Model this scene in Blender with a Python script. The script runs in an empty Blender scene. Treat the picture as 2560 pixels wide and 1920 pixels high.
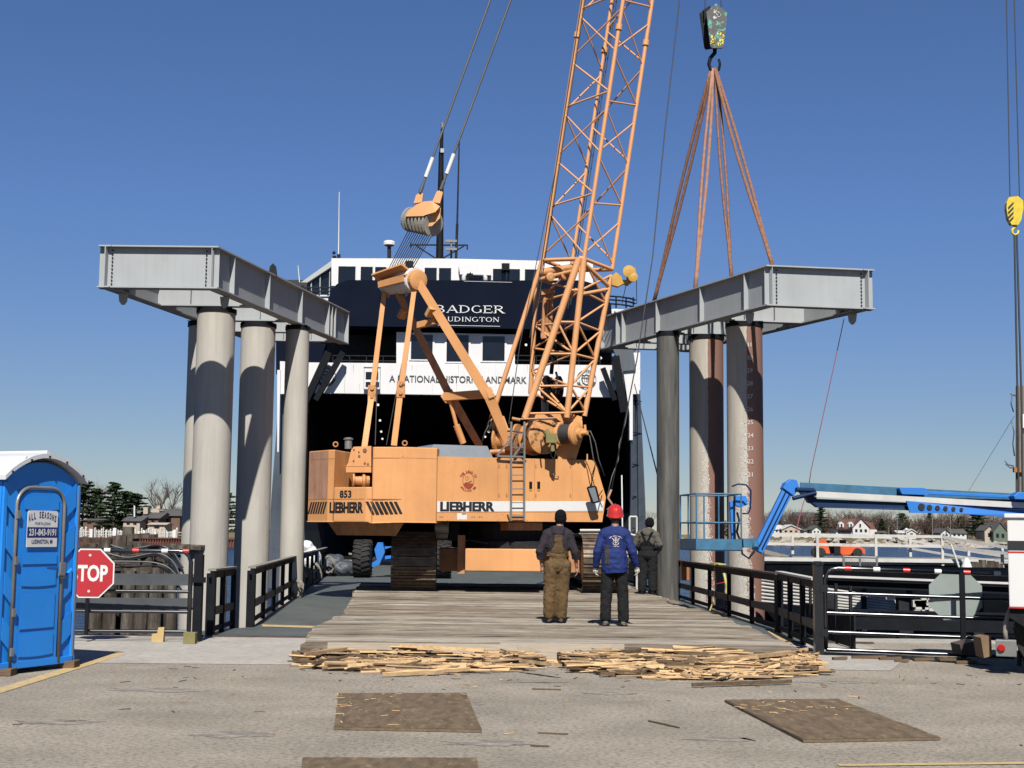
import bpy, bmesh, math, random
from mathutils import Vector, Matrix, noise
from mathutils.bvhtree import BVHTree
R = math.radians
S = bpy.context.scene
COL = S.collection
# ---------------------------------------------------------------- camera, sky, sun
F = 3450.0; CAMZ = 1.62; PITCH = math.atan(371 / F); ROLL = R(0.60)
cam = bpy.data.objects.new("camera", bpy.data.cameras.new("camera")); COL.objects.link(cam)
cam.data.sensor_fit = 'HORIZONTAL'; cam.data.sensor_width = 36; cam.data.lens = F / 2560 * 36
cam.data.clip_start = .1; cam.data.clip_end = 12000
CM = Matrix.Rotation(math.pi / 2 + PITCH, 3, 'X') @ Matrix.Rotation(ROLL, 3, 'Z')
cam.matrix_world = Matrix.Translation((0, 0, CAMZ)) @ CM.to_4x4()
S.camera = cam
LD = Vector((-.02, .93, -1)).normalized()          # direction the light travels
W = bpy.data.worlds.new("World"); S.world = W; W.use_nodes = True
nt = W.node_tree; bg = nt.nodes['Background']
sky = nt.nodes.new('ShaderNodeTexSky'); sky.sky_type = 'NISHITA'; sky.sun_disc = False
sky.sun_elevation = math.asin(-LD.z); sky.sun_rotation = math.atan2(-LD.x, -LD.y)
sky.altitude = 1200; sky.air_density = 1.0; sky.dust_density = 0.0; sky.ozone_density = 4.5
tint = nt.nodes.new('ShaderNodeMix'); tint.data_type = 'RGBA'; tint.blend_type = 'MULTIPLY'; tint.inputs[0].default_value = 1

tcw = nt.nodes.new('ShaderNodeTexCoord'); spw = nt.nodes.new('ShaderNodeSeparateXYZ'); nt.links.new(tcw.outputs['Generated'], spw.inputs[0])
rmp = nt.nodes.new('ShaderNodeValToRGB'); e = rmp.color_ramp.elements      # clear-air colour balance by elevation
e[0].position = 0; e[0].color = (.60, .57, .58, 1); e[1].position = .55; e[1].color = (.68, .82, 1.02, 1)
for p_, c_ in ((.08, (.62, .62, .69, 1)), (.22, (.66, .74, .93, 1))): q_ = e.new(p_); q_.color = c_
nt.links.new(spw.outputs[2], rmp.inputs[0]); nt.links.new(rmp.outputs[0], tint.inputs[7]); nt.links.new(sky.outputs[0], tint.inputs[6])
nt.links.new(tint.outputs[2], bg.inputs[0]); bg.inputs[1].default_value = .052
sun = bpy.data.objects.new("sun", bpy.data.lights.new("sun", 'SUN')); COL.objects.link(sun)
sun.data.energy = 5.0; sun.data.angle = R(.5); sun.data.color = (1, .95, .87)
sun.rotation_euler = LD.to_track_quat('-Z', 'Y').to_euler()
S.view_settings.view_transform = 'Standard'; S.view_settings.look = 'None'
S.view_settings.exposure = .9; S.view_settings.gamma = 1
random.seed(7)

def ray(px, py):
    return CM @ Vector(((px - 1280) / F, -(py - 960) / F, -1))
def U(px, py, Y):                                    # point seen at a pixel, at distance Y
    d = ray(px, py); return Vector((0, 0, CAMZ)) + d * (Y / d.y)
def G(px, py, z=0):                                  # point seen at a pixel, at height z
    d = ray(px, py); return Vector((0, 0, CAMZ)) + d * ((z - CAMZ) / d.z)
def V(*a): return Vector(a)

# ---------------------------------------------------------------- materials
ALB = .56      # real-world albedos for the +0.9 stop exposure
def mat(name, col, rough=.6, metal=0, var=.12, scale=3, bump=0, bscale=None, col2=None, mixs=None,
        mixw=.1, stretch=(1, 1, 1), spec=.5, emit=0, coat=0, streak=0, mixpos=.55, detail=6):
    m = bpy.data.materials.new(name); m.use_nodes = True
    n = m.node_tree; b = n.nodes['Principled BSDF']; L = n.links.new
    if not emit: col = tuple(c * ALB for c in col); col2 = tuple(c * ALB for c in col2) if col2 else None
    b.inputs['Roughness'].default_value = rough; b.inputs['Metallic'].default_value = metal
    b.inputs['Specular IOR Level'].default_value = spec; b.inputs['Coat Weight'].default_value = coat
    tc = n.nodes.new('ShaderNodeTexCoord'); mp = n.nodes.new('ShaderNodeMapping')
    mp.inputs['Scale'].default_value = stretch; L(tc.outputs['Object'], mp.inputs[0])
    def noi(sc, det=detail, rg=.6):
        t = n.nodes.new('ShaderNodeTexNoise'); t.inputs['Scale'].default_value = sc
        t.inputs['Detail'].default_value = det; t.inputs['Roughness'].default_value = rg
        L(mp.outputs[0], t.inputs['Vector']); return t
    t = noi(scale)
    mr = n.nodes.new('ShaderNodeMapRange'); L(t.outputs[0], mr.inputs[0])
    mr.inputs[1].default_value = .3; mr.inputs[2].default_value = .7
    mr.inputs[3].default_value = 1 - var; mr.inputs[4].default_value = 1 + var
    base = n.nodes.new('ShaderNodeRGB'); base.outputs[0].default_value = (*col, 1); src = base.outputs[0]
    if col2 is not None:
        t2 = noi(mixs or scale * 2.3, 8, .65); cr = n.nodes.new('ShaderNodeValToRGB')
        cr.color_ramp.elements[0].position = mixpos - mixw; cr.color_ramp.elements[1].position = mixpos + mixw
        L(t2.outputs[0], cr.inputs[0]); mx = n.nodes.new('ShaderNodeMix'); mx.data_type = 'RGBA'
        L(cr.outputs[0], mx.inputs[0]); L(src, mx.inputs[6]); mx.inputs[7].default_value = (*col2, 1); src = mx.outputs[2]
    if streak:
        sm = n.nodes.new('ShaderNodeMapping'); sm.inputs['Scale'].default_value = (9, 9, .5)
        L(tc.outputs['Object'], sm.inputs[0]); ts = n.nodes.new('ShaderNodeTexNoise'); ts.inputs['Scale'].default_value = 1
        ts.inputs['Detail'].default_value = 5; L(sm.outputs[0], ts.inputs['Vector'])
        sr = n.nodes.new('ShaderNodeMapRange'); L(ts.outputs[0], sr.inputs[0]); sr.inputs[1].default_value = .45
        sr.inputs[2].default_value = .75; sr.inputs[3].default_value = 0; sr.inputs[4].default_value = streak
        mx = n.nodes.new('ShaderNodeMix'); mx.data_type = 'RGBA'; L(sr.outputs[0], mx.inputs[0]); L(src, mx.inputs[6])
        mx.inputs[7].default_value = (col[0] * .45, col[1] * .36, col[2] * .3, 1); src = mx.outputs[2]
    hs = n.nodes.new('ShaderNodeVectorMath'); hs.operation = 'SCALE'
    L(src, hs.inputs[0]); L(mr.outputs[0], hs.inputs[3]); L(hs.outputs[0], b.inputs['Base Color'])
    if bump:
        tb = noi(bscale or scale * 6, 6, .6); bp = n.nodes.new('ShaderNodeBump')
        bp.inputs['Strength'].default_value = min(1, bump); bp.inputs['Distance'].default_value = .02 * max(1, bump)
        L(tb.outputs[0], bp.inputs['Height']); L(bp.outputs[0], b.inputs['Normal'])
    if emit:
        b.inputs['Emission Color'].default_value = (*col, 1); b.inputs['Emission Strength'].default_value = emit
    return m
M = {}
def dm(k, *a, **kw): M[k] = mat(k, *a, **kw)
dm('orange', (.76, .37, .145), .6, spec=.25, var=.13, scale=.8, streak=.10, bump=.04, bscale=3, col2=(.40, .16, .06), mixs=13, mixw=.02, mixpos=.69)
dm('orange_boom', (.78, .385, .168), .6, spec=.3, var=.08, scale=2)
dm('orange_dirty', (.52, .24, .095), .6, var=.2, scale=4, streak=.5)
dm('machine_orange', (.60, .29, .11), .55, var=.25, scale=5, col2=(.10, .055, .03), mixs=7, mixw=.05, mixpos=.60, spec=.3)
dm('beam_grey', (.085, .095, .105), .6, var=.2, scale=3, spec=.2)
dm('yellow', (.56, .31, .035), .5, var=.15, scale=5)
dm('hook_yellow', (.78, .58, .03), .45, var=.15, scale=8)
dm('steel_grey', (.43, .455, .47), .7, var=.07, scale=1.1, streak=.12, spec=.15, col2=(.30, .20, .14), mixs=9, mixw=.02, mixpos=.74)
dm('steel_band', (.50, .52, .52), .7, var=.05, spec=.2)
dm('pile_beige', (.52, .495, .445), .85, spec=.15, col2=(.30, .22, .17), mixs=2.2, mixw=.02, mixpos=.715, var=.08, scale=1.4, streak=.2, stretch=(1, 1, .5), bump=.15, bscale=14)
dm('pile_black', (.065, .068, .066), .65, var=.35, scale=2, streak=.4, col2=(.15, .14, .12), mixs=3, stretch=(4, 4, .35), mixw=.2)
dm('slab_black', (.006,.007,.009), .95, var=.4, scale=2, spec=.03)  # near-black so the added slab behind the right gate reads as shadow
dm('oil_stain', (.26, .235, .205), .9, var=.3, scale=3, bump=1, bscale=50, col2=(.40, .36, .31), mixs=9, mixw=.1, mixpos=.5, spec=.2)
dm('seam', (.42, .42, .42), .7)
dm('rust_run', (.50, .36, .26), .8)
dm('rust', (.22, .10, .07), .85, var=.25, scale=8)
dm('black_paint', (.010, .012, .016), .6, var=.3, scale=5, spec=.1)
dm('black_gloss', (.015, .017, .02), .22, var=.2, scale=5)
dm('gate_gloss', (.16, .165, .175), .27, var=.1, scale=5, metal=1)
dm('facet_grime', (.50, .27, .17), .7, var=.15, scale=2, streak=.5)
dm('dark_steel', (.026, .028, .032), .7, var=.4, scale=5, spec=.08)
dm('rope', (.035, .036, .04), .6, var=.2)
dm('rope_grey', (.10, .10, .105), .5, var=.2)
dm('ship_white', (.80, .80, .80), .5, var=.05, scale=.5, streak=.10)
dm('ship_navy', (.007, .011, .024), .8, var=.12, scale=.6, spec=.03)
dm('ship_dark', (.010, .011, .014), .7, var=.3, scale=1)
dm('ship_hull', (.10, .12, .145), .5, var=.18, scale=.4, streak=.3)
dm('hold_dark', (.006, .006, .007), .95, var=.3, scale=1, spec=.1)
dm('window_dark', (.010, .013, .018), .15, var=.2, scale=1)
dm('seal', (.05, .05, .055), .6)
dm('lamp', (1, .95, .85), .3, emit=.55)
dm('asphalt', (.42, .372, .302), .95, var=.2, scale=1.1, bump=1.0, bscale=50, col2=(.20, .18, .16), mixs=24, mixw=.09, mixpos=.56, spec=.2, detail=10)
dm('concrete', (.48, .455, .41), .9, var=.12, scale=1.3, bump=.3, bscale=40, col2=(.36, .335, .30), mixs=9, mixw=.12, spec=.2)
dm('ramp_deck', (.092, .108, .105), .6, var=.22, scale=1.5, col2=(.20, .215, .21), mixs=5, mixw=.05, mixpos=.66, stretch=(1, .6, 1), bump=.1)
dm('yellow_line', (.58, .42, .19), .8, var=.2, scale=8, col2=(.35, .30, .22), mixs=10, mixw=.06, mixpos=.6)
dm('timber', (.41, .36, .29), .9, var=.38, scale=2.4, col2=(.13, .105, .08), mixs=1.7, mixw=.08, mixpos=.53, stretch=(.6, 9, 9), bump=.5, bscale=9, spec=.15)
dm('timber_b', (.33, .275, .21), .9, var=.35, scale=2.4, col2=(.12, .09, .065), mixs=1.4, mixw=.1, mixpos=.52, stretch=(.6, 9, 9), bump=.5, bscale=9, spec=.15)
dm('timber_c', (.47, .425, .355), .9, var=.3, scale=2.4, col2=(.22, .18, .14), mixs=1.6, mixw=.08, mixpos=.56, stretch=(.6, 9, 9), bump=.5, bscale=9, spec=.15)
dm('timber_pale', (.50, .43, .34), .85, var=.15, scale=3, stretch=(.8, 8, 8), bump=.3, bscale=8, col2=(.25, .20, .15), mixs=3, mixw=.06, mixpos=.64, spec=.15)
dm('timber_brown', (.17, .115, .07), .9, var=.35, scale=3, stretch=(.8, 9, 9), bump=.4, bscale=8, spec=.15)
dm('splinter_fresh', (.74, .50, .265), .85, var=.25, scale=6, stretch=(1, 4, 4), spec=.15)
dm('splinter_mid', (.44, .30, .175), .9, var=.3, scale=6, stretch=(1, 4, 4), spec=.15)
dm('splinter_dark', (.15, .105, .065), .95, var=.35, scale=6, stretch=(1, 4, 4), spec=.1)
dm('plywood', (.17, .125, .082), .9, var=.35, scale=3.5, col2=(.30, .225, .14), mixs=5, mixw=.07, mixpos=.63, stretch=(3, 1, 1), bump=.3, bscale=30, spec=.15)
dm('plywood_edge', (.17, .12, .07), .9, var=.3, scale=20)
dm('crib', (.075, .062, .05), .95, var=.5, scale=1.8, col2=(.22, .195, .16), mixs=1.5, mixw=.1, mixpos=.58, stretch=(3, 3, .6), bump=.6, bscale=5, spec=.1)
dm('rail_wood', (.26, .24, .20), .85, var=.2, scale=3)
dm('rail_rust', (.075, .05, .042), .6, var=.4, scale=4)
dm('potty_blue', (.02, .30, .95), .38, var=.06, scale=2)
dm('potty_dark', (.012, .11, .42), .4, var=.06)
dm('potty_roof', (.74, .76, .78), .35, var=.03)
dm('grey_metal', (.28, .28, .27), .4, var=.15, metal=.3)
dm('white', (.80, .80, .79), .45, var=.02)
dm('white_worn', (.62, .61, .57), .6, var=.12, scale=2, streak=.1)
dm('sign_navy', (.015, .02, .16), .4)
dm('sign_red', (.50, .025, .035), .4, var=.08)
dm('tape_red', (.60, .03, .02), .35)
dm('sign_back', (.36, .42, .40), .38, var=.06, metal=.2)
dm('black_ink', (.012, .012, .014), .5)
dm('logo_red', (.33, .05, .02), .5)
dm('sheave_grey', (.40, .38, .33), .6, var=.15, scale=4)
dm('lift_blue', (.02, .20, .66), .45, var=.1, scale=2)
dm('lift_blue_dirty', (.03, .15, .27), .6, var=.25, scale=5)
dm('lift_navy', (.008, .03, .09), .5, var=.15, spec=.2)
dm('tyre', (.035, .034, .032), .9, var=.3, scale=6, spec=.2)
dm('track', (.13, .095, .065), .55, var=.35, scale=5, metal=.4, col2=(.22, .16, .11), mixs=7, mixw=.1)
dm('glass_grey', (.21, .24, .27), .4, var=.1)
dm('tarp', (.06, .07, .085), .6, var=.2)
dm('sling', (.21, .085, .045), .85, var=.3, scale=9, col2=(.32, .17, .11), mixs=8, stretch=(3, 3, 1), mixw=.15)
dm('sling_pale', (.42, .22, .15), .85, var=.25, scale=9)
dm('pink_rope', (.36, .08, .10), .7)
dm('yellow_hose', (.55, .50, .16), .6)
dm('skin', (.42, .22, .15), .55, var=.08)
dm('hair', (.03, .022, .016), .8)
dm('hoodie_dark', (.040, .034, .042), .95, var=.2, scale=9, bump=.3, bscale=40, spec=.1)
dm('overall_brown', (.125, .078, .036), .95, var=.22, scale=6, col2=(.17, .115, .06), mixs=4, mixw=.12, bump=.3, bscale=40, spec=.1)
dm('jacket_blue', (.014, .030, .145), .8, var=.15, scale=6, bump=.2, bscale=30, spec=.2)
dm('trouser_black', (.020, .020, .021), .95, var=.25, scale=8, bump=.3, bscale=40, spec=.1)
dm('hoodie_grey', (.115, .108, .092), .95, var=.2, scale=9, bump=.3, bscale=40, spec=.1)
dm('bib_black', (.014, .015, .016), .9, var=.25, scale=8, spec=.1)
dm('beanie', (.008, .008, .010), .95, var=.2, bump=.5, bscale=60, spec=.1)
dm('helmet_red', (.58, .03, .02), .22, var=.05, coat=.4)
dm('glove', (.58, .54, .46), .8, var=.1)
dm('boot', (.10, .065, .04), .75, var=.2)
dm('boot_grey', (.12, .12, .11), .75, var=.2)
dm('patch_dark', (.045, .038, .040), .95)
dm('riprap', (.34, .31, .27), .95, var=.35, scale=.5, spec=.1)
dm('sheet_pile', (.13, .045, .03), .9, var=.3, scale=.4)
dm('far_grass', (.20, .17, .10), 1, var=.25, scale=.1, spec=.05)
dm('house_white', (.66, .66, .63), .7, var=.05)
dm('house_tan', (.50, .42, .33), .8, var=.1)
dm('house_brick', (.16, .095, .065), .9, var=.15, scale=.6)
dm('house_green', (.12, .16, .12), .8, var=.1)
dm('roof_grey', (.085, .080, .078), .9, var=.2, scale=.5)
dm('roof_red', (.13, .05, .04), .9, var=.15, scale=.5)
dm('needles', (.022, .045, .018), .8, var=.45, scale=.5, col2=(.06, .095, .035), mixs=.35, mixw=.15, spec=.2)
dm('twigs', (.15, .105, .085), 1, var=.3, scale=.3, spec=.05)
dm('twigs_grey', (.20, .165, .155), 1, var=.3, scale=.3, spec=.05)
dm('bark', (.10, .08, .065), .95, var=.3)
dm('cart_orange', (.72, .12, .025), .45, var=.08)
dm('pole_wood', (.22, .19, .155), .95, var=.3, scale=3, stretch=(6, 6, .5))
dm('brown_box', (.22, .14, .075), .8, var=.2)
dm('lens_red', (.5, .01, .01), .2)
dm('lumber', (.60, .42, .18), .85, var=.15, scale=5)
dm('lumber_green', (.24, .21, .08), .9, var=.15, scale=5)
dm('rust_orange', (.40, .14, .03), .8, var=.25)

def make_water():
    m = bpy.data.materials.new('water'); m.use_nodes = True; n = m.node_tree; b = n.nodes['Principled BSDF']; L = n.links.new
    b.inputs['Specular IOR Level'].default_value = .22; b.inputs['Base Color'].default_value = (.003, .010, .030, 1); b.inputs['Roughness'].default_value = .22
    tc = n.nodes.new('ShaderNodeTexCoord'); mp = n.nodes.new('ShaderNodeMapping'); mp.inputs['Scale'].default_value = (.6, 1.4, 1)
    L(tc.outputs['Object'], mp.inputs[0]); t = n.nodes.new('ShaderNodeTexNoise'); t.inputs['Scale'].default_value = 1.2
    t.inputs['Detail'].default_value = 6; L(mp.outputs[0], t.inputs['Vector']); bp = n.nodes.new('ShaderNodeBump')
    bp.inputs['Strength'].default_value = 1; bp.inputs['Distance'].default_value = .5
    L(t.outputs[0], bp.inputs['Height']); L(bp.outputs[0], b.inputs['Normal']); return m
M['water'] = make_water()

# pile painted beige with a rust-brown half and white drips between: a real two-tone coating
def make_twotone():
    m = mat('pile_two_tone', (.48, .445, .38), .75, var=.1, scale=1.4, streak=.3, stretch=(1, 1, .5))
    n = m.node_tree; L = n.links.new; b = n.nodes['Principled BSDF']
    old = b.inputs['Base Color'].links[0].from_socket
    tc = n.nodes.new('ShaderNodeTexCoord'); sp = n.nodes.new('ShaderNodeSeparateXYZ'); L(tc.outputs['Object'], sp.inputs[0])
    t = n.nodes.new('ShaderNodeTexNoise'); t.inputs['Scale'].default_value = 5; t.inputs['Detail'].default_value = 8
    L(tc.outputs['Object'], t.inputs['Vector'])
    def math_(op, a, bb):
        x = n.nodes.new('ShaderNodeMath'); x.operation = op
        for i, v in enumerate((a, bb)):
            if isinstance(v, (int, float)): x.inputs[i].default_value = v
            else: L(v, x.inputs[i])
        return x.outputs[0]
    low = math_('MAXIMUM', math_('MULTIPLY', math_('SUBTRACT', 7.0, sp.outputs[2]), .10), 0)   # ragged only low down
    e = math_('ADD', sp.outputs[0], math_('MULTIPLY', math_('SUBTRACT', t.outputs[0], .5), math_('ADD', .06, low)))
    f = math_('GREATER_THAN', e, -.02)
    mx = n.nodes.new('ShaderNodeMix'); mx.data_type = 'RGBA'; L(f, mx.inputs[0]); L(old, mx.inputs[6])
    mx.inputs[7].default_value = (.14, .07, .05, 1)
    t3 = n.nodes.new('ShaderNodeTexNoise'); t3.inputs['Scale'].default_value = 30; t3.inputs['Detail'].default_value = 8
    L(tc.outputs['Object'], t3.inputs['Vector'])
    g = math_('MULTIPLY', math_('GREATER_THAN', t3.outputs[0], .54), math_('LESS_THAN', math_('ABSOLUTE', math_('ADD', e, .10), 0), math_('ADD', .07, math_('MULTIPLY', low, .35))))
    g = math_('MULTIPLY', g, math_('LESS_THAN', sp.outputs[2], 7.3))
    mx2 = n.nodes.new('ShaderNodeMix'); mx2.data_type = 'RGBA'; L(g, mx2.inputs[0]); L(mx.outputs[2], mx2.inputs[6])
    mx2.inputs[7].default_value = (.32, .31, .29, 1); L(mx2.outputs[2], b.inputs['Base Color']); return m
M['pile_two_tone'] = make_twotone()

# ---------------------------------------------------------------- mesh builder
def frame(d, up=V(0, 0, 1)):
    d = d.normalized()
    if abs(d.dot(up)) > .999: up = V(0, 1, 0)
    s = d.cross(up).normalized(); return s, s.cross(d).normalized()
OFF = {}
class MB:
    def __init__(s): s.v = []; s.f = []; s.sm = []; s.mi = []; s.cur = 0
    def face(s, idx, sm=False): s.f.append(tuple(idx)); s.sm.append(sm); s.mi.append(s.cur)
    def add(s, vs): k = len(s.v); s.v += [Vector(p) for p in vs]; return k
    def quad(s, a, b, c, d): k = s.add((a, b, c, d)); s.face((k, k+1, k+2, k+3)); return s
    def ngon(s, pts): k = s.add(pts); s.face(range(k, k + len(pts))); return s
    def hexa(s, b, t):                               # bottom 4, top 4
        k = s.add(list(b) + list(t))
        for q in ((3,2,1,0),(4,5,6,7),(0,1,5,4),(1,2,6,5),(2,3,7,6),(3,0,4,7)): s.face([k+i for i in q])
        return s
    def box(s, x0, x1, y0, y1, z0, z1, T=None):
        b = [V(x0,y0,z0),V(x1,y0,z0),V(x1,y1,z0),V(x0,y1,z0)]; t = [p + V(0,0,z1-z0) for p in b]
        if T: b = [T @ p for p in b]; t = [T @ p for p in t]
        return s.hexa(b, t)
    def bar(s, a, b, w, h=None, up=V(0,0,1), w1=None, h1=None):
        a, b = Vector(a), Vector(b); h = h or w; w1 = w1 or w; h1 = h1 or h; x, y = frame(b - a, up)
        A = [a+x*i*w/2+y*j*h/2 for i, j in ((-1,-1),(1,-1),(1,1),(-1,1))]
        B = [b+x*i*w1/2+y*j*h1/2 for i, j in ((-1,-1),(1,-1),(1,1),(-1,1))]
        return s.hexa(A, B)
    def tube(s, a, b, r, r1=None, n=10, caps=True):
        a, b = Vector(a), Vector(b); r1 = r if r1 is None else r1; x, y = frame(b - a)
        c = [(math.cos(2*math.pi*i/n), math.sin(2*math.pi*i/n)) for i in range(n)]
        A = [a+x*p*r+y*q*r for p, q in c]; B = [b+x*p*r1+y*q*r1 for p, q in c]
        k = s.add(A + B)
        for i in range(n): j = (i+1) % n; s.face((k+i, k+j, k+n+j, k+n+i), True)
        if caps:
            k = s.add(A); s.face(range(k+n-1, k-1, -1)); k = s.add(B); s.face(range(k, k+n))
        return s
    def path(s, pts, r, n=6, closed=False, r1=None):
        pts = [Vector(p) for p in pts]; N = len(pts); k = len(s.v); px = None; rings = []
        for i, p in enumerate(pts):
            d = (pts[(i+1) % N] if closed or i < N-1 else p) - (pts[i-1] if closed or i > 0 else p)
            x, y = frame(d)
            if px is not None:
                x = (px - d.normalized() * px.dot(d.normalized())).normalized(); y = x.cross(d.normalized())
            px = x; rr = r if r1 is None else r + (r1 - r) * i / (N-1)
            rings.append(s.add([p + x*math.cos(2*math.pi*j/n)*rr + y*math.sin(2*math.pi*j/n)*rr for j in range(n)]))
        for i in range(N if closed else N-1):
            a, b = rings[i], rings[(i+1) % N]
            for j in range(n): s.face((a+j, a+(j+1) % n, b+(j+1) % n, b+j), True)
        if not closed:
            s.face([rings[0]+j for j in range(n)]); s.face([rings[-1]+j for j in range(n)][::-1])
        return s
    def prism(s, poly, vec, sm=False):
        poly = [Vector(p) for p in poly]; vec = Vector(vec); n = len(poly); q = [p + vec for p in poly]
        k = s.add(poly); s.face(range(k, k+n)); k = s.add(q); s.face(range(k+n-1, k-1, -1)); k = s.add(poly + q)
        for i in range(n): j = (i+1) % n; s.face((k+j, k+i, k+n+i, k+n+j), sm)
        return s
    def lathe(s, c, ax, prof, n=24, cap=True):       # prof: (radius, offset along axis)
        c, ax = Vector(c), Vector(ax).normalized(); x, y = frame(ax); rings = []
        for r, t in prof:
            rings.append(s.add([c+ax*t+x*math.cos(2*math.pi*j/n)*r+y*math.sin(2*math.pi*j/n)*r for j in range(n)]))
        for a, b in zip(rings, rings[1:]):
            for j in range(n): s.face((a+j, a+(j+1) % n, b+(j+1) % n, b+j), False)
        if cap: s.face([rings[0]+j for j in range(n)][::-1]); s.face([rings[-1]+j for j in range(n)])
        return s
    def sphere(s, c, r, n=12, sc=(1,1,1), T=None):
        c = Vector(c); k = len(s.v); m = n // 2
        for i in range(m+1):
            a = math.pi * i / m
            for j in range(n):
                b = 2*math.pi*j/n; p = V(math.sin(a)*math.cos(b)*r*sc[0], math.sin(a)*math.sin(b)*r*sc[1], math.cos(a)*r*sc[2])
                if T: p = T @ p
                s.v.append(c + p)
        for i in range(m):
            for j in range(n):
                q = (k+i*n+j, k+(i+1)*n+j, k+(i+1)*n+(j+1) % n, k+i*n+(j+1) % n); s.face(q, True)
        return s
    def ibeam(s, a, b, h, bf, tw=.02, tf=.03, web_up=V(0,0,1)):
        a, b = Vector(a), Vector(b); x, y = frame(b - a, web_up)
        s.bar(a - y*(0) , b, tw, h - 2*tf, web_up)
        for k in (1, -1): s.bar(a + y*k*(h-tf)/2, b + y*k*(h-tf)/2, bf, tf, web_up)
        return s
    def build(s, name, m, parent=None, loc=None, bevel=0):
        me = bpy.data.meshes.new(name)
        off = OFF[parent.name] if parent is not None else Vector(loc) if loc is not None else None
        if off is None:
            xs = [v.x for v in s.v]; ys = [v.y for v in s.v]; zs = [v.z for v in s.v]
            off = V((min(xs)+max(xs))/2, (min(ys)+max(ys))/2, min(zs))
        me.from_pydata([tuple(v - off) for v in s.v], [], s.f)
        me.polygons.foreach_set('use_smooth', s.sm); me.polygons.foreach_set('material_index', s.mi)
        for mm in (m if isinstance(m, (list, tuple)) else [m]): me.materials.append(M[mm] if isinstance(mm, str) else mm)
        bm = bmesh.new(); bm.from_mesh(me); bmesh.ops.recalc_face_normals(bm, faces=bm.faces)
        if bevel:
            bmesh.ops.remove_doubles(bm, verts=bm.verts, dist=1e-4)
            bmesh.ops.bevel(bm, geom=[e for e in bm.edges if len(e.link_faces) == 2 and e.calc_face_angle(0) > .4], offset=bevel, segments=2, profile=.6, affect='EDGES')
        bm.to_mesh(me); bm.free(); me.update()
        o = bpy.data.objects.new(name, me); COL.objects.link(o)
        if parent is not None: o.parent = parent
        else: o.location = off
        OFF[o.name] = off
        return o
def tag(o, label=None, cat=None, group=None, kind=None):
    if label: o['label'] = label
    if cat: o['category'] = cat
    if group: o['group'] = group
    if kind: o['kind'] = kind
    return o
def root(name, loc, label, cat, group=None):
    o = bpy.data.objects.new(name, None); o.empty_display_size = .2; COL.objects.link(o); o.location = loc
    OFF[o.name] = Vector(loc); return tag(o, label, cat, group)
def dup(o, loc, rz=None, sc=None, label=None, parent=None):
    c = o.copy(); COL.objects.link(c)
    if parent is not None: c.parent = parent
    else:
        c.location = loc
        if rz is not None: c.rotation_euler = (0, 0, rz)
        if sc is not None: c.scale = (sc, sc, sc) if isinstance(sc, (int, float)) else sc
        if label: c['label'] = label
    for ch in list(o.children): dup(ch, None, parent=c)
    return c
def text(mb, s, O, r, u, w=None, h=1, depth=.004, bold=0, spacing=1):
    cu = bpy.data.curves.new('t', 'FONT'); cu.body = s; cu.size = 1; cu.resolution_u = 3; cu.offset = bold; cu.space_character = spacing
    ob = bpy.data.objects.new('t', cu); COL.objects.link(ob); dg = bpy.context.evaluated_depsgraph_get()
    me = ob.evaluated_get(dg).to_mesh(); vs = [v.co.copy() for v in me.vertices]; fs = [tuple(p.vertices) for p in me.polygons]
    ob.to_mesh_clear(); bpy.data.objects.remove(ob); bpy.data.curves.remove(cu)
    x0 = min(v.x for v in vs); x1 = max(v.x for v in vs); y0 = min(v.y for v in vs); y1 = max(v.y for v in vs)
    sy = h / (y1 - y0); sx = w / (x1 - x0) if w else sy; O, r, u = Vector(O), Vector(r).normalized(), Vector(u).normalized(); nn = r.cross(u)
    k = mb.add([O + r*(v.x-x0)*sx + u*(v.y-y0)*sy + nn*depth for v in vs])
    for f in fs: mb.face([k+i for i in f])
    return (x1 - x0) * sx
def arc_text(mb, s, c, r, u, rad, a0, a1, h, depth=.004, flip=False, bold=.02):
    r, u = Vector(r).normalized(), Vector(u).normalized(); n = len(s)
    for i, ch in enumerate(s):
        if ch == ' ': continue
        a = a0 + (a1 - a0) * (i / max(1, n-1)); d = r*math.cos(a) + u*math.sin(a); t = -r*math.sin(a) + u*math.cos(a)
        tx, ty = (t, -d) if flip else (-t, d)
        O = Vector(c) + d*rad - tx*h*.35 - ty*h*.5; text(mb, ch, O, tx, ty, h*.7, h, depth, bold)
# ================================================================ ground, water, ramp
b = MB(); b.box(-45, 60, -70, 21.45, -3, 0); tag(b.build('parking_ground', 'asphalt'), kind='structure')
b = MB(); b.box(5.0, 60, 21.45, 22.6, -3, -.02); tag(b.build('quay_edge', 'concrete'), kind='structure')
b = MB(); b.box(-2500, 2500, -300, 6000, -60, -1.25); tag(b.build('water', 'water'), kind='structure')
b = MB(); b.ngon([V(-7.2,16.9,.004),V(4.62,17.0,.004),V(5.3,18.7,.004),V(5.3,21.15,.004),V(-6.6,21.15,.004)][::1]); tag(b.build('concrete_apron', 'concrete'), kind='structure')
def edgeL(Y): return -4.25 - .088 * (Y - 23.3) if Y > 21 else -5.0
def edgeR(Y): return 4.51 - .031 * (Y - 23.5) + .08
b = MB(); poly = [V(-5.6,21.2,0),V(5.55,21.2,0)] + [V(edgeR(y)+.05,y,0) for y in (22.3,66)] + [V(edgeL(66)-.05,66,0),V(edgeL(23.3)-.05,23.3,0)]
b.prism([p+V(0,0,.008) for p in poly], V(0,0,-.7)); tag(b.build('loading_ramp', 'ramp_deck'), kind='structure')
b = MB(); b.box(-5.6,5.5,21.12,21.195,-.3,.03); tag(b.build('ramp_hinge_strip', 'rail_rust'), kind='structure')
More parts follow.
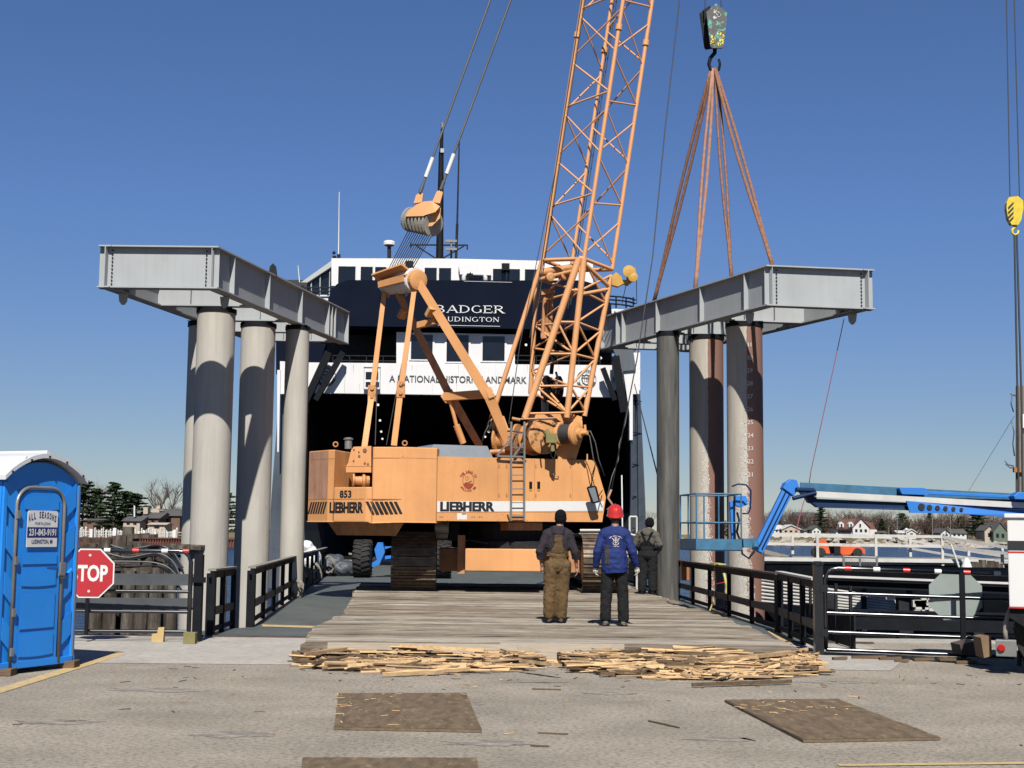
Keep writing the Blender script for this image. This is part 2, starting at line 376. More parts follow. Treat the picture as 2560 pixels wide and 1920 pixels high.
b = MB(); b.ngon([G(0,1719,.006),G(0,1733,.006),G(316,1634,.006),G(290,1631,.006)]); tag(b.build('parking_line', 'yellow_line'), kind='structure')
b = MB(); b.ngon([G(2090,1910,.006),G(2100,1915,.006),G(2700,1908,.006),G(2700,1903,.006)]); tag(b.build('parking_line', 'yellow_line'), kind='structure')
b = MB(); b.ngon([G(655,1561,.014),G(655,1566,.014),G(830,1571,.014),G(830,1566,.014)]); b.ngon([G(1918,1578,.014),G(1936,1576,.014),G(2000,1606,.014),G(1968,1612,.014)])
tag(b.build('ramp_edge_line', 'yellow_line'), kind='structure')

rn = random.Random(44)
for cx, cy, w_, h_ in ((-.6,13.4,.5,.22),(1.0,14.3,.35,.1),(-.15,10.9,.5,.16),(2.6,12.4,.3,.2),(3.6,15.6,.6,.14),(-3.6,14.2,.6,.2),(-2.2,11.2,.4,.2),(2.9,9.6,.6,.16),(.3,15.3,.5,.08),(1.7,11.2,.4,.1),(-3.8,11.8,.5,.14)):
    b = MB(); b.ngon([V(cx+math.cos(6.283*i/26)*w_*(.7+.6*noise.noise(V(i*.9,cx,cy))), cy+math.sin(6.283*i/26)*h_*(1+1.1*noise.noise(V(i*.8,cy,cx))), .003) for i in range(26)])
    tag(b.build('ground_stain', 'oil_stain'), kind='structure')
# ================================================================ crane mats
def lerp_tab(tab, y):
    for (a, va), (c, vc) in zip(tab, tab[1:]):
        if y <= c: return va + (vc - va) * max(0, (y - a) / (c - a))
    return tab[-1][1]
LT = [(17.5,-2.58),(20.9,-2.85),(24,-2.85),(27.6,-3.2),(33.5,-3.72),(40,-4.2)]
RT = [(17.5,3.68),(20.8,3.74),(24.6,3.7),(31.6,3.4),(40,3.3)]
rnd = random.Random(3)
for k in range(18):
    b = MB(); y0 = 17.5 + k * 1.2; b.cur = 0; off = rnd.uniform(-.07, .07); dz = 0
    for j in range(4):
        y = y0 + j * .3; l = lerp_tab(LT, y) + off + rnd.uniform(-.05, .05); r = lerp_tab(RT, y) + off + rnd.uniform(-.05, .05)
        b.cur = rnd.choices((0,1,2),(4,3,2))[0]; z = .2 + rnd.uniform(-.014, .012); ya = y + .012; yb = y + .282 + rnd.uniform(0, .008)
        n = 10; xs = [l + (r-l)*i/n for i in range(n+1)]; prev = None
        for i in range(n):                           # slightly worn, uneven top
            za = z + rnd.uniform(-.006, .004) if prev is None else prev; zb = z + rnd.uniform(-.006, .004); prev = zb
            b.hexa([V(xs[i],ya,.01),V(xs[i+1],ya,.01),V(xs[i+1],yb,.01),V(xs[i],yb,.01)], [V(xs[i],ya,za),V(xs[i+1],ya,zb),V(xs[i+1],yb,zb),V(xs[i],yb,za)])
    o = b.build('timber_mat', ['timber','timber_b','timber_c'])
    tag(o, 'weathered grey timber crane mat at the front edge of the platform, splinters piled on it' if k == 0 else
        'weathered grey timber crane mat under the crawler crane and the men', 'timber mat', 'timber mats laid side by side across the ramp')
b = MB()
for (x0, x1, z0, z1, yy) in ((820,1292,.10,.235,17.42),(1250,1560,.13,.25,17.46)):
    a = U(x0,1620,yy); c = U(x1,1620,yy); b.box(a.x, c.x, yy-.05, yy+.02, z0, z1)
tag(b.build('edge_board', 'timber_pale'), 'long pale board along the front face of the timber platform', 'board')
b = MB(); a = U(1294,1640,17.33); c = U(1478,1640,17.33); b.box(a.x, c.x, 17.28, 17.40, .03, .235)
r0 = tag(b.build('end_timber', 'timber_pale'), 'short pale squared timber with a round black bolt hole at the platform front', 'timber')
b = MB(); h = U(1398,1637,17.27); b.lathe(V(h.x,17.282,.13), (0,-1,0), [(.032,0),(.032,.004)], 14); b.build('bolt_hole', 'black_ink', r0)
b = MB(); b.box(U(874,1500,27.6).x, U(893,1500,27.6).x+.25, 27.3, 27.6, .01, .17)
tag(b.build('wood_block', 'timber_brown'), 'brown timber block sticking out left of the mats', 'wood block')

# splinter piles in front of the mats
def splinters(name, x0, x1, label, seed, n, bulge, HM=.22):
    rn = random.Random(seed); b = MB(); cx = (x0+x1)/2; hw = (x1-x0)/2; b.cur = 2; nx_, ny_ = 60, 14; g = []   # low bed of bark and dust under the pieces
    for i in range(nx_+1):
        t = -1+2*i/nx_; w_ = bulge*max(.05, 1-abs(t)**2.2)
        for j in range(ny_+1):
            s_ = j/ny_; y = 17.44 - w_*s_*(1+.12*noise.noise(V(t*9,0,seed))); g.append(V(cx+t*hw*1.0, y, .003+max(0,HM*.75*(1-s_)**.8*(1-abs(t)**4)*(.7+.5*noise.noise(V(t*7,s_*4,seed))))))
    k0 = b.add(g)
    for i in range(nx_):
        for j in range(ny_): a_ = k0+i*(ny_+1)+j; b.face((a_,a_+1,a_+ny_+2,a_+ny_+1))
    for i in range(n):
        t = rn.uniform(-1, 1); x = cx + t*hw; dp = bulge * (1 - abs(t)**2.2) * rn.uniform(.0, 1)
        y = 17.42 - dp + rn.uniform(-.05, .12); hmax = HM * (1 - dp/ (bulge+.2)) * (.55 + .45*math.sin((x*1.7+seed)*1.3)**2) * (1 - .35*abs(t)**4)
        z = .012 + hmax * rn.random()**.75
        L = rn.choice((.05,.08,.12,.16,.2,.3,.45,.7,1.0)) * rn.uniform(.6,1.3); w = rn.choice((rn.uniform(.008,.05),rn.uniform(.008,.05),rn.uniform(.06,.16))) * (1 if L > .12 else .6); th = rn.uniform(.005,.022)
        az = rn.gauss(0, .15 if L > .4 else .55); el = rn.gauss(0, .03 if L > .4 else .14)
        if abs(t) + L/2/hw > 1.06: continue
        d = V(math.cos(az)*math.cos(el), math.sin(az)*math.cos(el), math.sin(el)); c = V(x, y, z)
        zl = min((c-d*L/2).z, (c+d*L/2).z)
        if zl < .01: c.z += .01 - zl
        nz = noise.noise(V(x*1.6, y*2.2, z*7+seed)); b.cur = rn.choices((0,1,2), (max(.04,.36+nz*1.4), .3, max(.08,.36-nz*1.4)))[0]
        b.bar(c - d*L/2, c + d*L/2, w, th, V(rn.gauss(0,.25),rn.gauss(0,.25),1), w*rn.uniform(.1,.9), th*.6)
    o = b.build(name, ['splinter_fresh','splinter_mid','splinter_dark'], loc=V(cx,16.6,0)); return tag(o, label, 'wood debris', kind='stuff')
splinters('wood_splinters', -2.6, .4, 'pile of splintered wood and bark in front of the platform, left heap', 1, 3000, 1.3, .19)
splinters('wood_splinters', .68, 3.78, 'pile of splintered yellow wood in front of the platform, right heap', 2, 4600, 1.75, .22)
splinters('wood_splinters', -.3, 1.3, 'thin scatter of bark and splinters below the bolt hole timber', 3, 420, .35, .07)
bl = [((760,1640),(960,1612),.16,'splinter_mid'),((868,1668),(1112,1652),.15,'splinter_fresh'),((955,1690),(1175,1676),.12,'splinter_fresh'),
      ((1000,1618),(1210,1630),.12,'splinter_fresh'),((1300,1655),(1400,1668),.13,'splinter_mid'),((1455,1668),(1640,1650),.14,'splinter_mid'),
      ((1500,1690),(1600,1686),.17,'timber_brown'),((1640,1690),(1815,1683),.14,'splinter_fresh'),((1730,1716),(1980,1708),.10,'splinter_dark'),
      ((1850,1652),(2020,1626),.13,'splinter_fresh'),((1990,1672),(2045,1676),.2,'timber_brown'),((1760,1655),(1985,1635),.16,'splinter_mid'),
      ((780,1662),(900,1640),.14,'timber_brown'),((1490,1640),(1600,1628),.12,'timber_brown'),((1620,1635),(1790,1612),.12,'splinter_fresh')]
rn = random.Random(9)
places = ['on the upper left of the left heap','across the middle of the left heap','along the bottom edge of the left heap','at the top of the left heap beside the pale edge board',
 'in the gap just left of the bolt hole timber','at the left tip of the right heap','flat on the asphalt below the right heap left tip','long and yellow low in the right heap',
 'thin and dark along the lowest edge of the right heap','at the upper right corner of the right heap','blunt and short at the right end of the right heap','long and brown across the upper right of the right heap',
 'dark at the far left of the left heap','brown and lying above the left tip of the right heap','yellow at the top centre of the right heap']
for i, (p, q, w, m) in enumerate(bl):
    zz = .015 if p[1] > 1680 else .06 if p[1] > 1655 else .13 if p[1] > 1632 else .2
    A = G(p[0], p[1], zz); B = G(q[0], q[1], zz + (.03 if q[1] < p[1] - 10 else 0)); b = MB()
    nseg = 7; prev = None; up = V(rn.uniform(-.15,.15), rn.uniform(-.3,.1), 1); s, u = frame(B-A, up)
    for k in range(nseg+1):                          # torn ends
        t = k/nseg; c = A.lerp(B, t); ww = w*.55*(1 - .55*abs(2*t-1)**3)*rn.uniform(.8,1.1); sh = s*rn.uniform(-.012,.012)
        ring = [c+s*ww/2+sh, c-s*ww/2+sh, c-s*ww/2+sh+u*.035, c+s*ww/2+sh+u*.04]
        kk = b.add(ring)
        if prev is not None:
            for e in range(4): b.face((prev+e, prev+(e+1)%4, kk+(e+1)%4, kk+e))
        else: b.face((kk,kk+1,kk+2,kk+3))
        prev = kk
    b.face((prev+3,prev+2,prev+1,prev)); tag(b.build('broken_board', m), 'broken splintered board ' + places[i], 'broken board', 'broken boards in the wood debris')
# chips lying on the asphalt
b = MB(); rn = random.Random(5)
for i in range(150):
    x = rn.uniform(-4.5, 6); y = rn.choice((rn.uniform(11, 16.6), rn.uniform(14.6, 16.8), rn.uniform(15.3,16.8))); L = rn.uniform(.012, .06); a = rn.uniform(0, 3.14); b.cur = rn.choice((0,1,2,2))
    d = V(math.cos(a), math.sin(a), 0)*L; b.bar(V(x,y,.006)-d, V(x,y,.008)+d, rn.uniform(.005,.014), .006)
for p, q, w in (((1622,1802),(1698,1819),.014),((1330,1722),(1402,1724),.02),((1326,1864),(1372,1866),.012),((1345,1832),(1420,1835),.01)):
    b.cur = 2; b.bar(G(*p,.008), G(*q,.008), w, .012)
for i in range(70):                                   # splinters caught on the edges of the plywood sheets
    p = G(rn.choice((rn.uniform(838,860),rn.uniform(850,1160),rn.uniform(840,1000))), rn.choice((rn.uniform(1733,1742),rn.uniform(1738,1812))), .034) if i % 2 else G(rn.uniform(1830,2120), rn.uniform(1749,1790), .034)
    a = rn.uniform(0,3.14); L = rn.uniform(.01,.05); d = V(math.cos(a),math.sin(a),0)*L; b.cur = rn.choice((0,0,1)); b.bar(p-d, p+d, rn.uniform(.004,.012), .005)
tag(b.build('wood_chips', ['splinter_fresh','splinter_mid','splinter_dark'], loc=V(0,12,0)), kind='stuff')
# plywood sheets
for cs, lab in (([(835,1816),(1205,1823),(1166,1731),(846,1732)], 'weathered brown plywood sheet lying on the asphalt left of centre'),
                ([(2008,1848),(2352,1842),(2094,1746),(1811,1748)], 'weathered brown plywood sheet lying skewed on the asphalt at the right'),
                ([(745,1990),(1215,1990),(1192,1893),(756,1892)], 'brown plywood sheet cut off by the bottom edge of the photo')):
    P = [G(x, y, .03) for x, y in cs]; b = MB(); b.prism([p - V(0,0,.026) for p in P], V(0,0,.020)); o = b.build('plywood_sheet', 'plywood_edge'); tag(o, lab, 'plywood', 'plywood sheets on the asphalt')
    b = MB(); rn = random.Random(len(lab)); pts = []
    for i in range(4):
        a, c = P[i], P[(i+1) % 4]; ctr = sum(P, V(0,0,0))/4
        for k in range(14): q = a.lerp(c, k/14); pts.append(q + (ctr-q).normalized()*rn.uniform(.0,.022) - V(0,0,.004))
    b.prism(pts, V(0,0,.003)); b.build('face_veneer', 'plywood', o)

# ================================================================ piles and steel frames
def pile(x, y, r, top, m, label, marks=None, bot=-3, group='steel piles under the frames'):
    b = MB(); n = 40; b.tube(V(x,y,bot), V(x,y,top), r, n=n)
    o = b.build('steel_pile', m); tag(o, label, 'pile', group)
    b = MB(); b.tube(V(x,y,top+.001), V(x,y,top+.10), r*1.06, n=n); b.box(x-r*.9,x+r*.9,y-r*.9,y+r*.9,top+.101,top+.115); b.build('bearing_pad', 'black_paint', o)
    return o
TOP = 6.53
p = pile(-6.79,31.3,.43,TOP,'pile_beige','thick beige concrete-coloured pile in front under the left frame, arched shadows on it')
p = pile(-6.22,33.45,.415,TOP,'pile_beige','beige pile between the thick front pile and the thin inner pile under the left frame')
pile(-7.52,33.45,.40,TOP,'pile_beige','beige pile mostly hidden behind the thick front pile under the left frame')
pile(-5.32,33.85,.29,TOP,'pile_beige','thinner beige pile nearest the ship side under the left frame')
p1 = pile(5.53,32.6,.425,TOP,'pile_two_tone','half beige half rust-brown pile with painted height numbers, right frame')
p2 = pile(4.93,34.8,.43,TOP,'pile_two_tone','half beige half dark red pile between the black pile and the numbered pile')
pile(3.885,34.2,.28,TOP,'pile_black','thin black tarred pile under the right frame beside the ship')
b = MB()
for i, s in enumerate(['31','30','29','28','27','26','25','24','23','22','21']):
    z = 6.02 - i*.305; text(b, s, V(5.515,32.6-.4265,z), (1,0,0), (0,0,1), None, .10, .004, .01); b.box(5.44,5.475,32.6-.43,32.6-.424,z+.03,z+.04)
b.build('height_marks', 'white_worn', p1)
def bolts(b, c, ax, n, dz, r=.017):
    for i in range(n): q = c + V(0,0,dz*i); b.tube(q, q + ax*.03, r, n=6)
def steel_frame(P0, P1, d, L, label, crosses, stiffs, lugs):
    """P0: inner front corner, P1: outer front corner (z = bottom); d: girder direction"""
    h = .90; bf = .27; zc = 6.65 + h/2; o = root('gantry', V((P0.x+P1.x)/2, P0.y+2, 6.65), label, 'gantry', 'grey steel gantries on the piles')
    Z = V(0,0,zc); d = d.normalized(); s = (P1-P0).normalized(); s.z = 0; s.normalize()
    side = 1 if s.x > 0 else -1
    nrm = V(d.y, -d.x, 0); nrm = nrm if nrm.x*side < 0 else -nrm          # towards the slip
    for q, nm in ((P0, 'inner'), (P1, 'outer')):
        b = MB(); a = V(q.x,q.y,zc) + d*.02 - nrm*(bf/2)*(1 if nm == 'inner' else -1); e = a + d*L
        b.bar(a, e, .022, h-.06); b.build('girder_web', 'steel_grey', o)
        b = MB()
        for k in (1,-1): b.bar(a+V(0,0,k*(h-.03)/2), e+V(0,0,k*(h-.03)/2), bf, .03)
        b.build('flange_plates', 'steel_grey', o)
        for t in stiffs + [L-.02]:
            b = MB(); c = a + d*t
            for sg in (1,-1):
                b.hexa([c+nrm*sg*.012-V(0,0,h/2-.031)-d*.008, c+nrm*sg*(bf/2-.008)-V(0,0,h/2-.031)-d*.008, c+nrm*sg*(bf/2-.008)-V(0,0,h/2-.031)+d*.008, c+nrm*sg*.012-V(0,0,h/2-.031)+d*.008],
                       [c+nrm*sg*.012+V(0,0,h/2-.031)-d*.008, c+nrm*sg*(bf/2-.008)+V(0,0,h/2-.031)-d*.008, c+nrm*sg*(bf/2-.008)+V(0,0,h/2-.031)+d*.008, c+nrm*sg*.012+V(0,0,h/2-.031)+d*.008])
            b.build('stiffener', 'steel_grey', o)
    # front beam, its web set back from the flange edge
    f = V(s.y, -s.x, 0); f = f if f.y < 0 else -f
    A = V(P0.x,P0.y,zc) - s*.004; B = V(P1.x,P1.y,zc) + s*.004; b = MB(); b.bar(A - f*.13, B - f*.13, .022, h-.06)
    for k in (1,-1): b.bar(A-f*.13+V(0,0,k*(h-.028)/2+k*.002), B-f*.13+V(0,0,k*(h-.028)/2+k*.002), .275, .03)
    for t in (.14, (B-A).length-.14): b.bar(A-f*.062+s*t-V(0,0,h/2-.032), A-f*.062+s*t+V(0,0,h/2-.032), .015, .12, up=f)
    b.build('front_beam', 'steel_grey', o)
    b = MB()
    for t in (.27, (B-A).length-.27): bolts(b, A - f*.118 + s*t - V(0,0,.36), f, 10, .08)
    b.build('bolts', 'dark_steel', o)
    for t in crosses:
        b = MB(); q0 = V(P0.x,P0.y,zc) + d*t; q1 = V(P1.x,P1.y,zc) + d*t; q0 += s*(bf*.5); q1 -= s*(bf*.5)
        b.bar(q0, q1, .02, h-.07)
        for k in (1,-1): b.bar(q0+V(0,0,k*((h-.03)/2-.004)), q1+V(0,0,k*((h-.03)/2-.004)), .26, .03)
        for u in (.33,.66): c = q0.lerp(q1,u)-f*(-.06); b.bar(c-V(0,0,.38), c+V(0,0,.38), .015, .10, up=f)
        b.build('cross_beam', 'steel_grey', o)
        b = MB(); bolts(b, q0+s*.16+f*.01-V(0,0,.32), f, 8, .09); b.build('bolts', 'dark_steel', o)
    for q in lugs:
        b = MB(); b.prism([q+V(-.10,0,-.005),q+V(.10,0,-.005),q+V(.08,0,-.18),q+V(.03,0,-.25),q+V(-.03,0,-.25),q+V(-.08,0,-.18)], V(0,.05,0)); b.build('lifting_lug', 'steel_grey', o)
    return o
PL0 = U(543,716,28.6); PL1 = U(243,716,28.6); PL0.z = PL1.z = 0; dL = V(.203,.979,0)
st = [.9,2.95,5.1,7.1,7.36,7.62]
steel_frame(PL0, PL1, dL, 8.7, 'pale grey steel beam frame resting on the left group of piles', [2.5,4.7,6.6,8.3], st,
            [V(PL1.x,29.3,6.65)+V(.35,0,0), V(PL0.x-.05,29.6,6.65)])
PR0 = U(1917,758,30.0); PR1 = U(2187,762,30.4); PR0.z = PR1.z = 0; dR = V(-.382,.924,0)
steel_frame(PR0, PR1, dR, 8.3, 'pale grey steel beam frame slung from the crane hook over the right group of piles', [2.5,4.9,6.7,8.0], [.93,2.9,5.1,7.0,7.35], 
            [V(PR1.x-.35,31.0,6.65), V(PR0.x-.2,31.0,6.65)])
# stubs welded on top of the left frame
for px, py, yy in ((682,672,31.8),(756,709,34.6)):
    q = U(px,py,yy); b = MB(); q.z = 7.552; b.prism([q+V(-.1,0,0),q+V(.1,0,0),q+V(.07,0,.2),q+V(0,0,.27),q+V(-.07,0,.2)], V(0,.05,0))
    tag(b.build('shackle', 'dark_steel'), 'dark lifting shackle on top of the left frame, ' + ('nearer one' if py < 690 else 'farther one'), 'shackle')

# ================================================================ hook block and slings
hk = U(1783, 60, 33.8); px_w = 33.8/3450
o = root('hook_block', U(1785,170,33.8), 'dark hook block with worn green and yellow paint hanging over the right frame', 'hook block')
def plate(b, cx, cy, Y, w, pts, th):
    P = [U(cx + x*w, cy + y*w, Y) for x, y in pts]; b.prism(P, V(0,th,0))
pts = [(-12,-38),(0,-50),(26,-24),(26,-8),(20,60),(16,64),(-10,64),(-14,58),(-24,-24)]
b = MB(); plate(b, 1790, 58, 33.62, 1, [(-24,-28),(0,-50),(28,-26),(20,58),(15,62),(-10,62),(-14,57)], .05)
M['hook_paint'] = mat('hook_paint', (.035,.03,.028), .45, var=.3, scale=6, col2=(.05,.36,.26), mixs=9, mixw=.03, mixpos=.565)
b.build('cheek_plate', 'hook_paint', o)
b = MB(); plate(b, 1773, 61, 34.1, 1, [(-24,-28),(0,-47),(26,-26),(18,58),(-8,62),(-12,57)], .05); b.build('cheek_plate', 'dark_steel', o)
b = MB(); c = U(1782,50,33.9); b.lathe(c-V(0,.14,0),(0,1,0),[(.2,0),(.2,.03),(.16,.05),(.16,.07),(.2,.09),(.2,.12),(.16,.15),(.2,.18),(.2,.22)],24); b.build('sheave', 'dark_steel', o)
b = MB(); rn = random.Random(4)
for m_, (x0,x1,y0,y1), n in ((0,(1782,1800,24,45),16),(1,(1776,1812,84,112),22)):
    b.cur = m_
    for i in range(n):
        q = U(rn.uniform(x0,x1), rn.uniform(y0,y1), 33.612); a = rn.uniform(0,6.3); k = rn.uniform(.012,.035)
        b.ngon([q+V(math.cos(a+t)*k*rn.uniform(.6,1.3),0,math.sin(a+t)*k*rn.uniform(.8,1.8)) for t in (0,1.2,2.4,3.8,5)])
b.build('paint_marks', ['white_worn','hook_yellow'], o)
b = MB(); hkp = []
for x, y in ((1787,122),(1787,132),(1776,145),(1772,160),(1776,174),(1787,180),(1797,174),(1800,160),(1797,148)): hkp.append(U(x,y,33.85))
b.path(hkp, .055, 10, r1=.03); b.build('hook', 'black_paint', o)
for px_, py_ in ((1763,22),(1803,30)):
    b = MB(); b.tube(U(px_,py_,33.85), U(px_-1,-1500,33.9), .016, n=6); b.build('hoist_rope', 'rope', o)
lg = [((1932,641),30.25,(1,-2)),((1829,668),31.7,(2,0)),((1738,700),33.4,(-4,0)),((1633,737),35.6,(-8,0))]
labs = ['rust-brown sling running to the near right corner of the hung frame','darker brown sling behind, second from the right','pale pinkish sling, second from the left','brown sling running to the far left end of the hung frame']
for i, ((x, y), Y, o2) in enumerate(lg):
    base = U(x, y, Y); base.z = 7.56; top = U(1787+o2[0], 172, 33.85); b = MB(); side = V(1,0,0)
    for k in (-1,1):
        N = 14; P = []
        for j in range(N+1): t = j/N; P.append(top.lerp(base,t) + side*k*(.012+.05*math.sin(math.pi*min(1,t*1.15))) + V(0,0,-.05*math.sin(math.pi*t)))
        b.path(P, .042 if i != 1 else .034, 6)
    tag(b.build('lifting_sling', 'sling_pale' if i == 2 else 'sling'), labs[i], 'sling', 'slings from the hook to the frame')
# tag lines
def line(name, pts, r, m, label, cat='rope', n=5):
    b = MB(); b.path(pts, r, n); return tag(b.build(name, m), label, cat)
def sag(a, c, s, n=16): return [a.lerp(c, i/n) + V(0,0,-s*math.sin(math.pi*i/n)) for i in range(n+1)]
line('tag_line', sag(U(2110,797,31.0), U(2000,1300,31.5), .02)[:-4] + [U(2022,1215,31.4)], .010, 'pink_rope', 'thin pink tag line hanging from the outer lug of the right frame')
line('tag_line', sag(U(2022,1215,31.4), U(1990,1330,29.5), -.05), .010, 'pink_rope', 'lower end of the pink tag line beside the blue boom')
# ================================================================ the ferry
YS = 68.0
def PX(px, Y=YS): return U(px, 1000, Y).x
def PZ(py, px=1200, Y=YS): return U(px, py, Y).z
def fbox(b, x0, y0, x1, y1, Y, th):                  # upright box whose front is seen between two pixels
    a = U(x0, y1, Y); c = U(x1, y0, Y); b.box(a.x, c.x, Y, Y + th, a.z, c.z)
def fpoly(b, pts, Y, th): b.prism([U(x, y, Y) for x, y in pts], V(0, th, 0))
ship = root('car_ferry', V(-2.6, 68, -1.2), 'black and white car ferry docked stern-on with an open dark vehicle deck', 'ship')
hull_l, hull_r = PX(688), PX(1606)
# hull sides and stern posts
b = MB(); HL = 105
zt = PZ(985)
for sgn, xo in ((-1, hull_l), (1, hull_r)):
    xi = PX(768) if sgn < 0 else PX(1577)
    prof = []
    for k in range(13):
        t = k/12; z = -2 + (zt+.4+2)*t
        w = 0 if z > 3.2 else ((3.2 - z)/5.2)**2
        xin = xi - sgn*(1.35*w)*(1 if sgn > 0 else .3); prof.append((xin, xo + sgn*.28*min(1, (zt+.4-z)/6), z))
    for (a0,b0,z0),(a1,b1,z1) in zip(prof, prof[1:]):
        b.hexa([V(a0,YS,z0),V(b0,YS+1.2,z0),V(b0,YS+HL,z0),V(a0,YS+HL,z0)], [V(a1,YS,z1),V(b1,YS+1.2,z1),V(b1,YS+HL,z1),V(a1,YS+HL,z1)])
b.build('hull', 'ship_hull', ship)
b = MB()                                             # white side plating above, and narrow white post edges
b.box(hull_l-.05, PX(700), YS+1.4, YS+HL, zt+.4, PZ(868)); b.box(PX(1545), hull_r+.02, YS+1.4, YS+HL, zt+.4, PZ(868))
fpoly(b, [(693,925),(701,925),(697,1130),(693,1130)], YS-.05, .3)
fpoly(b, [(1558,925),(1600,925),(1598,985),(1582,985),(1582,1100),(1574,1100),(1574,1035)], YS-.06, .9)
fpoly(b, [(1553,1188),(1556,1188),(1558,1350),(1555,1350)], YS-.3, .25)
b.build('side_plating', 'ship_white', ship)
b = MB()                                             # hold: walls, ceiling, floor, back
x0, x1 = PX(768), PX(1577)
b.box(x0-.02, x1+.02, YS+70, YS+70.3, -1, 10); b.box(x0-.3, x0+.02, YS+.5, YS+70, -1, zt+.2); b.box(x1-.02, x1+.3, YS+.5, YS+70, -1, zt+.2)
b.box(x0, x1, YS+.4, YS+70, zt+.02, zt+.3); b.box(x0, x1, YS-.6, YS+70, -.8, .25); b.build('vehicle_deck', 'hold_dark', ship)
# white band with the lettering
b = MB(); fpoly(b, [(765,906),(1530,913),(1530,993),(765,982)], YS, .45); fpoly(b, [(700,903),(766,906),(766,982),(700,985)], YS+.1, .4)
b.build('stern_band', 'ship_white', ship)
b = MB(); a = U(973,955,YS-.02); text(b, 'A NATIONAL HISTORIC LANDMARK', a, U(1317,959,YS)-U(973,955,YS), (0,0,1), (PX(1317)-PX(973)), .34, .012, .012)
b.build('stern_lettering', 'seal', ship)
for cx, cy, rr in ((814,941,26),(1466,949,25)):
    b = MB(); c = U(cx,cy,YS-.03); r = rr*YS/F; n = 40
    def ring(ra, rb, a0=0, a1=2*math.pi, dy=0):
        m = max(3, int(n*(a1-a0)/6.28))
        for i in range(m):
            s0 = a0+(a1-a0)*i/m; s1 = a0+(a1-a0)*(i+1)/m
            b.quad(*(c+V(math.cos(s)*q,dy,math.sin(s)*q) for s, q in ((s0,ra),(s1,ra),(s1,rb),(s0,rb))))
    ring(r*.95,r); ring(r*.72,r*.75); ring(r*.76,r*.94,R(200),R(255)); ring(r*.76,r*.94,R(285),R(345))
    for i in range(13): a = R(15+i*11.5); ring(r*.79,r*.9,a,a+R(7))
    sh = [(-.42,.5),(-.2,.42),(0,.55),(.2,.42),(.42,.5),(.5,.1),(.35,-.35),(0,-.55),(-.35,-.35),(-.5,.1)]
    P = [c+V(x*r*.95,0,z*r*.95) for x, z in sh]; P.append(P[0]); b.path([p-V(0,.01,0) for p in P], .022, 4)
    b.path([c+V(-.45*r,-.01,.18*r), c+V(.45*r,-.01,.18*r)], .02, 4)
    text(b, '10', c+V(-.2*r,0,-.22*r), (1,0,0), (0,0,1), .4*r, .34*r, .01)
    b.build('round_emblem', 'seal', ship)
b = MB(); fbox(b,909,917,951,974,YS-.18,.2); o = b.build('equipment_box', 'ship_white', ship)
b = MB(); fbox(b,914,930,946,948,YS-.2,.03); fbox(b,914,955,948,967,YS-.2,.03); b.build('box_opening', 'window_dark', o)
b = MB()
for q in ((909,917,911,974),(949,917,951,974),(909,917,951,919),(909,972,951,974)): fbox(b,*q,YS-.21,.03)
b.build('box_edge', 'grey_metal', o)
# recessed open deck behind the band, deckhouse
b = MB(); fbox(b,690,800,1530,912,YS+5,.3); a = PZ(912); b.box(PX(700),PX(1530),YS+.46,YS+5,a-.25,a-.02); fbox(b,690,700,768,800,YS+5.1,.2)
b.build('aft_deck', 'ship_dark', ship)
b = MB(); fpoly(b, [(991,830),(1287,836),(1287,912),(991,909)], YS+.15, 4.6); o = b.build('deckhouse', 'ship_white', ship)
for x0, x1, y0, y1 in ((1027,1082,837,897),(1116,1172,838,903),(1206,1262,841,901)):
    b = MB(); fbox(b,x0-5,y0-4,x1+5,y1+4,YS+.10,.06); w = b.build('window', 'ship_white', o)
    b = MB(); fbox(b,x0,y0,x1,y1,YS+.08,.03); b.build('pane', 'window_dark', w)
for xa, xb in ((832,1000),(1287,1500)):
    b = MB()
    for y in (889,901): b.tube(U(xa,y,YS+.2), U(xb,y+2,YS+.2), .03, n=5)
    for k in range(5): x = xa+(xb-xa)*k/4; b.tube(U(x,889,YS+.2), U(x,912,YS+.2), .03, n=5)
    b.build('deck_railing', 'dark_steel', ship)
# navy bulwark with the name
prof = [(826,775),(826,752),(832,730),(846,715),(872,706),(1455,707),(1485,716),(1508,735),(1522,765),(1524,790),(1527,820),(824,808)]
b = MB(); fpoly(b, prof, YS-.5, 1.2); fpoly(b, [(757,820),(826,812),(826,835),(757,838)], YS, .8); b.box(PX(826), PX(1525), YS-.4, YS+4.9, PZ(806), PZ(806)+.22)
b.build('name_bulwark', 'ship_navy', ship, bevel=.12)
def L_(b, O, sc, w, strokes, th=.17, tn=.085, ser=.16):
    for st in strokes:
        kind = st[0]
        if kind in 'TN':
            p, q = st[1], st[2]; t = th if kind == 'T' else tn
            P, Q = O+V(p[0]*w*sc,0,p[1]*sc), O+V(q[0]*w*sc,0,q[1]*sc); b.bar(P, Q, t*sc*1.1, .02, up=V(0,1,0))
            for e in st[3:]: E = O+V(e[0]*w*sc,0,e[1]*sc); b.box(E.x-ser*sc, E.x+ser*sc, E.y-.011, E.y+.011, E.z-.03*sc, E.z+.035*sc)
        else:
            c = st[1]; rx, rz, a0, a1 = st[2:6]; pr = None
            for i in range(15):
                a = R(a0+(a1-a0)*i/14); t = .5*(tn+(th*1.15-tn)*abs(math.cos(a)))
                q = [O+V((c[0]*w+(rx*w+k*t)*math.cos(a))*sc, -.011, (c[1]+(rz+k*tn*.5)*math.sin(a))*sc) for k in (-1,1)]
                if pr: b.quad(pr[0], pr[1], q[1], q[0])
                pr = q
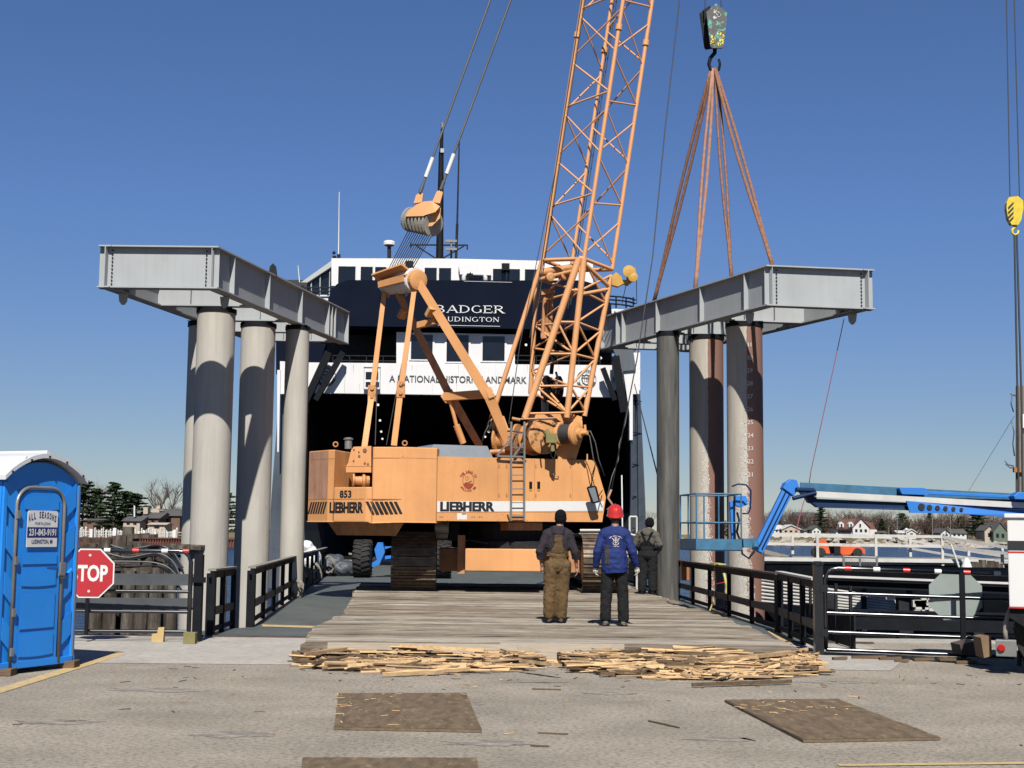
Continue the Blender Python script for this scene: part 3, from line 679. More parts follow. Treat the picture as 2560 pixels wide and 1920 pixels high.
LET = {'B':[('T',(.15,0),(.15,1),(.06,0),(.06,1)),('C',(.35,.75),.38,.24,-90,90),('C',(.38,.25),.45,.25,-90,90),('N',(.1,.98),(.36,.98)),('N',(.1,.5),(.4,.5)),('N',(.1,.02),(.4,.02))],
 'A':[('N',(.05,0),(.48,1),(.05,0)),('T',(.48,1),(.92,0),(.92,0)),('N',(.2,.33),(.75,.33))],
 'D':[('T',(.15,0),(.15,1),(.06,0),(.06,1)),('C',(.32,.5),.56,.48,-90,90),('N',(.1,.98),(.34,.98)),('N',(.1,.02),(.34,.02))],
 'G':[('C',(.5,.5),.42,.48,48,325),('T',(.86,.08),(.86,.42),(.84,.43))],
 'E':[('T',(.15,0),(.15,1),(.06,0),(.06,1)),('N',(.1,.98),(.85,.98)),('N',(.1,.52),(.7,.52)),('N',(.1,.02),(.9,.02)),('N',(.85,1),(.87,.75)),('N',(.9,0),(.93,.25)),('N',(.7,.4),(.7,.64))],
 'R':[('T',(.15,0),(.15,1),(.06,0),(.06,1)),('C',(.35,.75),.4,.24,-90,90),('N',(.1,.98),(.36,.98)),('N',(.1,.5),(.4,.5)),('T',(.42,.5),(.88,0),(.95,0))],
 'L':[('T',(.15,0),(.15,1),(.13,0),(.13,1)),('N',(.1,.02),(.88,.02)),('N',(.88,0),(.92,.25))],
 'U':[('T',(.18,.3),(.18,1),(.18,1)),('C',(.5,.32),.32,.3,180,360),('N',(.82,.3),(.82,1),(.82,1))],
 'I':[('T',(.5,0),(.5,1),(.5,0),(.5,1))],'N':[('N',(.14,0),(.14,1),(.12,0),(.1,1)),('T',(.14,1),(.84,0)),('N',(.86,0),(.86,1),(.88,1))],
 'T':[('T',(.5,0),(.5,1),(.5,0)),('N',(.05,.98),(.95,.98)),('N',(.05,1),(.03,.72)),('N',(.95,1),(.97,.72))],
 'O':[('C',(.5,.5),.42,.48,0,360)]}
WD = {'I':.42,'L':.82,'E':.88,'T':.95,'N':1.05,'O':1.05,'D':1.05,'G':1.05,'A':1.05}
for s, x0, x1, yb, yt, nm in (('BADGER',1088,1261,781,763,'ship_name'),('LUDINGTON',1104,1248,803,792,'home_port')):
    b = MB(); A = U(x0,yb,YS-.53); sc = U(x0,yt,YS-.53).z - A.z; tot = PX(x1)-PX(x0); ws = [WD.get(c,1) for c in s]
    ml = 3 if False else 1; gap = .12; unit = tot/(sum(ws)+gap*(len(s)-1)); x = A.x
    for c, w in zip(s, ws): L_(b, V(x,YS-.53,A.z), sc, w*unit/sc, LET[c]); x += (w+gap)*unit
    b.build(nm, 'white', ship)
b = MB(); b.tube(U(1095,813,YS-.52), U(1250,816,YS-.52), .015, n=4); b.tube(U(1160,703,YS-.52), U(1280,706,YS-.52), .012, n=4); b.build('plate_seam', 'ship_white', ship)
# bridge
b = MB(); fpoly(b, [(831,648),(1130,649),(1480,657),(1480,712),(831,712)], YS+1.0, 7); o = b.build('bridge', 'ship_white', ship, bevel=.05)
for x0, x1 in ((845,889),(901,932),(937,966),(1061,1092),(1097,1128),(1232,1263),(1268,1300),(1312,1343),(1349,1382),(1396,1428)):
    y0 = 666 + (x0-845)*.016; b = MB(); fbox(b,x0-2,y0-2,x1+2,712,YS+.95,.04); w = b.build('window', 'ship_white', o)
    b = MB(); fbox(b,x0,y0,x1,711,YS+.92,.04); b.build('pane', 'window_dark', w)
b = MB(); fpoly(b, [(1146,659),(1226,661),(1228,688),(1150,686)], YS+.6, .4); d = b.build('door_hood', 'ship_white', o)
b = MB(); P = [U(x,y,YS+.7) for x,y in ((1160,712),(1160,690),(1166,684),(1208,685),(1213,691),(1213,713))]; b.path(P, .12, 8); b.build('door_frame', 'ship_white', o)
b = MB(); fbox(b,1173,694,1203,712,YS+.9,.06); b.build('door', 'window_dark', o)
b = MB(); fbox(b,1167,683,1183,687,YS+.55,.05); fbox(b,1174,680,1177,690,YS+.55,.05); b.build('door_light', 'dark_steel', o)
# sloping wing screen left of the bridge
b = MB(); fpoly(b, [(831,650),(833,664),(768,706),(752,706)], YS+1.2, .3); b.build('wing_roof_edge', 'steel_band', ship)
b = MB(); fpoly(b, [(833,664),(833,735),(768,735),(768,706)], YS+1.5, .2); b.build('wing_glazing', 'window_dark', ship)
b = MB()
for x, y in ((776,700),(798,686),(822,670)): fbox(b,x,y,x+4,735,YS+1.35,.15)
b.build('wing_mullions', 'steel_grey', ship)
b = MB()
for y in (719,729): b.tube(U(757,y,YS+.6), U(838,y,YS+.6), .035, n=5)
for x in (776,798,820): b.tube(U(x,719,YS+.6), U(x,740,YS+.6), .035, n=5)
b.build('wing_railing', 'dark_steel', ship)
b = MB(); fbox(b,757,738,838,760,YS+1,3); b.build('wing_deck', 'ship_white', ship)
# masts and antennas
b = MB(); b.tube(U(1099,650,YS+3), U(1103,380,YS+3), .20, .13, 12); b.tube(U(1103,380,YS+3), U(1106,312,YS+3), .10, .07, 8); o = b.build('main_mast', 'black_paint', ship)
b = MB(); b.tube(U(1027,612,YS+3), U(1170,613,YS+3), .045, n=6)
for q in (((1040,614),(1092,648)),((1160,615),(1108,645)),((1027,606),(1027,620)),((1168,613),(1168,624))): b.tube(U(*q[0],YS+3), U(*q[1],YS+3), .04, n=5)
b.build('crosstree', 'dark_steel', o)
b = MB(); fbox(b,1101,371,1110,381,YS+2.8,.3); b.build('mast_light', 'steel_band', o)
b = MB(); b.tube(U(1106,322,YS+2.9), U(1106,307,YS+2.9), .09, n=8); b.sphere(U(1107,318,YS+2.75), .05, 8); b.build('masthead_light', 'grey_metal', o)
b = MB(); b.tube(U(1140,650,YS+3), U(1143,560,YS+3), .07, n=6); b.tube(U(1143,560,YS+3), U(1148,354,YS+3), .05, .035, 6); b.build('second_mast', 'dark_steel', ship)
for y in (604,624):
    b = MB(); c = U(1128,y,YS+3); b.box(c.x-.3,c.x+.3,c.y-.1,c.y+.1,c.z-.04,c.z+.08); b.tube(c, U(1128,648,YS+3), .06, n=6); b.build('radar', 'grey_metal', ship)
b = MB(); c = U(973,608,YS+3); b.lathe(U(973,613,YS+3), (0,0,1), [(.30,0),(.31,.12),(.28,.2),(.18,.24)], 20); o = b.build('satellite_dome', 'white', ship)
b = MB(); b.tube(U(973,648,YS+3), U(973,613,YS+3), .1, n=8); b.lathe(U(973,617,YS+3),(0,0,1),[(.1,0),(.28,.08)],16); b.build('dome_stand', 'dark_steel', o)
b = MB(); b.tube(U(846,645,YS+2), U(848,480,YS+2), .035, .02, 6); b.build('whip_antenna', 'white', ship)
b = MB(); b.tube(U(749,706,YS+2), U(745,664,YS+2), .03, .02, 6); b.build('whip_antenna', 'white', ship)
b = MB(); b.tube(U(836,650,YS+2), U(836,640,YS+2), .1, n=8); b.sphere(U(835,632,YS+2), .09, 10); b.tube(U(847,650,YS+2), U(847,636,YS+2), .09, n=8); b.build('searchlight', 'dark_steel', ship)
b = MB(); fbox(b,1254,658,1274,675,YS+.5,.4); b.tube(U(1263,675,YS+.7), U(1263,712,YS+.7), .03, n=5); b.build('floodlight', 'black_paint', ship)
b = MB(); fbox(b,1013,652,1033,665,YS+.8,.4); b.build('floodlight', 'black_paint', ship)
# right quarter: railing, plates
b = MB()
for y in (741,750,760):
    P = [U(1500,y-2,YS+1), U(1550,y+1,YS), U(1575,y+5,YS+.5), U(1588,y+9,YS+2)]; b.path(P, .045, 6)
for x in (1515,1540,1565,1583): b.tube(U(x,743,YS+.6), U(x,770,YS+.6), .04, n=5)
b.build('quarter_railing', 'black_paint', ship)
b = MB(); fpoly(b, [(1495,770),(1590,775),(1595,870),(1500,860)], YS+1.2, 3); b.build('quarter_house', 'ship_white', ship)
b = MB(); fpoly(b, [(1533,873),(1583,873),(1590,925),(1556,928)], YS-.2, .2); b.build('quarter_plate', 'ship_hull', ship)
# hinged gate arms either side
for P, w in ((((822,880),(762,1010)),.34),(((858,880),(790,1000)),.26),(((1507,920),(1537,1000)),.24),(((1538,890),(1560,1030)),.38)):
    b = MB(); b.bar(U(*P[0],YS-.7), U(*P[1],YS-.5), w, .3, up=V(0,1,0)); b.build('gate_arm', 'black_paint', ship)
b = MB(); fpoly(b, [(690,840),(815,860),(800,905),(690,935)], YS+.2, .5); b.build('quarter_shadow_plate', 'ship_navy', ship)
for x, y, yy in ((945,1012,3),(950,1051,9),(953,1079,14),(956,1097,20),(955,983,1),(1080,985,1),(1140,819,2),(1315,862,3),(1502,895,3),(1238,1086,15),(826,982,.6),(1222,1079,12),(1213,1092,16)):
    b = MB(); b.sphere(U(x,y,YS+yy-(.5 if yy < 2 else 0)), .07 if yy > 2 else .04, 8); b.build('deck_lamp', 'lamp', ship)
b = MB(); rn = random.Random(21)
for x in (800,862,930,1010,1082,1160,1238,1310,1392,1470): fbox(b,x,912,x+.7,984,YS-.012,.01)
b.build('plate_seams', 'seam', ship)
for i in range(16):
    x = rn.uniform(775,1520); y = rn.choice((913,947,960)); b = MB(); w_ = rn.uniform(.5,1.6); fpoly(b, [(x,y),(x+w_,y),(x+w_*.6,y+rn.uniform(10,34)),(x+w_*.4,y+rn.uniform(8,30))], YS-.011, .008); b.build('rust_run', 'rust_run', ship)
b = MB()
for y in (1000,1080,1160,1240,1320): b.tube(U(1581,y,YS-.02), U(1604,y+4,YS+1.15), .02, n=4)
b.tube(U(1592,930,YS+.6), U(1596,1400,YS+.55), .02, n=4); b.build('hull_seams', 'ship_navy', ship)
# things standing at the stern
b = MB(); c = U(1655,1300,90); 
o = root('channel_marker', V(U(1655,1340,90).x, 90, -1), 'slim white marker post beyond the ferry right of the hull', 'marker post')
b = MB(); b.tube(V(c.x,90,-1), U(1654,1265,90), .16, n=8); b.build('post', 'white', o)
b = MB(); q = U(1655,1262,90); b.tube(q, q+V(0,0,.25), .2, n=8); b.build('lamp_head', 'grey_metal', o)
# ================================================================ the crawler crane
CY = 33.0
crane = root('crawler_crane', V(0, 36, .2), 'orange crawler crane with lattice boom standing on the timber mats', 'crane')
def T(px, py, Y): return U(px, py, Y)
def XY(px, Y): p = U(px, 1330, Y); return (p.x, Y)
# ---- superstructure plan outline (rear faceted, long side towards the right)
C3, C2, C1, C0 = XY(768,33.35), XY(817,32.6), XY(913,31.95), XY(1007,31.8)
S0, S1 = XY(1090,32.05), XY(1092,32.15)
SE = XY(1508,33.9)
def zz(py, px, Y): return U(px, py, Y).z
zb = zz(1306, 1000, 31.8); zt2 = zz(1117, 1000, 31.8); zside = zz(1144, 1094, 32.15)
B4, B5, B6 = XY(905,37.0), XY(1010,37.6), XY(1120,37.0)
def col(poly, z0, z1): return [V(x,y,z0) for x, y in poly], V(0,0,z1-z0)
RL, RR = XY(832,32.5), XY(928,31.93)                # recess edges on the rear line
back = 33.9
zrec = zz(1218, 880, 32.3)
b = MB()
P, v = col([RL,C2,C3,B4,B5,(RL[0]+.35,back)], zb, zt2-.04); b.prism(P, v)
P, v = col([S0,C0,RR,(RR[0]+.1,back),(S0[0]+.1,back)], zb, zt2); b.prism(P, v)
P, v = col([RR,C1,RL,(RL[0]+.35,back-.01),(RR[0]+.1,back-.01)], zb, zrec); b.prism(P, v)
P, v = col([(RR[0]+.102,back),(RL[0]+.352,back),B5,B6,(S0[0]+.1,back+.01)], zb, zt2-.1); b.prism(P, v)
cw = b.build('counterweight', 'orange', crane, bevel=.025)
b = MB()                                             # belly block underneath
P0 = [XY(818,33.0), XY(1010,32.5), XY(1010,36), XY(860,36.5)]; P1 = [XY(842,33.1), XY(990,32.7), XY(990,35.6), XY(870,36)]
b.hexa([V(x,y,zb-.31) for x,y in P1], [V(x,y,zb+.002) for x,y in P0]); b.build('belly_block', 'orange_dirty', crane)
def on(A, B, t, z, out=.004):                        # point on a vertical facet
    A, B = V(*A,0), V(*B,0); n = V(B.y-A.y, -(B.x-A.x), 0).normalized()
    if n.y > 0: n = -n
    p = A.lerp(B, t) + n*out; p.z = z; return p, n, (B-A).normalized()
def strip(b, A, B, t0, t1, z0, z1, o0=.004, th=.0):
    p, n, _ = on(A,B,t0,z0,o0); q, _, _ = on(A,B,t1,z0,o0); b.hexa([p-n*.03,q-n*.03,q,p],[p-n*.03+V(0,0,z1-z0),q-n*.03+V(0,0,z1-z0),q+V(0,0,z1-z0),p+V(0,0,z1-z0)])
# lid seam, ledge lines
b = MB(); zs = zz(1145,1000,31.8)
for A, B, t0, t1 in ((C0,S0,0,1),(C1,C0,.16,1),(C2,C3,0,1),(C1,C2,.85,1)): strip(b,A,B,t0,t1,zs,zs+.012,.003)
zl = zz(1248.5,950,31.9); zl2 = zz(1278,950,31.9)
for A, B, t0, t1 in ((C1,C0,.02,.95),(C2,C1,.0,.97),(C3,C2,.05,.95)): strip(b,A,B,t0,t1,zl,zl+.018,.003)
b.build('panel_seams', 'orange_dirty', cw)
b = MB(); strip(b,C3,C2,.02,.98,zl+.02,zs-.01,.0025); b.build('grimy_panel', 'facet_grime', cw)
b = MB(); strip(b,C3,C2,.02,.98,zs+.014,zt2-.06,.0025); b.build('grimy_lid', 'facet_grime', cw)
# slanted louvres
for A, B, n, lean, t0, t1 in ((C3,C2,7,-.5,.06,.93),(C1,C0,7,.55,.05,.93)):
    for i in range(n):
        b = MB(); t = t0+(t1-t0)*(i+.5)/n; z0 = zl2-.06; z1 = zl-.05; dt = .16*(t1-t0)/n*1.9; sh = -lean*(t1-t0)/n*1.2
        p0,nn,_ = on(A,B,t-dt-sh,z0,.006); p1,_,_ = on(A,B,t+dt-sh,z0,.006); p2,_,_ = on(A,B,t+dt+sh,z1,.006); p3,_,_ = on(A,B,t-dt+sh,z1,.006)
        b.prism([p0,p1,p2,p3], -nn*.02); b.build('louvre', 'dark_steel', cw)
b = MB(); p, n, t = on(C2, C1, .06, zl2-.04, .002); q, _, _ = on(C2, C1, .94, zl2, .002)
[text(b, 'LIEBHERR', p+t*e_, t, (0,0,1), (q-p).length-.016, .25, .006+i_*.0006, .03) for i_, e_ in enumerate((0,.008,.016))]; b.build('lettering', 'black_ink', cw)
b = MB(); p, n, t = on(C2, C1, .32, zz(1244,860,32.2), .002); text(b, '853', p, t, (0,0,1), .36, .17, .006, .03); b.build('model_number', 'black_ink', cw)
# recess contents
b = MB(); yb = 32.75
b.prism([T(870,1158,yb),T(878,1125,yb),T(884,1117,yb),T(928,1115,yb),T(928,1165,yb),T(865,1166,yb)], V(0,.5,0)); b.prism([T(865,1167,yb-.05),T(928,1166,yb-.05),T(928,1181,yb-.05),T(865,1181,yb-.05)], V(0,.35,0))
b.build('stay_bracket', 'orange', crane)
for x, y, r in ((885,1124,.02),(897,1130,.02),(898,1140,.03),(912,1126,.05),(884,1152,.02),(912,1158,.025),(920,1160,.025)): b = MB(); c = T(x,y,yb-.002); b.tube(c, c-V(0,.015,0), r, n=8); b.build('bracket_bolt', 'rust', crane)
b = MB(); b.box(RL[0]+.4, RR[0]-.02, 33.3, 33.4, zrec+.005, zz(1180,890,33)); b.build('recess_back', 'dark_steel', crane)
b = MB(); c = T(900,1202,32.7); b.lathe(c-V(.18,0,0), (1,.2,0), [(.16,0),(.16,.04),(.11,.06),(.11,.22),(.16,.24),(.16,.28),(.12,.33),(.12,.4)], 18); b.build('recess_winch', 'machine_orange', crane)
# lifting eyes, exhaust
for x, y, Y in ((1012,1108,32.6),(839,1111,33.2)):
    b = MB(); c = T(x,y,Y); b.path([c+V(math.cos(a)*.055,0,math.sin(a)*.055) for a in [i*math.pi/6 for i in range(12)]], .018, 6, closed=True); b.build('lifting_eye', 'orange_dirty', crane)
b = MB(); b.tube(T(871,1122,33.8), T(871,1094,33.8), .09, n=14); b.tube(T(871,1099,33.8), T(871,1096,33.8), .12, n=14); b.build('exhaust_pipe', 'grey_metal', crane)
# ---- machinery house side
TL = V(S1[0],S1[1],0); TR = V(SE[0],SE[1],0); ds = (TR-TL).normalized(); ns = V(ds.y,-ds.x,0)
Wd = 2.9; zsr = zz(1156,1489,33.85); zbr = zz(1305,1508,33.9)
def SP(px, py, out=0):                               # point on the house side plane
    d = ray(px,py); O = V(0,0,CAMZ); pl = TL + ns*out; t = (pl-O).dot(ns)/d.dot(ns); return O + d*t
b = MB(); outline = [SP(1092,1300),SP(1092,1146),SP(1096,1143),SP(1478,1152),SP(1487,1156),SP(1513,1243),SP(1504,1303)]
b.prism(outline, -ns*Wd); house = b.build('machinery_house', 'orange', crane, bevel=.02)
def side_quad(b, x0,y0,x1,y1,x2,y2,x3,y3, out, th=.01):
    b.prism([SP(x0,y0,out),SP(x1,y1,out),SP(x2,y2,out),SP(x3,y3,out)], -ns*th)
b = MB(); side_quad(b,1093,1253,1511,1253,1507,1277,1093,1280,.006,.01); b.build('white_stripe', 'white', house)
b = MB(); p = SP(1100,1278,.008); q = SP(1236,1278,.008); [text(b, 'LIEBHERR', p+ds*e_, q-p, (0,0,1), (q-p).length-.02, SP(1100,1255).z-SP(1100,1279).z, .004+i_*.0006, .03) for i_, e_ in enumerate((0,.009,.018))]; b.build('lettering', 'black_ink', house)
b = MB()
for x in (1244,1271,1336,1430):
    side_quad(b,x,1148,x+.9,1148,x+.9,1252,x,1252,.002,.008)
b.build('door_gap', 'orange_dirty', house)
b = MB(); rn = random.Random(14)
for i in range(46):                                  # chipped paint along the lower edges and corners
    x = rn.choice((rn.uniform(1093,1505), rn.uniform(1235,1330))); y = rn.choice((1302-rn.random()**2*18, 1302-rn.random()**3*60, 1148+rn.random()**2*10)); r_ = rn.uniform(.4,1.6)
    pts_ = [(x+math.cos(a)*r_*rn.uniform(.6,1.6), min(1303.5,y+math.sin(a)*r_*rn.uniform(.4,1.1))) for a in (0,1.2,2.5,3.7,5)]
    b.ngon([SP(px_,py_,.0045) for px_, py_ in pts_])
b.build('paint_chips', 'rust', house)
for x in (1248,1267,1340,1426):
    for y in (1165,1238): b = MB(); side_quad(b,x-1.2,y-4,x+1.2,y-4,x+1.2,y+4,x-1.2,y+4,.014,.016); b.build('hinge', 'orange_dirty', house)
for x in (1100,1106,1180,1186,1198,1204):
    b = MB(); c_ = SP(x,1292,.004); b.tube(c_, c_+ns*.01, .012, n=6); b.build('bolt', 'rust', house)
b = MB(); b.path([SP(1380,1190,.0),SP(1380,1190,.06),SP(1396,1190,.06),SP(1396,1190,.0)], .012, 6); b.build('grab_handle', 'orange', house)
b = MB(); side_quad(b,1092,1281,1506,1280,1506,1281,1092,1282,.002,.008); b.build('panel_seams', 'orange_dirty', house)
for x in (1327,1347):
    b = MB(); side_quad(b,x-3.5,1204,x+3.5,1204,x+3.5,1222,x-3.5,1222,.012,.02); h = b.build('door_handle', 'black_paint', house)
    b = MB(); side_quad(b,x-3.5,1222.5,x+3.5,1222.5,x+3.5,1227,x-3.5,1227,.012,.02); b.build('handle_tag', 'yellow', h)
b = MB(); side_quad(b,1143,1283,1167,1283,1167,1299,1143,1299,.004,.006); b.build('warning_label', 'white', house)
b = MB(); side_quad(b,1155,1283.5,1166,1283.5,1166,1286,1155,1286,.007,.003); b.build('label_mark', 'logo_red', house)
# oval red emblem with curved lettering
b = MB(); c = SP(1171,1202,.004); up = V(0,0,1); k = 33/F
def el(rx, rz, a): return c + ds*(rx*math.cos(a)*k) + up*(rz*math.sin(a)*k)
n = 28
for i in range(n):
    a0, a1 = 2*math.pi*i/n, 2*math.pi*(i+1)/n; b.quad(el(14,19,a0),el(14,19,a1),el(15.3,20.3,a1),el(15.3,20.3,a0))
A = [R(205+i*130/10) for i in range(11)]; b.ngon([el(14,19,a) for a in A])
for i in range(16):
    a0, a1 = 2*math.pi*i/16, 2*math.pi*(i+1)/16; q = c - ds*4*k + up*6*k
    b.quad(*(q+ds*r*math.cos(a)*k+up*r*1.25*math.sin(a)*k for a, r in ((a0,3.2),(a1,3.2),(a1,4.2),(a0,4.2))))
b.bar(c-ds*9*k-up*5*k, c+ds*3*k-up*4*k, 1.6*k, .004, up=ns); b.bar(c+ds*1*k-up*4*k, c+ds*9*k-up*0*k, 2.2*k, .004, up=ns); b.bar(c-ds*11*k-up*7*k, c+ds*12*k-up*7*k, 1.2*k, .004, up=ns)
arc_text(b, 'THE KING CO', c, ds, up, 22*k, R(152), R(28), .062, .002, bold=.03)
arc_text(b, 'HOLLAND MI', c, ds, up, 24*k, R(222), R(318), .055, .002, flip=True, bold=.03)
b.build('oval_emblem', 'logo_red', house)
# grey engine cover on the roof
b = MB(); A = [SP(1094,1142,-.25),SP(1230,1145,-.25)]; 
b.hexa([SP(1060,1146,-.2),SP(1234,1147,-.2),SP(1234,1147,-.2)-ns*1.6,SP(1060,1146,-.2)-ns*1.6],[SP(1084,1111,-.45),SP(1218,1115,-.45),SP(1218,1115,-.45)-ns*1.1,SP(1084,1111,-.45)-ns*1.1])
b.build('engine_cover', 'glass_grey', crane)
# under the house: turntable, dark underframe
b = MB(); ct = TL + ds*2.6 - ns*1.5; b.lathe(V(ct.x,ct.y,1.15),(0,0,1),[(1.25,0),(1.25,.25),(1.1,.26),(1.1,.68)],40); b.build('turntable', 'dark_steel', crane)
b = MB(); b.prism([SP(1270,1306,-.2),SP(1356,1306,-.2),SP(1356,1326,-.2),SP(1270,1326,-.2)], -ns*.8); b.build('side_box', 'orange_dirty', crane)
# crawler tracks: long loops of shoes on side frames, heading along the ramp
ax = V(-.049,1,0).normalized(); sx = V(ax.y,-ax.x,0)
def track(pxc, label):
    c0 = U(pxc, 1400, 33.0); c0.z = 0; w = 1.07; hgt = 1.42; r = hgt/2-.06; Lt = 6.3; n_arc = 9; pts = []
    z0 = .2 + .06 + r
    a0 = c0 + ax*(r); a1 = c0 + ax*(Lt - r)
    for i in range(n_arc+1): a = R(90 + 180*i/n_arc); pts.append(a0 + ax*math.cos(a)*r + V(0,0,z0+math.sin(a)*r))
    nb = 30
    for i in range(1, nb): pts.append((a0).lerp(a1, i/nb) + V(0,0,z0-r))
    for i in range(n_arc+1): a = R(270 + 180*i/n_arc); pts.append(a1 + ax*math.cos(a)*r + V(0,0,z0+math.sin(a)*r))
    for i in range(1, nb): pts.append(a1.lerp(a0, i/nb) + V(0,0,z0+r-.03*math.sin(math.pi*i/nb)))
    b = MB(); N = len(pts)
    for i in range(N):
        p, q = pts[i], pts[(i+1) % N]; t = (q-p).normalized(); out = sx.cross(t)
        cc = V(0,0,z0)+(a0+a1)/2
        if out.dot((p+q)/2-cc) < 0: out = -out
        L = (q-p).length; m = (p+q)/2
        def sl(s0, s1, o0, o1, w0=w): 
            A = m + t*L*s0; B = m + t*L*s1
            b.hexa([A-sx*w0/2+out*o0, A+sx*w0/2+out*o0, B+sx*w0/2+out*o0, B-sx*w0/2+out*o0],[A-sx*w0/2+out*o1, A+sx*w0/2+out*o1, B+sx*w0/2+out*o1, B-sx*w0/2+out*o1])
        sl(-.46,.46,-.005,.022); sl(-.12,.02,.022,.058); sl(.28,.38,.022,.04); sl(-.3,.3,-.06,-.005,.3)
    tr = b.build('crawler_track', 'track', crane)
    b = MB(); b.hexa([p+V(0,0,.42) for p in (a0-sx*.36,a0+sx*.36,a1+sx*.36,a1-sx*.36)],[p+V(0,0,1.30) for p in (a0-sx*.36,a0+sx*.36,a1+sx*.36,a1-sx*.36)]); b.build('track_frame', 'orange_dirty', tr)
    for cc in (a0, a1):
        b = MB(); b.lathe(cc+V(0,0,z0)-sx*.5, sx, [(.28,0),(.52,.02),(.56,.14),(.5,.2),(.5,.8),(.56,.86),(.52,.98),(.28,1.0)], 24); b.build('idler_wheel', 'orange', tr)
    return tr
track(1033.5, ''); track(1515, '')
b = MB(); mid = U(1254,1400,33.4); mid.z = 0
def along(px, yy): p = U(px,1400,yy); return p
b.box(U(1163,1400,33.02).x, U(1352,1400,33.02).x, 33.02, 33.75, zz(1428,1250,33.02), zz(1372,1250,33.02)); b.build('front_plate', 'orange', crane, bevel=.02)
b = MB(); b.box(U(1098,1400,34.2).x, U(1460,1400,34.2).x, 34.2, 35.0, .66, 1.2); b.box(U(1098,1400,37).x, U(1440,1400,37).x, 37, 37.8, .66, 1.2)
b.box(U(1150,1400,34).x, U(1380,1400,34).x, 34.1, 37.4, 1.0, 1.4); b.build('cross_frame', 'orange_dirty', crane)
b = MB(); b.box(U(1144,1400,33.5).x, U(1162,1400,33.5).x, 33.5, 33.9, zz(1434,1150,33.5), zz(1338,1150,33.5)); b.build('frame_post', 'orange_dirty', crane)
b = MB(); P = [U(1170,1350,33.6),U(1215,1358,33.5),U(1270,1352,33.6),U(1330,1362,33.5),U(1345,1368,33.5)]; b.path(P, .03, 6); b.tube(U(1235,1366,33.5), U(1310,1366,33.5), .03, n=6); b.build('undercarriage_hose', 'rope', crane)
b = MB(); c = U(1101,1322,33.6); b.tube(U(1088,1318,33.6), U(1122,1318,33.6), .17, n=16); b.tube(U(1088,1334,33.8), U(1120,1334,33.8), .14, n=16); b.build('grey_tank', 'grey_metal', crane)
b = MB(); b.box(U(1122,1300,33.8).x, U(1148,1300,33.8).x, 33.8, 34.2, zz(1352,1130,33.8), zz(1308,1130,33.8)); b.build('pump_box', 'dark_steel', crane)
# ---- ladder
b = MB(); 
for x in (1278,1311): b.bar(SP(x,1054,.16), SP(x-.5,1302,.10), .045, .03, up=ns)
for i in range(8):
    y = 1291 - i*34.5;
    if y < 1080: continue
    b.tube(SP(1279,y,.12), SP(1311,y,.12), .013, n=6)
for P in (((1243,1139),(1278,1096)),((1285,1139),(1310,1105)),((1243,1140),(1312,1142))): b.bar(SP(*P[0],.1), SP(*P[1],.12), .04, .03, up=ns)
b.build('ladder', 'grey_metal', crane)
b = MB(); side_quad(b,1270,1286,1312,1286,1310,1300,1276,1300,.10,.08); b.build('ladder_step', 'orange_dirty', crane)
# ---- mirror
b = MB(); b.prism([SP(x,y,.35) for x,y in ((1468,1220),(1471,1216),(1488,1214),(1492,1218),(1500,1250),(1498,1256),(1484,1259),(1479,1256))], -ns*.03); m_ = b.build('mirror', 'black_paint', crane)
b = MB(); b.prism([SP(x,y,.358) for x,y in ((1471,1221),(1487,1218),(1496,1252),(1484,1255))], -ns*.008); b.build('mirror_glass', 'glass_grey', m_)
b = MB(); b.path([SP(1488,1162,.05),SP(1479,1190,.2),SP(1480,1216,.34)], .012, 5); b.path([SP(1497,1240,.34),SP(1506,1226,.1)], .012, 5); b.build('mirror_arm', 'black_paint', m_)
b = MB(); b.tube(T(1468,1153,33.9), T(1468,1135,33.9), .02, n=6); b.build('corner_pin', 'orange', crane)

# ---- A-frame (gantry)
YA, YB = 33.3, 34.4
HD0, HD1 = T(1042,700,YA), T(972,706,YB)
def leg(p, Yp, q, Yq, w0, w1, m, name='gantry_leg', h=None):
    b = MB(); b.bar(T(*p,Yp), T(*q,Yq), w0, h or w0*.8, up=V(0,1,0), w1=w1, h1=(h or w1*.8)); return b.build(name, m, crane)
leg((1046,706),YA,(1222,992),33.7,.20,.24,'orange'); leg((1222,988),33.7,(1272,1112),34.0,.26,.20,'orange')
leg((996,735),YB,(1120,980),34.8,.17,.20,'orange_dirty'); leg((1120,978),34.8,(1202,1120),35.1,.22,.18,'orange_dirty')
b = MB(); b.bar(T(1046,813,YA+.6), T(1092,802,YA+.2), .13, .15); b.build('gantry_crossbar', 'orange', crane)
b = MB(); b.bar(T(1114,992,34.7), T(1226,984,33.7), .17, .2); b.bar(T(1113,1000,34.75), T(1124,990,34.7), .24, .24); b.bar(T(1218,985,33.68), T(1232,980,33.68), .2, .26); b.build('gantry_crossbar', 'orange', crane)
b = MB(); b.bar(T(1072,790,YA+.15), T(1082,770,YA), .2, .12); b.bar(T(1002,795,YB+.1), T(1012,775,YB), .2, .12); b.build('gantry_lug', 'orange', crane)
b = MB(); b.tube(T(1124,998,34.6), T(1141,1063,34.7), .05, n=8); b.tube(T(1141,1063,34.7), T(1158,1108,34.8), .085, n=10); b.build('gantry_cylinder', 'orange', crane); b = MB(); b.tube(T(1228,1005,33.8), T(1246,1060,33.9), .05, n=8); b.tube(T(1246,1058,33.9), T(1262,1112,34), .09, n=10); b.build('gantry_cylinder', 'orange', crane)
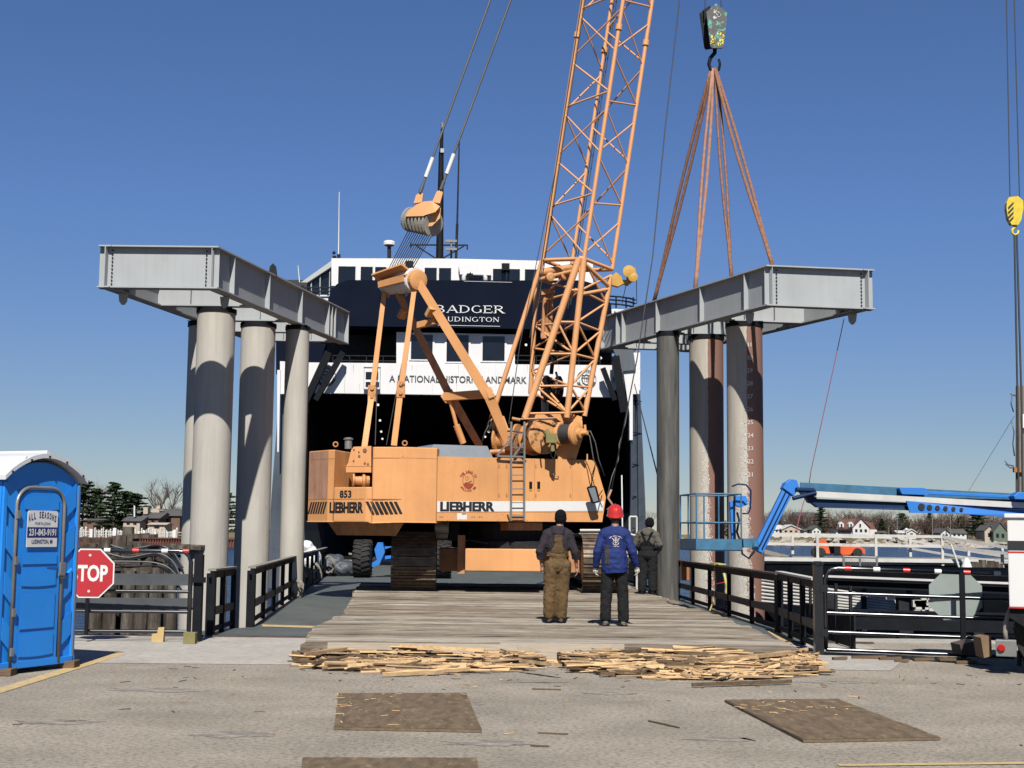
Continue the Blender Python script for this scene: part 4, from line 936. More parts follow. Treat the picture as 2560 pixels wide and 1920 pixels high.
for p, Yp, j, Yj, q, Yq in (((961,730),YB-.2,(930,985),33.9,(911,1120),33.4),((1036,722),YA,(1002,975),33.1,(985,1114),33.0)):
    s = leg(p,Yp,j,Yj,.115,.13,'orange','back_stay',.07); leg(j,Yj,q,Yq,.14,.14,'orange','back_stay',.08)
    b = MB(); c = T(j[0],j[1]-2,Yj-.05); 
    for dy in (-.09,.12): b.tube(c+V(0,-.06,dy), c+V(0,.1,dy), .045, n=10)
    b.box(c.x-.1,c.x+.1,c.y-.02,c.y+.04,c.z-.2,c.z+.2); b.build('stay_joint', 'machine_orange', s)
# head with sheave drum
b = MB(); axd = (HD0-HD1).normalized(); L0 = (HD0-HD1).length
b.lathe(HD1-axd*.05, axd, [(.29,0),(.31,.03),(.27,.05)]+sum([[(.27,.08+k*.1),(.31,.10+k*.1),(.31,.13+k*.1),(.27,.15+k*.1)] for k in range(int((L0-.2)/.1))],[])+[(.31,L0-.05),(.29,L0)], 26)
b.build('gantry_sheaves', 'ship_white', crane)
b = MB()
for p, Y in ((HD0,YA),(HD1,YB)): b.lathe(p-axd*(.06 if Y == YA else .1), axd, [(.20,0),(.25,.02),(.25,.14),(.18,.16),(.1,.17)], 20)
b.bar(T(951,703,YB-.3), T(1026,677,YA), .62, .05, up=V(.1,.5,.9)); b.bar(T(948,712,YB-.5), T(1012,696,YA-.1), .08, .16); b.bar(T(955,700,YB-.45), T(1020,684,YA-.1), .22, .03, up=V(.1,-.6,.6))
for t in (-.02,.30,.62): 
    p = HD1.lerp(HD0,t); b.prism([p+V(0,-.38,.18),p+V(0,-.38,-.05),p+V(0,-.1,-.42),p+V(0,.3,-.3),p+V(0,.3,.2)], axd*.04)
b.tube(T(945,706,YB-.3), T(952,703,YB-.3), .07, n=8); b.build('gantry_head', 'orange', crane)
# floating spreader block with pendants
YF = 33.2
def F_(x, y, d=0): return T(x, y, YF + d)
b = MB(); A = F_(1025,548,.5); B = F_(1084,560,-.1); axf = (B-A).normalized(); Lf = (B-A).length
pr = [(.2,0)]
for k in range(7): z = Lf*k/7; pr += [(.31,z+.01),(.31,z+.05),(.24,z+.065),(.24,z+Lf/7-.02)]
b.lathe(A, axf, pr+[(.31,Lf-.01),(.31,Lf)], 28); b.build('spreader_sheaves', 'sheave_grey', crane)
b = MB()
b.prism([F_(1014,541,.1),F_(1022,528,.1),F_(1040,512,.05),F_(1058,504,0),F_(1078,502,-.2),F_(1100,516,-.35),F_(1088,530,-.42),F_(1064,537,-.35),F_(1058,540,-.3)], V(0,.45,.05))
b.prism([F_(1066,555,-.2),F_(1080,515,-.2),F_(1102,520,-.25),F_(1100,545,-.25),F_(1080,565,-.22),F_(1070,566,-.2)], V(0,.06,0))
b.prism([F_(1034,508,.35),F_(1040,488,.35),F_(1050,480,.35),F_(1058,484,.35),F_(1055,505,.35)], V(0,.12,0)); b.prism([F_(1080,505,-.05),F_(1092,478,-.05),F_(1104,474,-.05),F_(1107,482,-.05),F_(1100,508,-.05)], V(0,.12,0))
b.build('spreader_frame', 'orange_boom', crane)
TIP = V(4.75,33.9,30.2)
for (x, y), dd, tp in (((1050,482),.35,V(-.35,.3,0)),((1102,474),-.05,V(.35,-.3,0))):
    b = MB(); p = F_(x,y,dd); q = TIP+tp; d = (q-p).normalized(); b.tube(p, p+d*.22, .045, n=8); b.tube(p+d*.95, q, .027, n=8); b.tube(p+d*.2, p+d*.5, .03, n=8); pd = b.build('boom_pendant', 'rope_grey', crane)
    b = MB(); b.tube(p+d*.42, p+d*.95, .052, n=10); b.build('pendant_socket', 'white', pd)
for i in range(12):
    t = i/11; b = MB(); b.tube(A.lerp(B,t)+V(0,-.1,-.25), HD1.lerp(HD0,.02+.9*t)+V(-.05,-.1,.25), .011, n=5); b.build('luffing_rope', 'rope', crane)
for P, Q in (((950,740,YB),(938,1112,33.6)),((1033,760,YA),(966,1112,33.4))): b = MB(); b.tube(T(*P), T(*Q), .013, n=5); b.build('luffing_rope', 'rope', crane)

# ---- lattice boom
def bc(py):                                          # boom centre line, drawn as a straight 3-D line
    return None
BL0 = T(1443,662,34.0)                               # top of the base section
bdir = (TIP - BL0).normalized(); e1 = V(1,0,0); e1 = (e1 - bdir*e1.dot(bdir)).normalized(); e2 = bdir.cross(e1).normalized()
if e2.y < 0: e2 = -e2
hd = .885; al = R(8)
cn = [(-hd*math.cos(al), hd*math.sin(al)*.7), (-hd*math.sin(al), hd*math.cos(al)), (hd*math.cos(al), -hd*math.sin(al)*.7), (hd*math.sin(al), -hd*math.cos(al))]   # left, back, right, front
Lb = (TIP - BL0).length
def ch(k, t, s=1): u, v = cn[k]; return BL0 + bdir*t + e1*u*s + e2*v*s
boom = None; b = MB()
for k in range(4): b.tube(ch(k,0), ch(k,Lb-3.2), .052 if k != 1 else .045, n=10); b.tube(ch(k,Lb-3.2), TIP + (ch(k,Lb)-TIP)*.35, .05, n=8)
boom = b.build('lattice_boom', 'orange_boom', crane)
b = MB(); pit = 1.30; n = int((Lb-3.2)/pit)
for f, (i, j) in enumerate(((0,3),(3,2),(2,1),(1,0))):
    for k in range(n):
        t0 = k*pit; off = .35*f
        if f in (0,1):                               # the two faces towards the camera: zigzag plus cross lacing
            if k % 2 == 0: b.tube(ch(i,t0+.15), ch(j,t0+pit-.1), .02, n=6); b.tube(ch(j,t0+.1), ch(i,t0+pit-.1), .02, n=6)
            else: b.tube(ch(i,t0+.1), ch(j,t0+.35), .023, n=6) ; b.tube(ch(j,t0+.35), ch(i,t0+pit-.05), .023, n=6)
        else:
            if k % 2 == 0: b.tube(ch(i,t0+.2), ch(j,t0+pit-.1), .022, n=6)
            else: b.tube(ch(j,t0), ch(i,t0+pit), .022, n=6)
b.build('lacing', 'orange_boom', boom)
for t in (5.9,11.8,17.6): 
    for k in range(4): b = MB(); b.tube(ch(k,t-.07), ch(k,t+.07), .085, n=10); b.build('section_joint', 'orange_boom', boom)
b = MB()
for kx, off in ((0,(-.02,-.09)),(0,(.06,-.1)),(1,(.12,-.08)),(1,(.07,.02))):
    u, v = cn[kx]; b.tube(ch(kx,-2.0)+e1*off[0]+e2*off[1], ch(kx,Lb-1)+e1*off[0]+e2*off[1], .013, n=5)
b.build('hoist_lines', 'rope', boom)
b = MB(); b.lathe(TIP-e2*.3+V(.25,0,.2), e2, [(.4,0),(.4,.08),(.32,.1),(.32,.16),(.4,.2),(.4,.3),(.32,.35),(.4,.5)], 24); b.build('tip_sheaves', 'machine_orange', boom)
# base section: four chords gathering into the two feet
foot = [T(1228,1046,34.2), T(1326,985,34.8), T(1461,1040,33.8), T(1417,1044,33.3)]
foot_f = T(1312,1046,33.2)
b = MB(); tops = [ch(k,0) for k in range(4)]
b.tube(tops[0], foot[0], .062, n=10); b.tube(T(1342,700,34.6), foot[1], .06, n=10); b.tube(tops[2]-bdir*.15, foot[2], .068, n=10)
b.tube(tops[3], foot[3], .075, n=12); b.tube(tops[3]-e1*.12, foot_f, .085, n=12); b.tube(tops[3]-e1*.12, tops[3], .06, n=8)
for a, c in ((0,3),(3,2),(2,1),(1,0)): b.tube(tops[a], tops[c], .05, n=8)
b.tube(ch(0,-.5), ch(3,-.25), .055, n=8); b.tube(ch(3,-.1), ch(2,-.45), .055, n=8); b.tube(ch(3,-.9), ch(2,-.5), .045, n=8); b.tube(ch(0,-.3), T(1342,700,34.6), .05, n=8)
base = b.build('boom_base', 'orange_boom', crane)
b = MB(); g3 = [tops[3].lerp(foot[3], t) for t in (0,.2,.4,.6,.8,.97)]; g2 = [(tops[2]-bdir*.15).lerp(foot[2], t) for t in (0,.2,.4,.6,.8,.97)]
gf = [(tops[3]-e1*.12).lerp(foot_f, t) for t in (0,.2,.4,.6,.8,.97)]; g1 = [T(1342,700,34.6).lerp(foot[1], t) for t in (0,.2,.4,.6,.8,.97)]
for G_, H_ in ((g3,g2),(gf,g3),(g1,g3)):
    for i in range(5):
        b.tube(G_[i], H_[i+1] if i % 2 == 0 else H_[i], .03, n=6); b.tube(H_[i+1], G_[i+1] if i % 2 else G_[i+1], .028, n=6)
        if G_ is g3: b.tube(H_[i], G_[i+1], .03, n=6)
        elif G_ is g1: b.tube(H_[i], G_[i+1], .024, n=6)
b.build('lacing', 'orange_boom', base)
# equipment inside the boom base: ribbed cylinder pair, hydraulic group
b = MB(); 
for x in (1357,1366,1374): b.tube(T(x,835,34.3), T(x+6,730,34.3), .055, n=8)
b.bar(T(1352,842,34.3), T(1384,838,34.3), .2, .12); b.bar(T(1352,732,34.3), T(1386,728,34.3), .22, .14); b.build('boom_buffer', 'orange_dirty', crane)
b = MB(); b.tube(T(1352,682,34.1), T(1440,668,33.9), .10, n=10); b.tube(T(1365,695,34.0), T(1430,680,33.9), .07, n=8)
for x, y in ((1375,693),(1412,689)): c = T(x,y,33.6); b.lathe(c, (.2,-1,0), [(.03,-.1),(.11,-.1),(.11,.08),(.06,.1)], 16)
b.build('boom_backstop', 'machine_orange', crane)
b = MB(); c = T(1372,972,34.2); b.lathe(c-V(.12,0,0), (1,.3,0), [(.30,0),(.34,.03),(.34,.08),(.24,.12),(.24,.3),(.34,.34),(.34,.4),(.3,.42)], 24); b.tube(T(1388,840,34.1), T(1378,935,34.1), .05, n=8); b.path([T(1390,930,34),T(1398,960,33.9),T(1388,1002,33.9)], .03, 6)
b.build('rope_reel', 'black_paint', crane)
b = MB(); c = T(1392,985,34.0); b.tube(c, c+V(.02,-.02,.35), .06, n=8); b.tube(T(1362,985,34.6), T(1362,1035,34.6), .09, n=8); b.build('reel_bracket', 'grey_metal', crane)
# jib sheave arm, yellow
b = MB(); b.prism([T(x,y,33.7) for x,y in ((1530,690),(1540,680),(1552,690),(1558,700),(1572,698),(1582,702),(1570,712),(1560,708),(1545,716),(1530,712))], V(0,.2,0))
b.prism([T(x,y,33.65) for x,y in ((1566,705),(1568,672),(1576,664),(1588,670),(1592,690),(1586,704))], V(0,.08,0)); b.build('jib_sheave_arm', 'yellow', crane)
b = MB(); c = T(1572,679,33.6); b.lathe(c, (0,-1,0), [(.13,0),(.15,.02),(.15,.05),(.05,.06)], 24); c = T(1582,693,33.6); b.lathe(c, (0,-1,0), [(.1,0),(.12,.02),(.12,.05),(.04,.06)], 24); b.build('jib_sheave', 'yellow', crane)
b = MB(); b.tube(T(1591,695,33.7), T(1592,760,34), .010, n=5); b.tube(T(1566,708,33.7), T(1555,758,34), .010, n=5); b.build('jib_rope', 'rope', crane)
# foot brackets and winches
b = MB(); b.prism([T(x,y,33.6) for x,y in ((1325,1038),(1345,1032),(1415,1030),(1455,1042),(1455,1100),(1440,1148),(1395,1148),(1380,1080),(1320,1075))], V(0,.22,0)); 
b.build('boom_foot_bracket', 'orange', crane); b = MB(); b.prism([T(x,y,34.5) for x,y in ((1225,1040),(1260,1040),(1300,1150),(1240,1150))], V(0,.25,0)); b.build('boom_foot_bracket', 'orange', crane)
b = MB(); c = T(1362,1092,33.2); wd = V(.35,-.93,0); b.lathe(c-wd*.75, wd, [(.42,0),(.42,.05),(.33,.07),(.33,.62),(.42,.66),(.42,.74),(.30,.76),(.1,.78)], 36)
b.tube(c+wd*.03, c+wd*.16, .07, n=10)
for i in range(10): a = 2*math.pi*i/10; x, y = frame(wd); q = c+x*math.cos(a)*.36+y*math.sin(a)*.36; b.tube(q, q+wd*.02, .014, n=6)
b.build('main_winch', 'machine_orange', crane)
b = MB(); c = T(1302,1098,34.0); b.lathe(c-V(.6,-.3,0), (.92,-.4,0), [(.34,0),(.38,.03),(.38,.08),(.28,.1),(.28,.5),(.38,.53),(.38,.6),(.2,.62)], 30); b.build('second_winch', 'machine_orange', crane)
b = MB(); c = T(1424,1084,33.3); wd = V(.8,-.6,0); b.lathe(c-wd*.3, wd, [(.27,0),(.29,.02),(.29,.08),(.27,.1)], 28); b.lathe(c+wd*.12, wd, [(.26,0),(.28,.02),(.28,.08),(.20,.12),(.12,.14),(.12,.22),(.05,.24),(.05,.40)], 28); b.build('auxiliary_winch', 'orange', crane)
b = MB(); b.lathe(c-wd*.2, wd, [(.235,0),(.235,.33)], 28); b.build('rope_drum', 'rope', crane)
b = MB(); b.box(T(1432,1052,33.4).x, T(1456,1052,33.4).x, 33.35, 33.6, T(1432,1100,33.4).z, T(1432,1052,33.4).z); b.bar(T(1440,1072,33.2), T(1464,1076,33.1), .07, .07); b.tube(T(1462,1062,33.1), T(1464,1082,33.1), .035, n=6); b.build('winch_bracket', 'orange', crane)
b = MB(); c = T(1382,1096,32.7); b.box(c.x-.16,c.x+.1,c.y,c.y+.25,c.z-.1,c.z+.12); b.tube(c+V(-.12,.1,.1), c+V(-.18,.1,.2), .08, n=8); b.tube(c+V(0,.1,-.1), c+V(0,.1,-.3), .05, n=8); b.build('hydraulic_motor', 'lumber_green', crane)
b = MB(); rn = random.Random(2)
for P in (((1275,1120),(1290,1085),(1310,1080),(1320,1100)),((1275,1100),(1292,1128),(1316,1135)),((1355,1130),(1352,1105),(1366,1090),(1388,1092)),((1376,1115),(1378,1138),(1384,1148)),((1388,1110),(1390,1130),(1386,1148)),
          ((1268,1078),(1285,1078),(1305,1082)),((1215,1075),(1224,1050),(1230,1040)),((1222,1080),(1230,1052),(1234,1048)),((1205,1105),(1212,1082),(1222,1062)),((1318,1055),(1345,1048),(1380,1048),(1392,1060),(1380,1066))):
    b = MB(); b.path([T(x,y,32.9 if x > 1240 else 33.9) for x, y in P], .022, 6); b.build('hydraulic_hose', 'rope', crane)
b = MB(); b.path([T(1465,1076,33.1),T(1476,1078,33.0),T(1488,1105,33.0),T(1497,1150,33.1),T(1512,1190,33.2)], .014, 6); b.build('hydraulic_hose', 'pile_black', crane); b = MB(); b.path([T(1462,1080,33.1),T(1474,1090,33.0),T(1484,1150,33.1),T(1500,1180,33.2)], .014, 6); b.build('hydraulic_hose', 'pile_black', crane)
b = MB(); b.tube(T(1280,1046,33.1), T(1300,1050,33.1), .04, n=8); b.tube(T(1300,1048,33.1), T(1392,1045,33.1), .025, n=6); b.tube(T(1225,1130,34), T(1262,1128,34), .06, n=8); b.build('cross_pipe', 'orange_dirty', crane)
# cables running down across the scene to the right of the boom
b = MB(); b.path([TIP+V(.2,0,0)] + [T(1699,0,33.9), T(1662,330,33.6), T(1632,640,33.2), T(1592,900,32.8), T(1528,1228,32.5)], .015, 5); tag(b.build('guide_rope', 'rope'), 'dark rope running from the crane boom top down to the red hard hat worker', 'rope')
b = MB(); b.path([T(1572,1010,34),T(1563,1060,33.9),T(1548,1110,33.6),T(1546,1150,33.4),T(1530,1190,33.2),T(1518,1240,33)], .010, 5); tag(b.build('loose_rope', 'rope_grey'), 'thin loose wavy rope hanging in front of the dark ship opening', 'rope')
b = MB(); b.tube(T(1586,960,60), T(1643,1185,36), .02, n=5); tag(b.build('mooring_line', 'rope'), 'mooring line slanting from the ferry side down behind the black pile', 'rope')
b = MB(); b.path([T(1528,1225,32.5),T(1520,1245,32.4),T(1532,1262,32.4),T(1518,1275,32.4)], .03, 6); tag(b.build('rope_knot', 'sling_pale'), 'frayed knot at the lower end of the dark rope beside the mirror', 'rope')
b = MB(); b.tube(T(1394,400,33.3), T(1300,860,33.0), .011, n=5); b.tube(T(1300,860,33.0), T(1272,1060,33.0), .011, n=5); b.build('hoist_lines', 'rope', crane)
# ================================================================ people
def evalmesh(o):
    dg = bpy.context.evaluated_depsgraph_get(); me = bpy.data.meshes.new_from_object(o.evaluated_get(dg)); old = o.data
    o.modifiers.clear(); o.data = me; bpy.data.meshes.remove(old)
def organic(name, parts, m, parent, voxel=.012, it=6, disp=0, dsc=.12, seed=0, hem=None):
    b = MB()
    for p in parts:
        if p[0] == 'e': b.sphere(p[1], 1, 16, p[2])
        else:
            _, a, c, r0, r1 = p[:5]; fy = p[5] if len(p) > 5 else 1; a, c = V(*a), V(*c); n = 16; k = []
            d = (c-a).normalized(); x, y = frame(d, V(0,1,0) if abs(d.z) > .7 else V(0,0,1))
            L = (c-a).length
            prof = [(-r0*.98, .1), (-r0*.8,.6), (-r0*.4,.92), (0,1), (L,1), (L+r1*.4,.92), (L+r1*.8,.6), (L+r1*.98,.1)]
            for t, s in prof:
                rr = (r0 if t <= 0 else r1)*s if (t <= 0 or t >= L) else r0
                k.append(b.add([a+d*t+(x*math.cos(2*math.pi*i/n)*rr+y*math.sin(2*math.pi*i/n)*rr*fy) for i in range(n)]))
            for q, r in zip(k, k[1:]):
                for i in range(n): b.face((q+i,q+(i+1)%n,r+(i+1)%n,r+i), True)
            b.face([k[0]+i for i in range(n)][::-1], True); b.face([k[-1]+i for i in range(n)], True)
    off = OFF[parent.name]; b.v = [v + off for v in b.v]; o = b.build(name, m, parent)
    r = o.modifiers.new('r', 'REMESH'); r.mode = 'VOXEL'; r.voxel_size = voxel; r.use_smooth_shade = True
    s = o.modifiers.new('s', 'SMOOTH'); s.iterations = it; s.factor = .5
    evalmesh(o)
    if disp:
        o.data.calc_loop_triangles(); nn = [v.normal.copy() for v in o.data.vertices]
        for v, q in zip(o.data.vertices, nn):
            p = v.co; s = V(p.x/dsc+seed+p.z*2.5, p.y/dsc, p.z/dsc*1.05)
            f = noise.noise(s)*.6 + (1-abs(noise.noise(s*1.3+V(5,5,5)))*2.4)*.5 + noise.noise(s*3)*.22; v.co = p + q*f*disp
    if hem is not None:
        for v in o.data.vertices: v.co.z = max(v.co.z, hem + .012*math.sin(v.co.x*9+1))
    for p in o.data.polygons: p.use_smooth = True
    if not o.data.materials: o.data.materials.append(M[m])
    return o
def hand(side, wr, dirv, curl=.5):
    """palm + five fingers from the wrist, pointing along dirv"""
    P = []; d = V(*dirv).normalized(); fw = V(0,1,0); ac = d.cross(fw).normalized()      # ac across the palm... thumb forward
    pc = wr + d*.05; P.append(('c', tuple(wr), tuple(wr+d*.075), .026, .034, .55))
    for i, (o_, L) in enumerate(((.030,.070),(.011,.078),(-.009,.073),(-.028,.056))):
        b0 = wr + d*.088 + fw*o_; inw = V(-side,0,0)
        p1 = b0 + d*L*.45 + inw*L*.10; p2 = p1 + (d*math.cos(curl) + inw*math.sin(curl)).normalized()*L*.32; p3 = p2 + (d*math.cos(curl*1.9) + inw*math.sin(curl*1.9)).normalized()*L*.26
        P += [('c',tuple(b0-d*.02),tuple(p1),.0105,.0095),('c',tuple(p1),tuple(p2),.0095,.0088),('c',tuple(p2),tuple(p3),.0088,.0075)]
    t0 = wr + d*.03 + fw*.024; t1 = t0 + (d*.7+fw*.7).normalized()*.04 + V(-side*.008,0,0); t2 = t1 + (d*.95+fw*.25).normalized()*.034
    P += [('c',tuple(t0),tuple(t1),.013,.0115),('c',tuple(t1),tuple(t2),.0115,.009)]
    return P
def person(px, py, Y, H, label, yaw, kind):
    g = U(px, py, Y); zb = .2; o = root('person', V(g.x, Y, zb), label, 'person'); k = H/1.78
    hx, hy = (.0, .0)
    A = dict(sh=.205, el=(.295,-.03,1.13), wr=(.315,.05,.90)); 
    armL = [(-.195,0,1.42),(-.285,-.045,1.15),(-.295,.035,.90)]; armR = [(.195,0,1.42),(.285,-.045,1.15),(.295,.035,.90)]
    stance = .115
    if kind == 'A': armL = [(-.175,0,1.375),(-.285,-.02,1.12),(-.25,.06,.90)]; armR = [(.175,0,1.375),(.275,-.03,1.12),(.31,.05,.885)]; stance = .105; lean = .0; head = V(.045,.035,1.66)
    if kind == 'B': armL = [(-.172,0,1.385),(-.262,-.04,1.13),(-.285,.05,.90)]; armR = [(.172,0,1.385),(.272,-.04,1.13),(.335,.05,.91)]; stance = .125; head = V(.01,.02,1.655)
    if kind == 'C': armL = [(-.17,0,1.38),(-.27,.02,1.16),(-.20,.22,1.02)]; armR = [(.17,0,1.38),(.27,-.06,1.15),(.21,.12,1.0)]; stance = .10; head = V(.04,.03,1.655)
    hips = [(-.095,0,.92),(.095,0,.92)]; knees = [(-stance,.015,.50),(stance,.015,.50)]; ank = [(-stance-.01,-.01,.09),(stance+.01,-.01,.09)]
    if kind == 'A': knees = [(-.115,.02,.50),(.075,.03,.50)]; ank = [(-.125,0,.09),(.055,.0,.09)]
    hd = head
    body = [('e',tuple(hd+V(0,0,.005)),(.076,.094,.108)),('e',tuple(hd+V(0,.035,-.055)),(.055,.062,.055)),('c',tuple(hd+V(0,.088,-.005)),tuple(hd+V(0,.103,-.03)),.009,.014),
            ('e',tuple(hd+V(-.078,-.002,-.012)),(.010,.018,.032)),('e',tuple(hd+V(.078,-.002,-.012)),(.010,.018,.032)),('e',tuple(hd+V(0,.087,-.062)),(.024,.012,.008)),('e',tuple(hd+V(0,.08,-.095)),(.028,.02,.018)),
            ('c',(hd.x*.4,0,1.43),tuple(hd+V(0,-.01,-.06)),.062,.056),('c',(-.06,0,1.36),(.06,0,1.36),.10,.10,.8),('c',(0,0,1.3),(0,0,1.0),.14,.12,.75),('e',(0,0,.95),(.16,.11,.11))]
    for a in (armL, armR):
        s = -1 if a is armL else 1; S0_, E, Wr = (V(*q) for q in a)
        body += [('c',tuple(S0_),tuple(E),.052,.042),('c',tuple(E),tuple(Wr),.042,.027)]
        dv = (Wr-E).normalized(); dv = (dv + V(0,0,-.5)).normalized() if kind != 'C' else dv
        hp = hand(s, Wr+dv*.005, tuple(dv), .55 if kind != 'C' else .8); 
        if kind != 'B': body += hp
        else: body += [('c',tuple(Wr),tuple(Wr+dv*.08),.025,.025)]
    for h_, kn, an in zip(hips, knees, ank): body += [('c',h_,kn,.085,.058),('c',kn,an,.055,.038),('c',an,(an[0],an[1]+.12,.045),.04,.035)]
    organic('body', body, 'skin', o, .0065, 2)
    e = MB(); off = OFF[o.name]
    for s in (-1,1): e.sphere(off+hd+V(s*.031,.083,.005), .012, 8)
    e.build('eyes', 'hair', o)
    # trousers
    tr = [('e',(0,-.01,.97),(.185,.135,.10) if kind != 'B' else (.16,.12,.09))]
    tm = {'A':'overall_brown','B':'trouser_black','C':'trouser_black'}[kind]; wl = {'A':(.125,.105,.105),'B':(.105,.088,.092),'C':(.115,.098,.10)}[kind]
    for h_, kn, an in zip(hips, knees, ank):
        h2 = (h_[0]*.98, -.01, .90); a2 = (an[0]*1.02, an[1], .115)
        tr += [('c',h2,(kn[0],kn[1]-.01,kn[2]),wl[0],wl[1],.98),('c',(kn[0],kn[1]-.01,kn[2]),a2,wl[1],wl[2]*.88,1)]
    tr += [('e',(0,-.045,.90),(.155,.115,.12) if kind != 'B' else (.145,.10,.11)),('c',(0,0,1.0),(0,0,1.10),.168,.155,.72)]
    if kind in 'AC': tr += [('c',(0,.0,1.05),(0,.0,1.17),.18,.165,.78)]
    organic('overalls' if kind != 'B' else 'trousers', tr, tm, o, .010, 3, .0125, .10, ord(kind))
    # upper garment
    um = {'A':'hoodie_dark','B':'jacket_blue','C':'hoodie_grey'}[kind]; bt = {'A':1.10,'B':.81,'C':1.10}[kind]; wd = {'A':.19,'B':.178,'C':.175}[kind]
    up = [('c',(-.10,0,1.37),(.10,0,1.37),.115,.115,.88),('c',(0,-.005,1.33),(0,-.005,bt+.1),wd,wd*.99,.74),('c',(-.04,0,1.42),(.04,0,1.42),.09,.09,.8)]
    if kind == 'B': up += [('c',(0,-.015,1.05),(0,-.02,.88),.195,.205,.80)]
    for a in (armL, armR):
        S0_, E, Wr = (V(*q) for q in a); up += [('c',tuple(S0_),tuple(E),.078,.064),('c',(S0_.x*.45,0,1.445),(S0_.x*.95,0,1.395),.075,.08),('c',tuple(E),tuple(E.lerp(Wr,.93)),.068,.05 if kind != 'C' else .052)]
    if kind != 'B': up += [('c',(-.055,-.055,1.475),(.055,-.055,1.475),.062,.062),('e',(0,-.10,1.42),(.10,.055,.085)),('c',(-.09,.02,1.47),(.09,.02,1.47),.05,.05)]
    else: up += [('c',(-.03,0,1.47),(.03,0,1.47),.07,.07,.9)]
    garment = organic('jacket' if kind == 'B' else 'hoodie', up, um, o, .010, 3, .011, .11, ord(kind)+3, {'A':1.0,'B':.795,'C':1.0}[kind])
    def drape(name, poly_fn, z0, z1, m, nz=16, nx=9, out=.012, front=False):
        bt_ = BVHTree.FromPolygons([v.co.copy() for v in garment.data.vertices], [tuple(p.vertices) for p in garment.data.polygons])
        bb = MB(); rows = []
        for i in range(nz+1):
            z = z0+(z1-z0)*i/nz; a, c = poly_fn(z); row = []
            for j in range(nx+1):
                x = a+(c-a)*j/nx; h = bt_.ray_cast(V(x,(-1 if not front else 1),z), V(0,1 if not front else -1,0)); y = h[0].y if h[0] is not None else -.1
                row.append(V(x, y - (out if not front else -out), z) + off)
            rows.append(row)
        for r0, r1 in zip(rows, rows[1:]):
            for j in range(nx): bb.quad(r0[j], r0[j+1], r1[j+1], r1[j])
        ob = bb.build(name, m, o); s = ob.modifiers.new('s','SOLIDIFY'); s.thickness = .012; s.offset = 0; evalmesh(ob)
        bm = bmesh.new(); bm.from_mesh(ob.data); bmesh.ops.remove_doubles(bm, verts=bm.verts, dist=1e-4); bmesh.ops.recalc_face_normals(bm, faces=bm.faces)
        for f in bm.faces: f.smooth = True
        bm.to_mesh(ob.data); bm.free(); return ob
    if kind == 'A':
        def f(z):
            t = (z-1.05)/.33; w = .125*max(0,1-t*1.7)**1.5+.062; return (-w, w)
        drape('overall_back_panel', f, 1.05, 1.385, tm)
    if kind == 'C':
        drape('bib_panel', lambda z: (-(.15*(1-(z-1.05)/.2)+.05), .15*(1-(z-1.05)/.2)+.05), 1.05, 1.25, 'bib_black')
        for s in (-1,1): drape('bib_strap', lambda z, s=s: (lambda c: (c-.022, c+.022))(s*(.03+.09*(z-1.25)/.2)), 1.25, 1.45, 'bib_black', nx=2)
    if kind == 'B':
        drape('side_panel', lambda z: (-.15, -.085), .93, 1.22, 'patch_dark', nx=4, out=.002)
        bt_ = BVHTree.FromPolygons([v.co.copy() for v in garment.data.vertices], [tuple(p.vertices) for p in garment.data.polygons])
        bb = MB(); c0 = V(.015,0,1.30)
        def pj(x, z): h = bt_.ray_cast(V(c0.x+x,-1,c0.z+z), V(0,1,0)); return V(c0.x+x, h[0].y-.003 if h[0] is not None else -.15, c0.z+z)+off
        for i in range(16):                          # worn arc of small marks over and under an anchor-like crest
            a = R(152-124*i/15); 
            if i % 5 == 4: continue
            x, z = .105*math.cos(a), .075*math.sin(a)*.8+.0; bb.quad(pj(x-.005,z),pj(x+.005,z),pj(x+.005,z+.013),pj(x-.005,z+.013))
            if 2 < i < 14: bb.quad(pj(x*.62-.004,-.098),pj(x*.62+.004,-.098),pj(x*.62+.004,-.089),pj(x*.62-.004,-.089))
        def stroke(pts, w):
            pts = [V(x,0,z) for x,z in pts]
            for p, q in zip(pts, pts[1:]):
                n_ = max(1,int((q-p).length/.012)); d_ = (q-p).normalized(); s_ = V(-d_.z,0,d_.x)*w/2
                for i in range(n_):
                    a_ = p.lerp(q,i/n_); c_ = p.lerp(q,(i+1)/n_); bb.quad(*(pj(v_.x,v_.z) for v_ in (a_-s_,c_-s_,c_+s_,a_+s_)))
        stroke([(0,.045),(0,-.07)],.012); stroke([(-.045,-.035),(-.03,-.065),(0,-.075),(.03,-.065),(.045,-.035)],.012); stroke([(-.055,.03),(-.02,.0),(0,.01),(.02,.0),(.055,.03)],.012)
        stroke([(-.02,.035),(.02,.035)],.01); stroke([(-.035,.012),(-.03,-.02)],.012); stroke([(.035,.012),(.03,-.02)],.012); stroke([(-.022,-.03),(.022,-.03)],.01)
        bb.build('back_crest', 'glove', o)
        for a, s in ((armL,-1),(armR,1)):
            E, Wr = V(*a[1]), V(*a[2]); dv = ((Wr-E).normalized()+V(0,0,-.5)).normalized()
            gl = [(p[0],p[1],p[2],p[3]*1.25,p[4]*1.25)+tuple(p[5:]) for p in hand(s, Wr+dv*.005, tuple(dv), .75)]
            organic('glove', gl+[('c',tuple(Wr-dv*.02),tuple(Wr+dv*.02),.036,.034)], 'glove', o, .0055, 1)
    for an in ank:
        organic('boot', [('c',(an[0],an[1]-.015,.16),(an[0],an[1],.05),.058,.052),('c',(an[0],an[1]-.03,.048),(an[0]*1.08,an[1]+.17,.042),.046,.044,.95),('e',(an[0]*1.08,an[1]+.07,.018),(.052,.15,.018))], 'boot' if kind == 'A' else 'boot_grey' if kind == 'B' else 'bib_black', o, .009, 2)
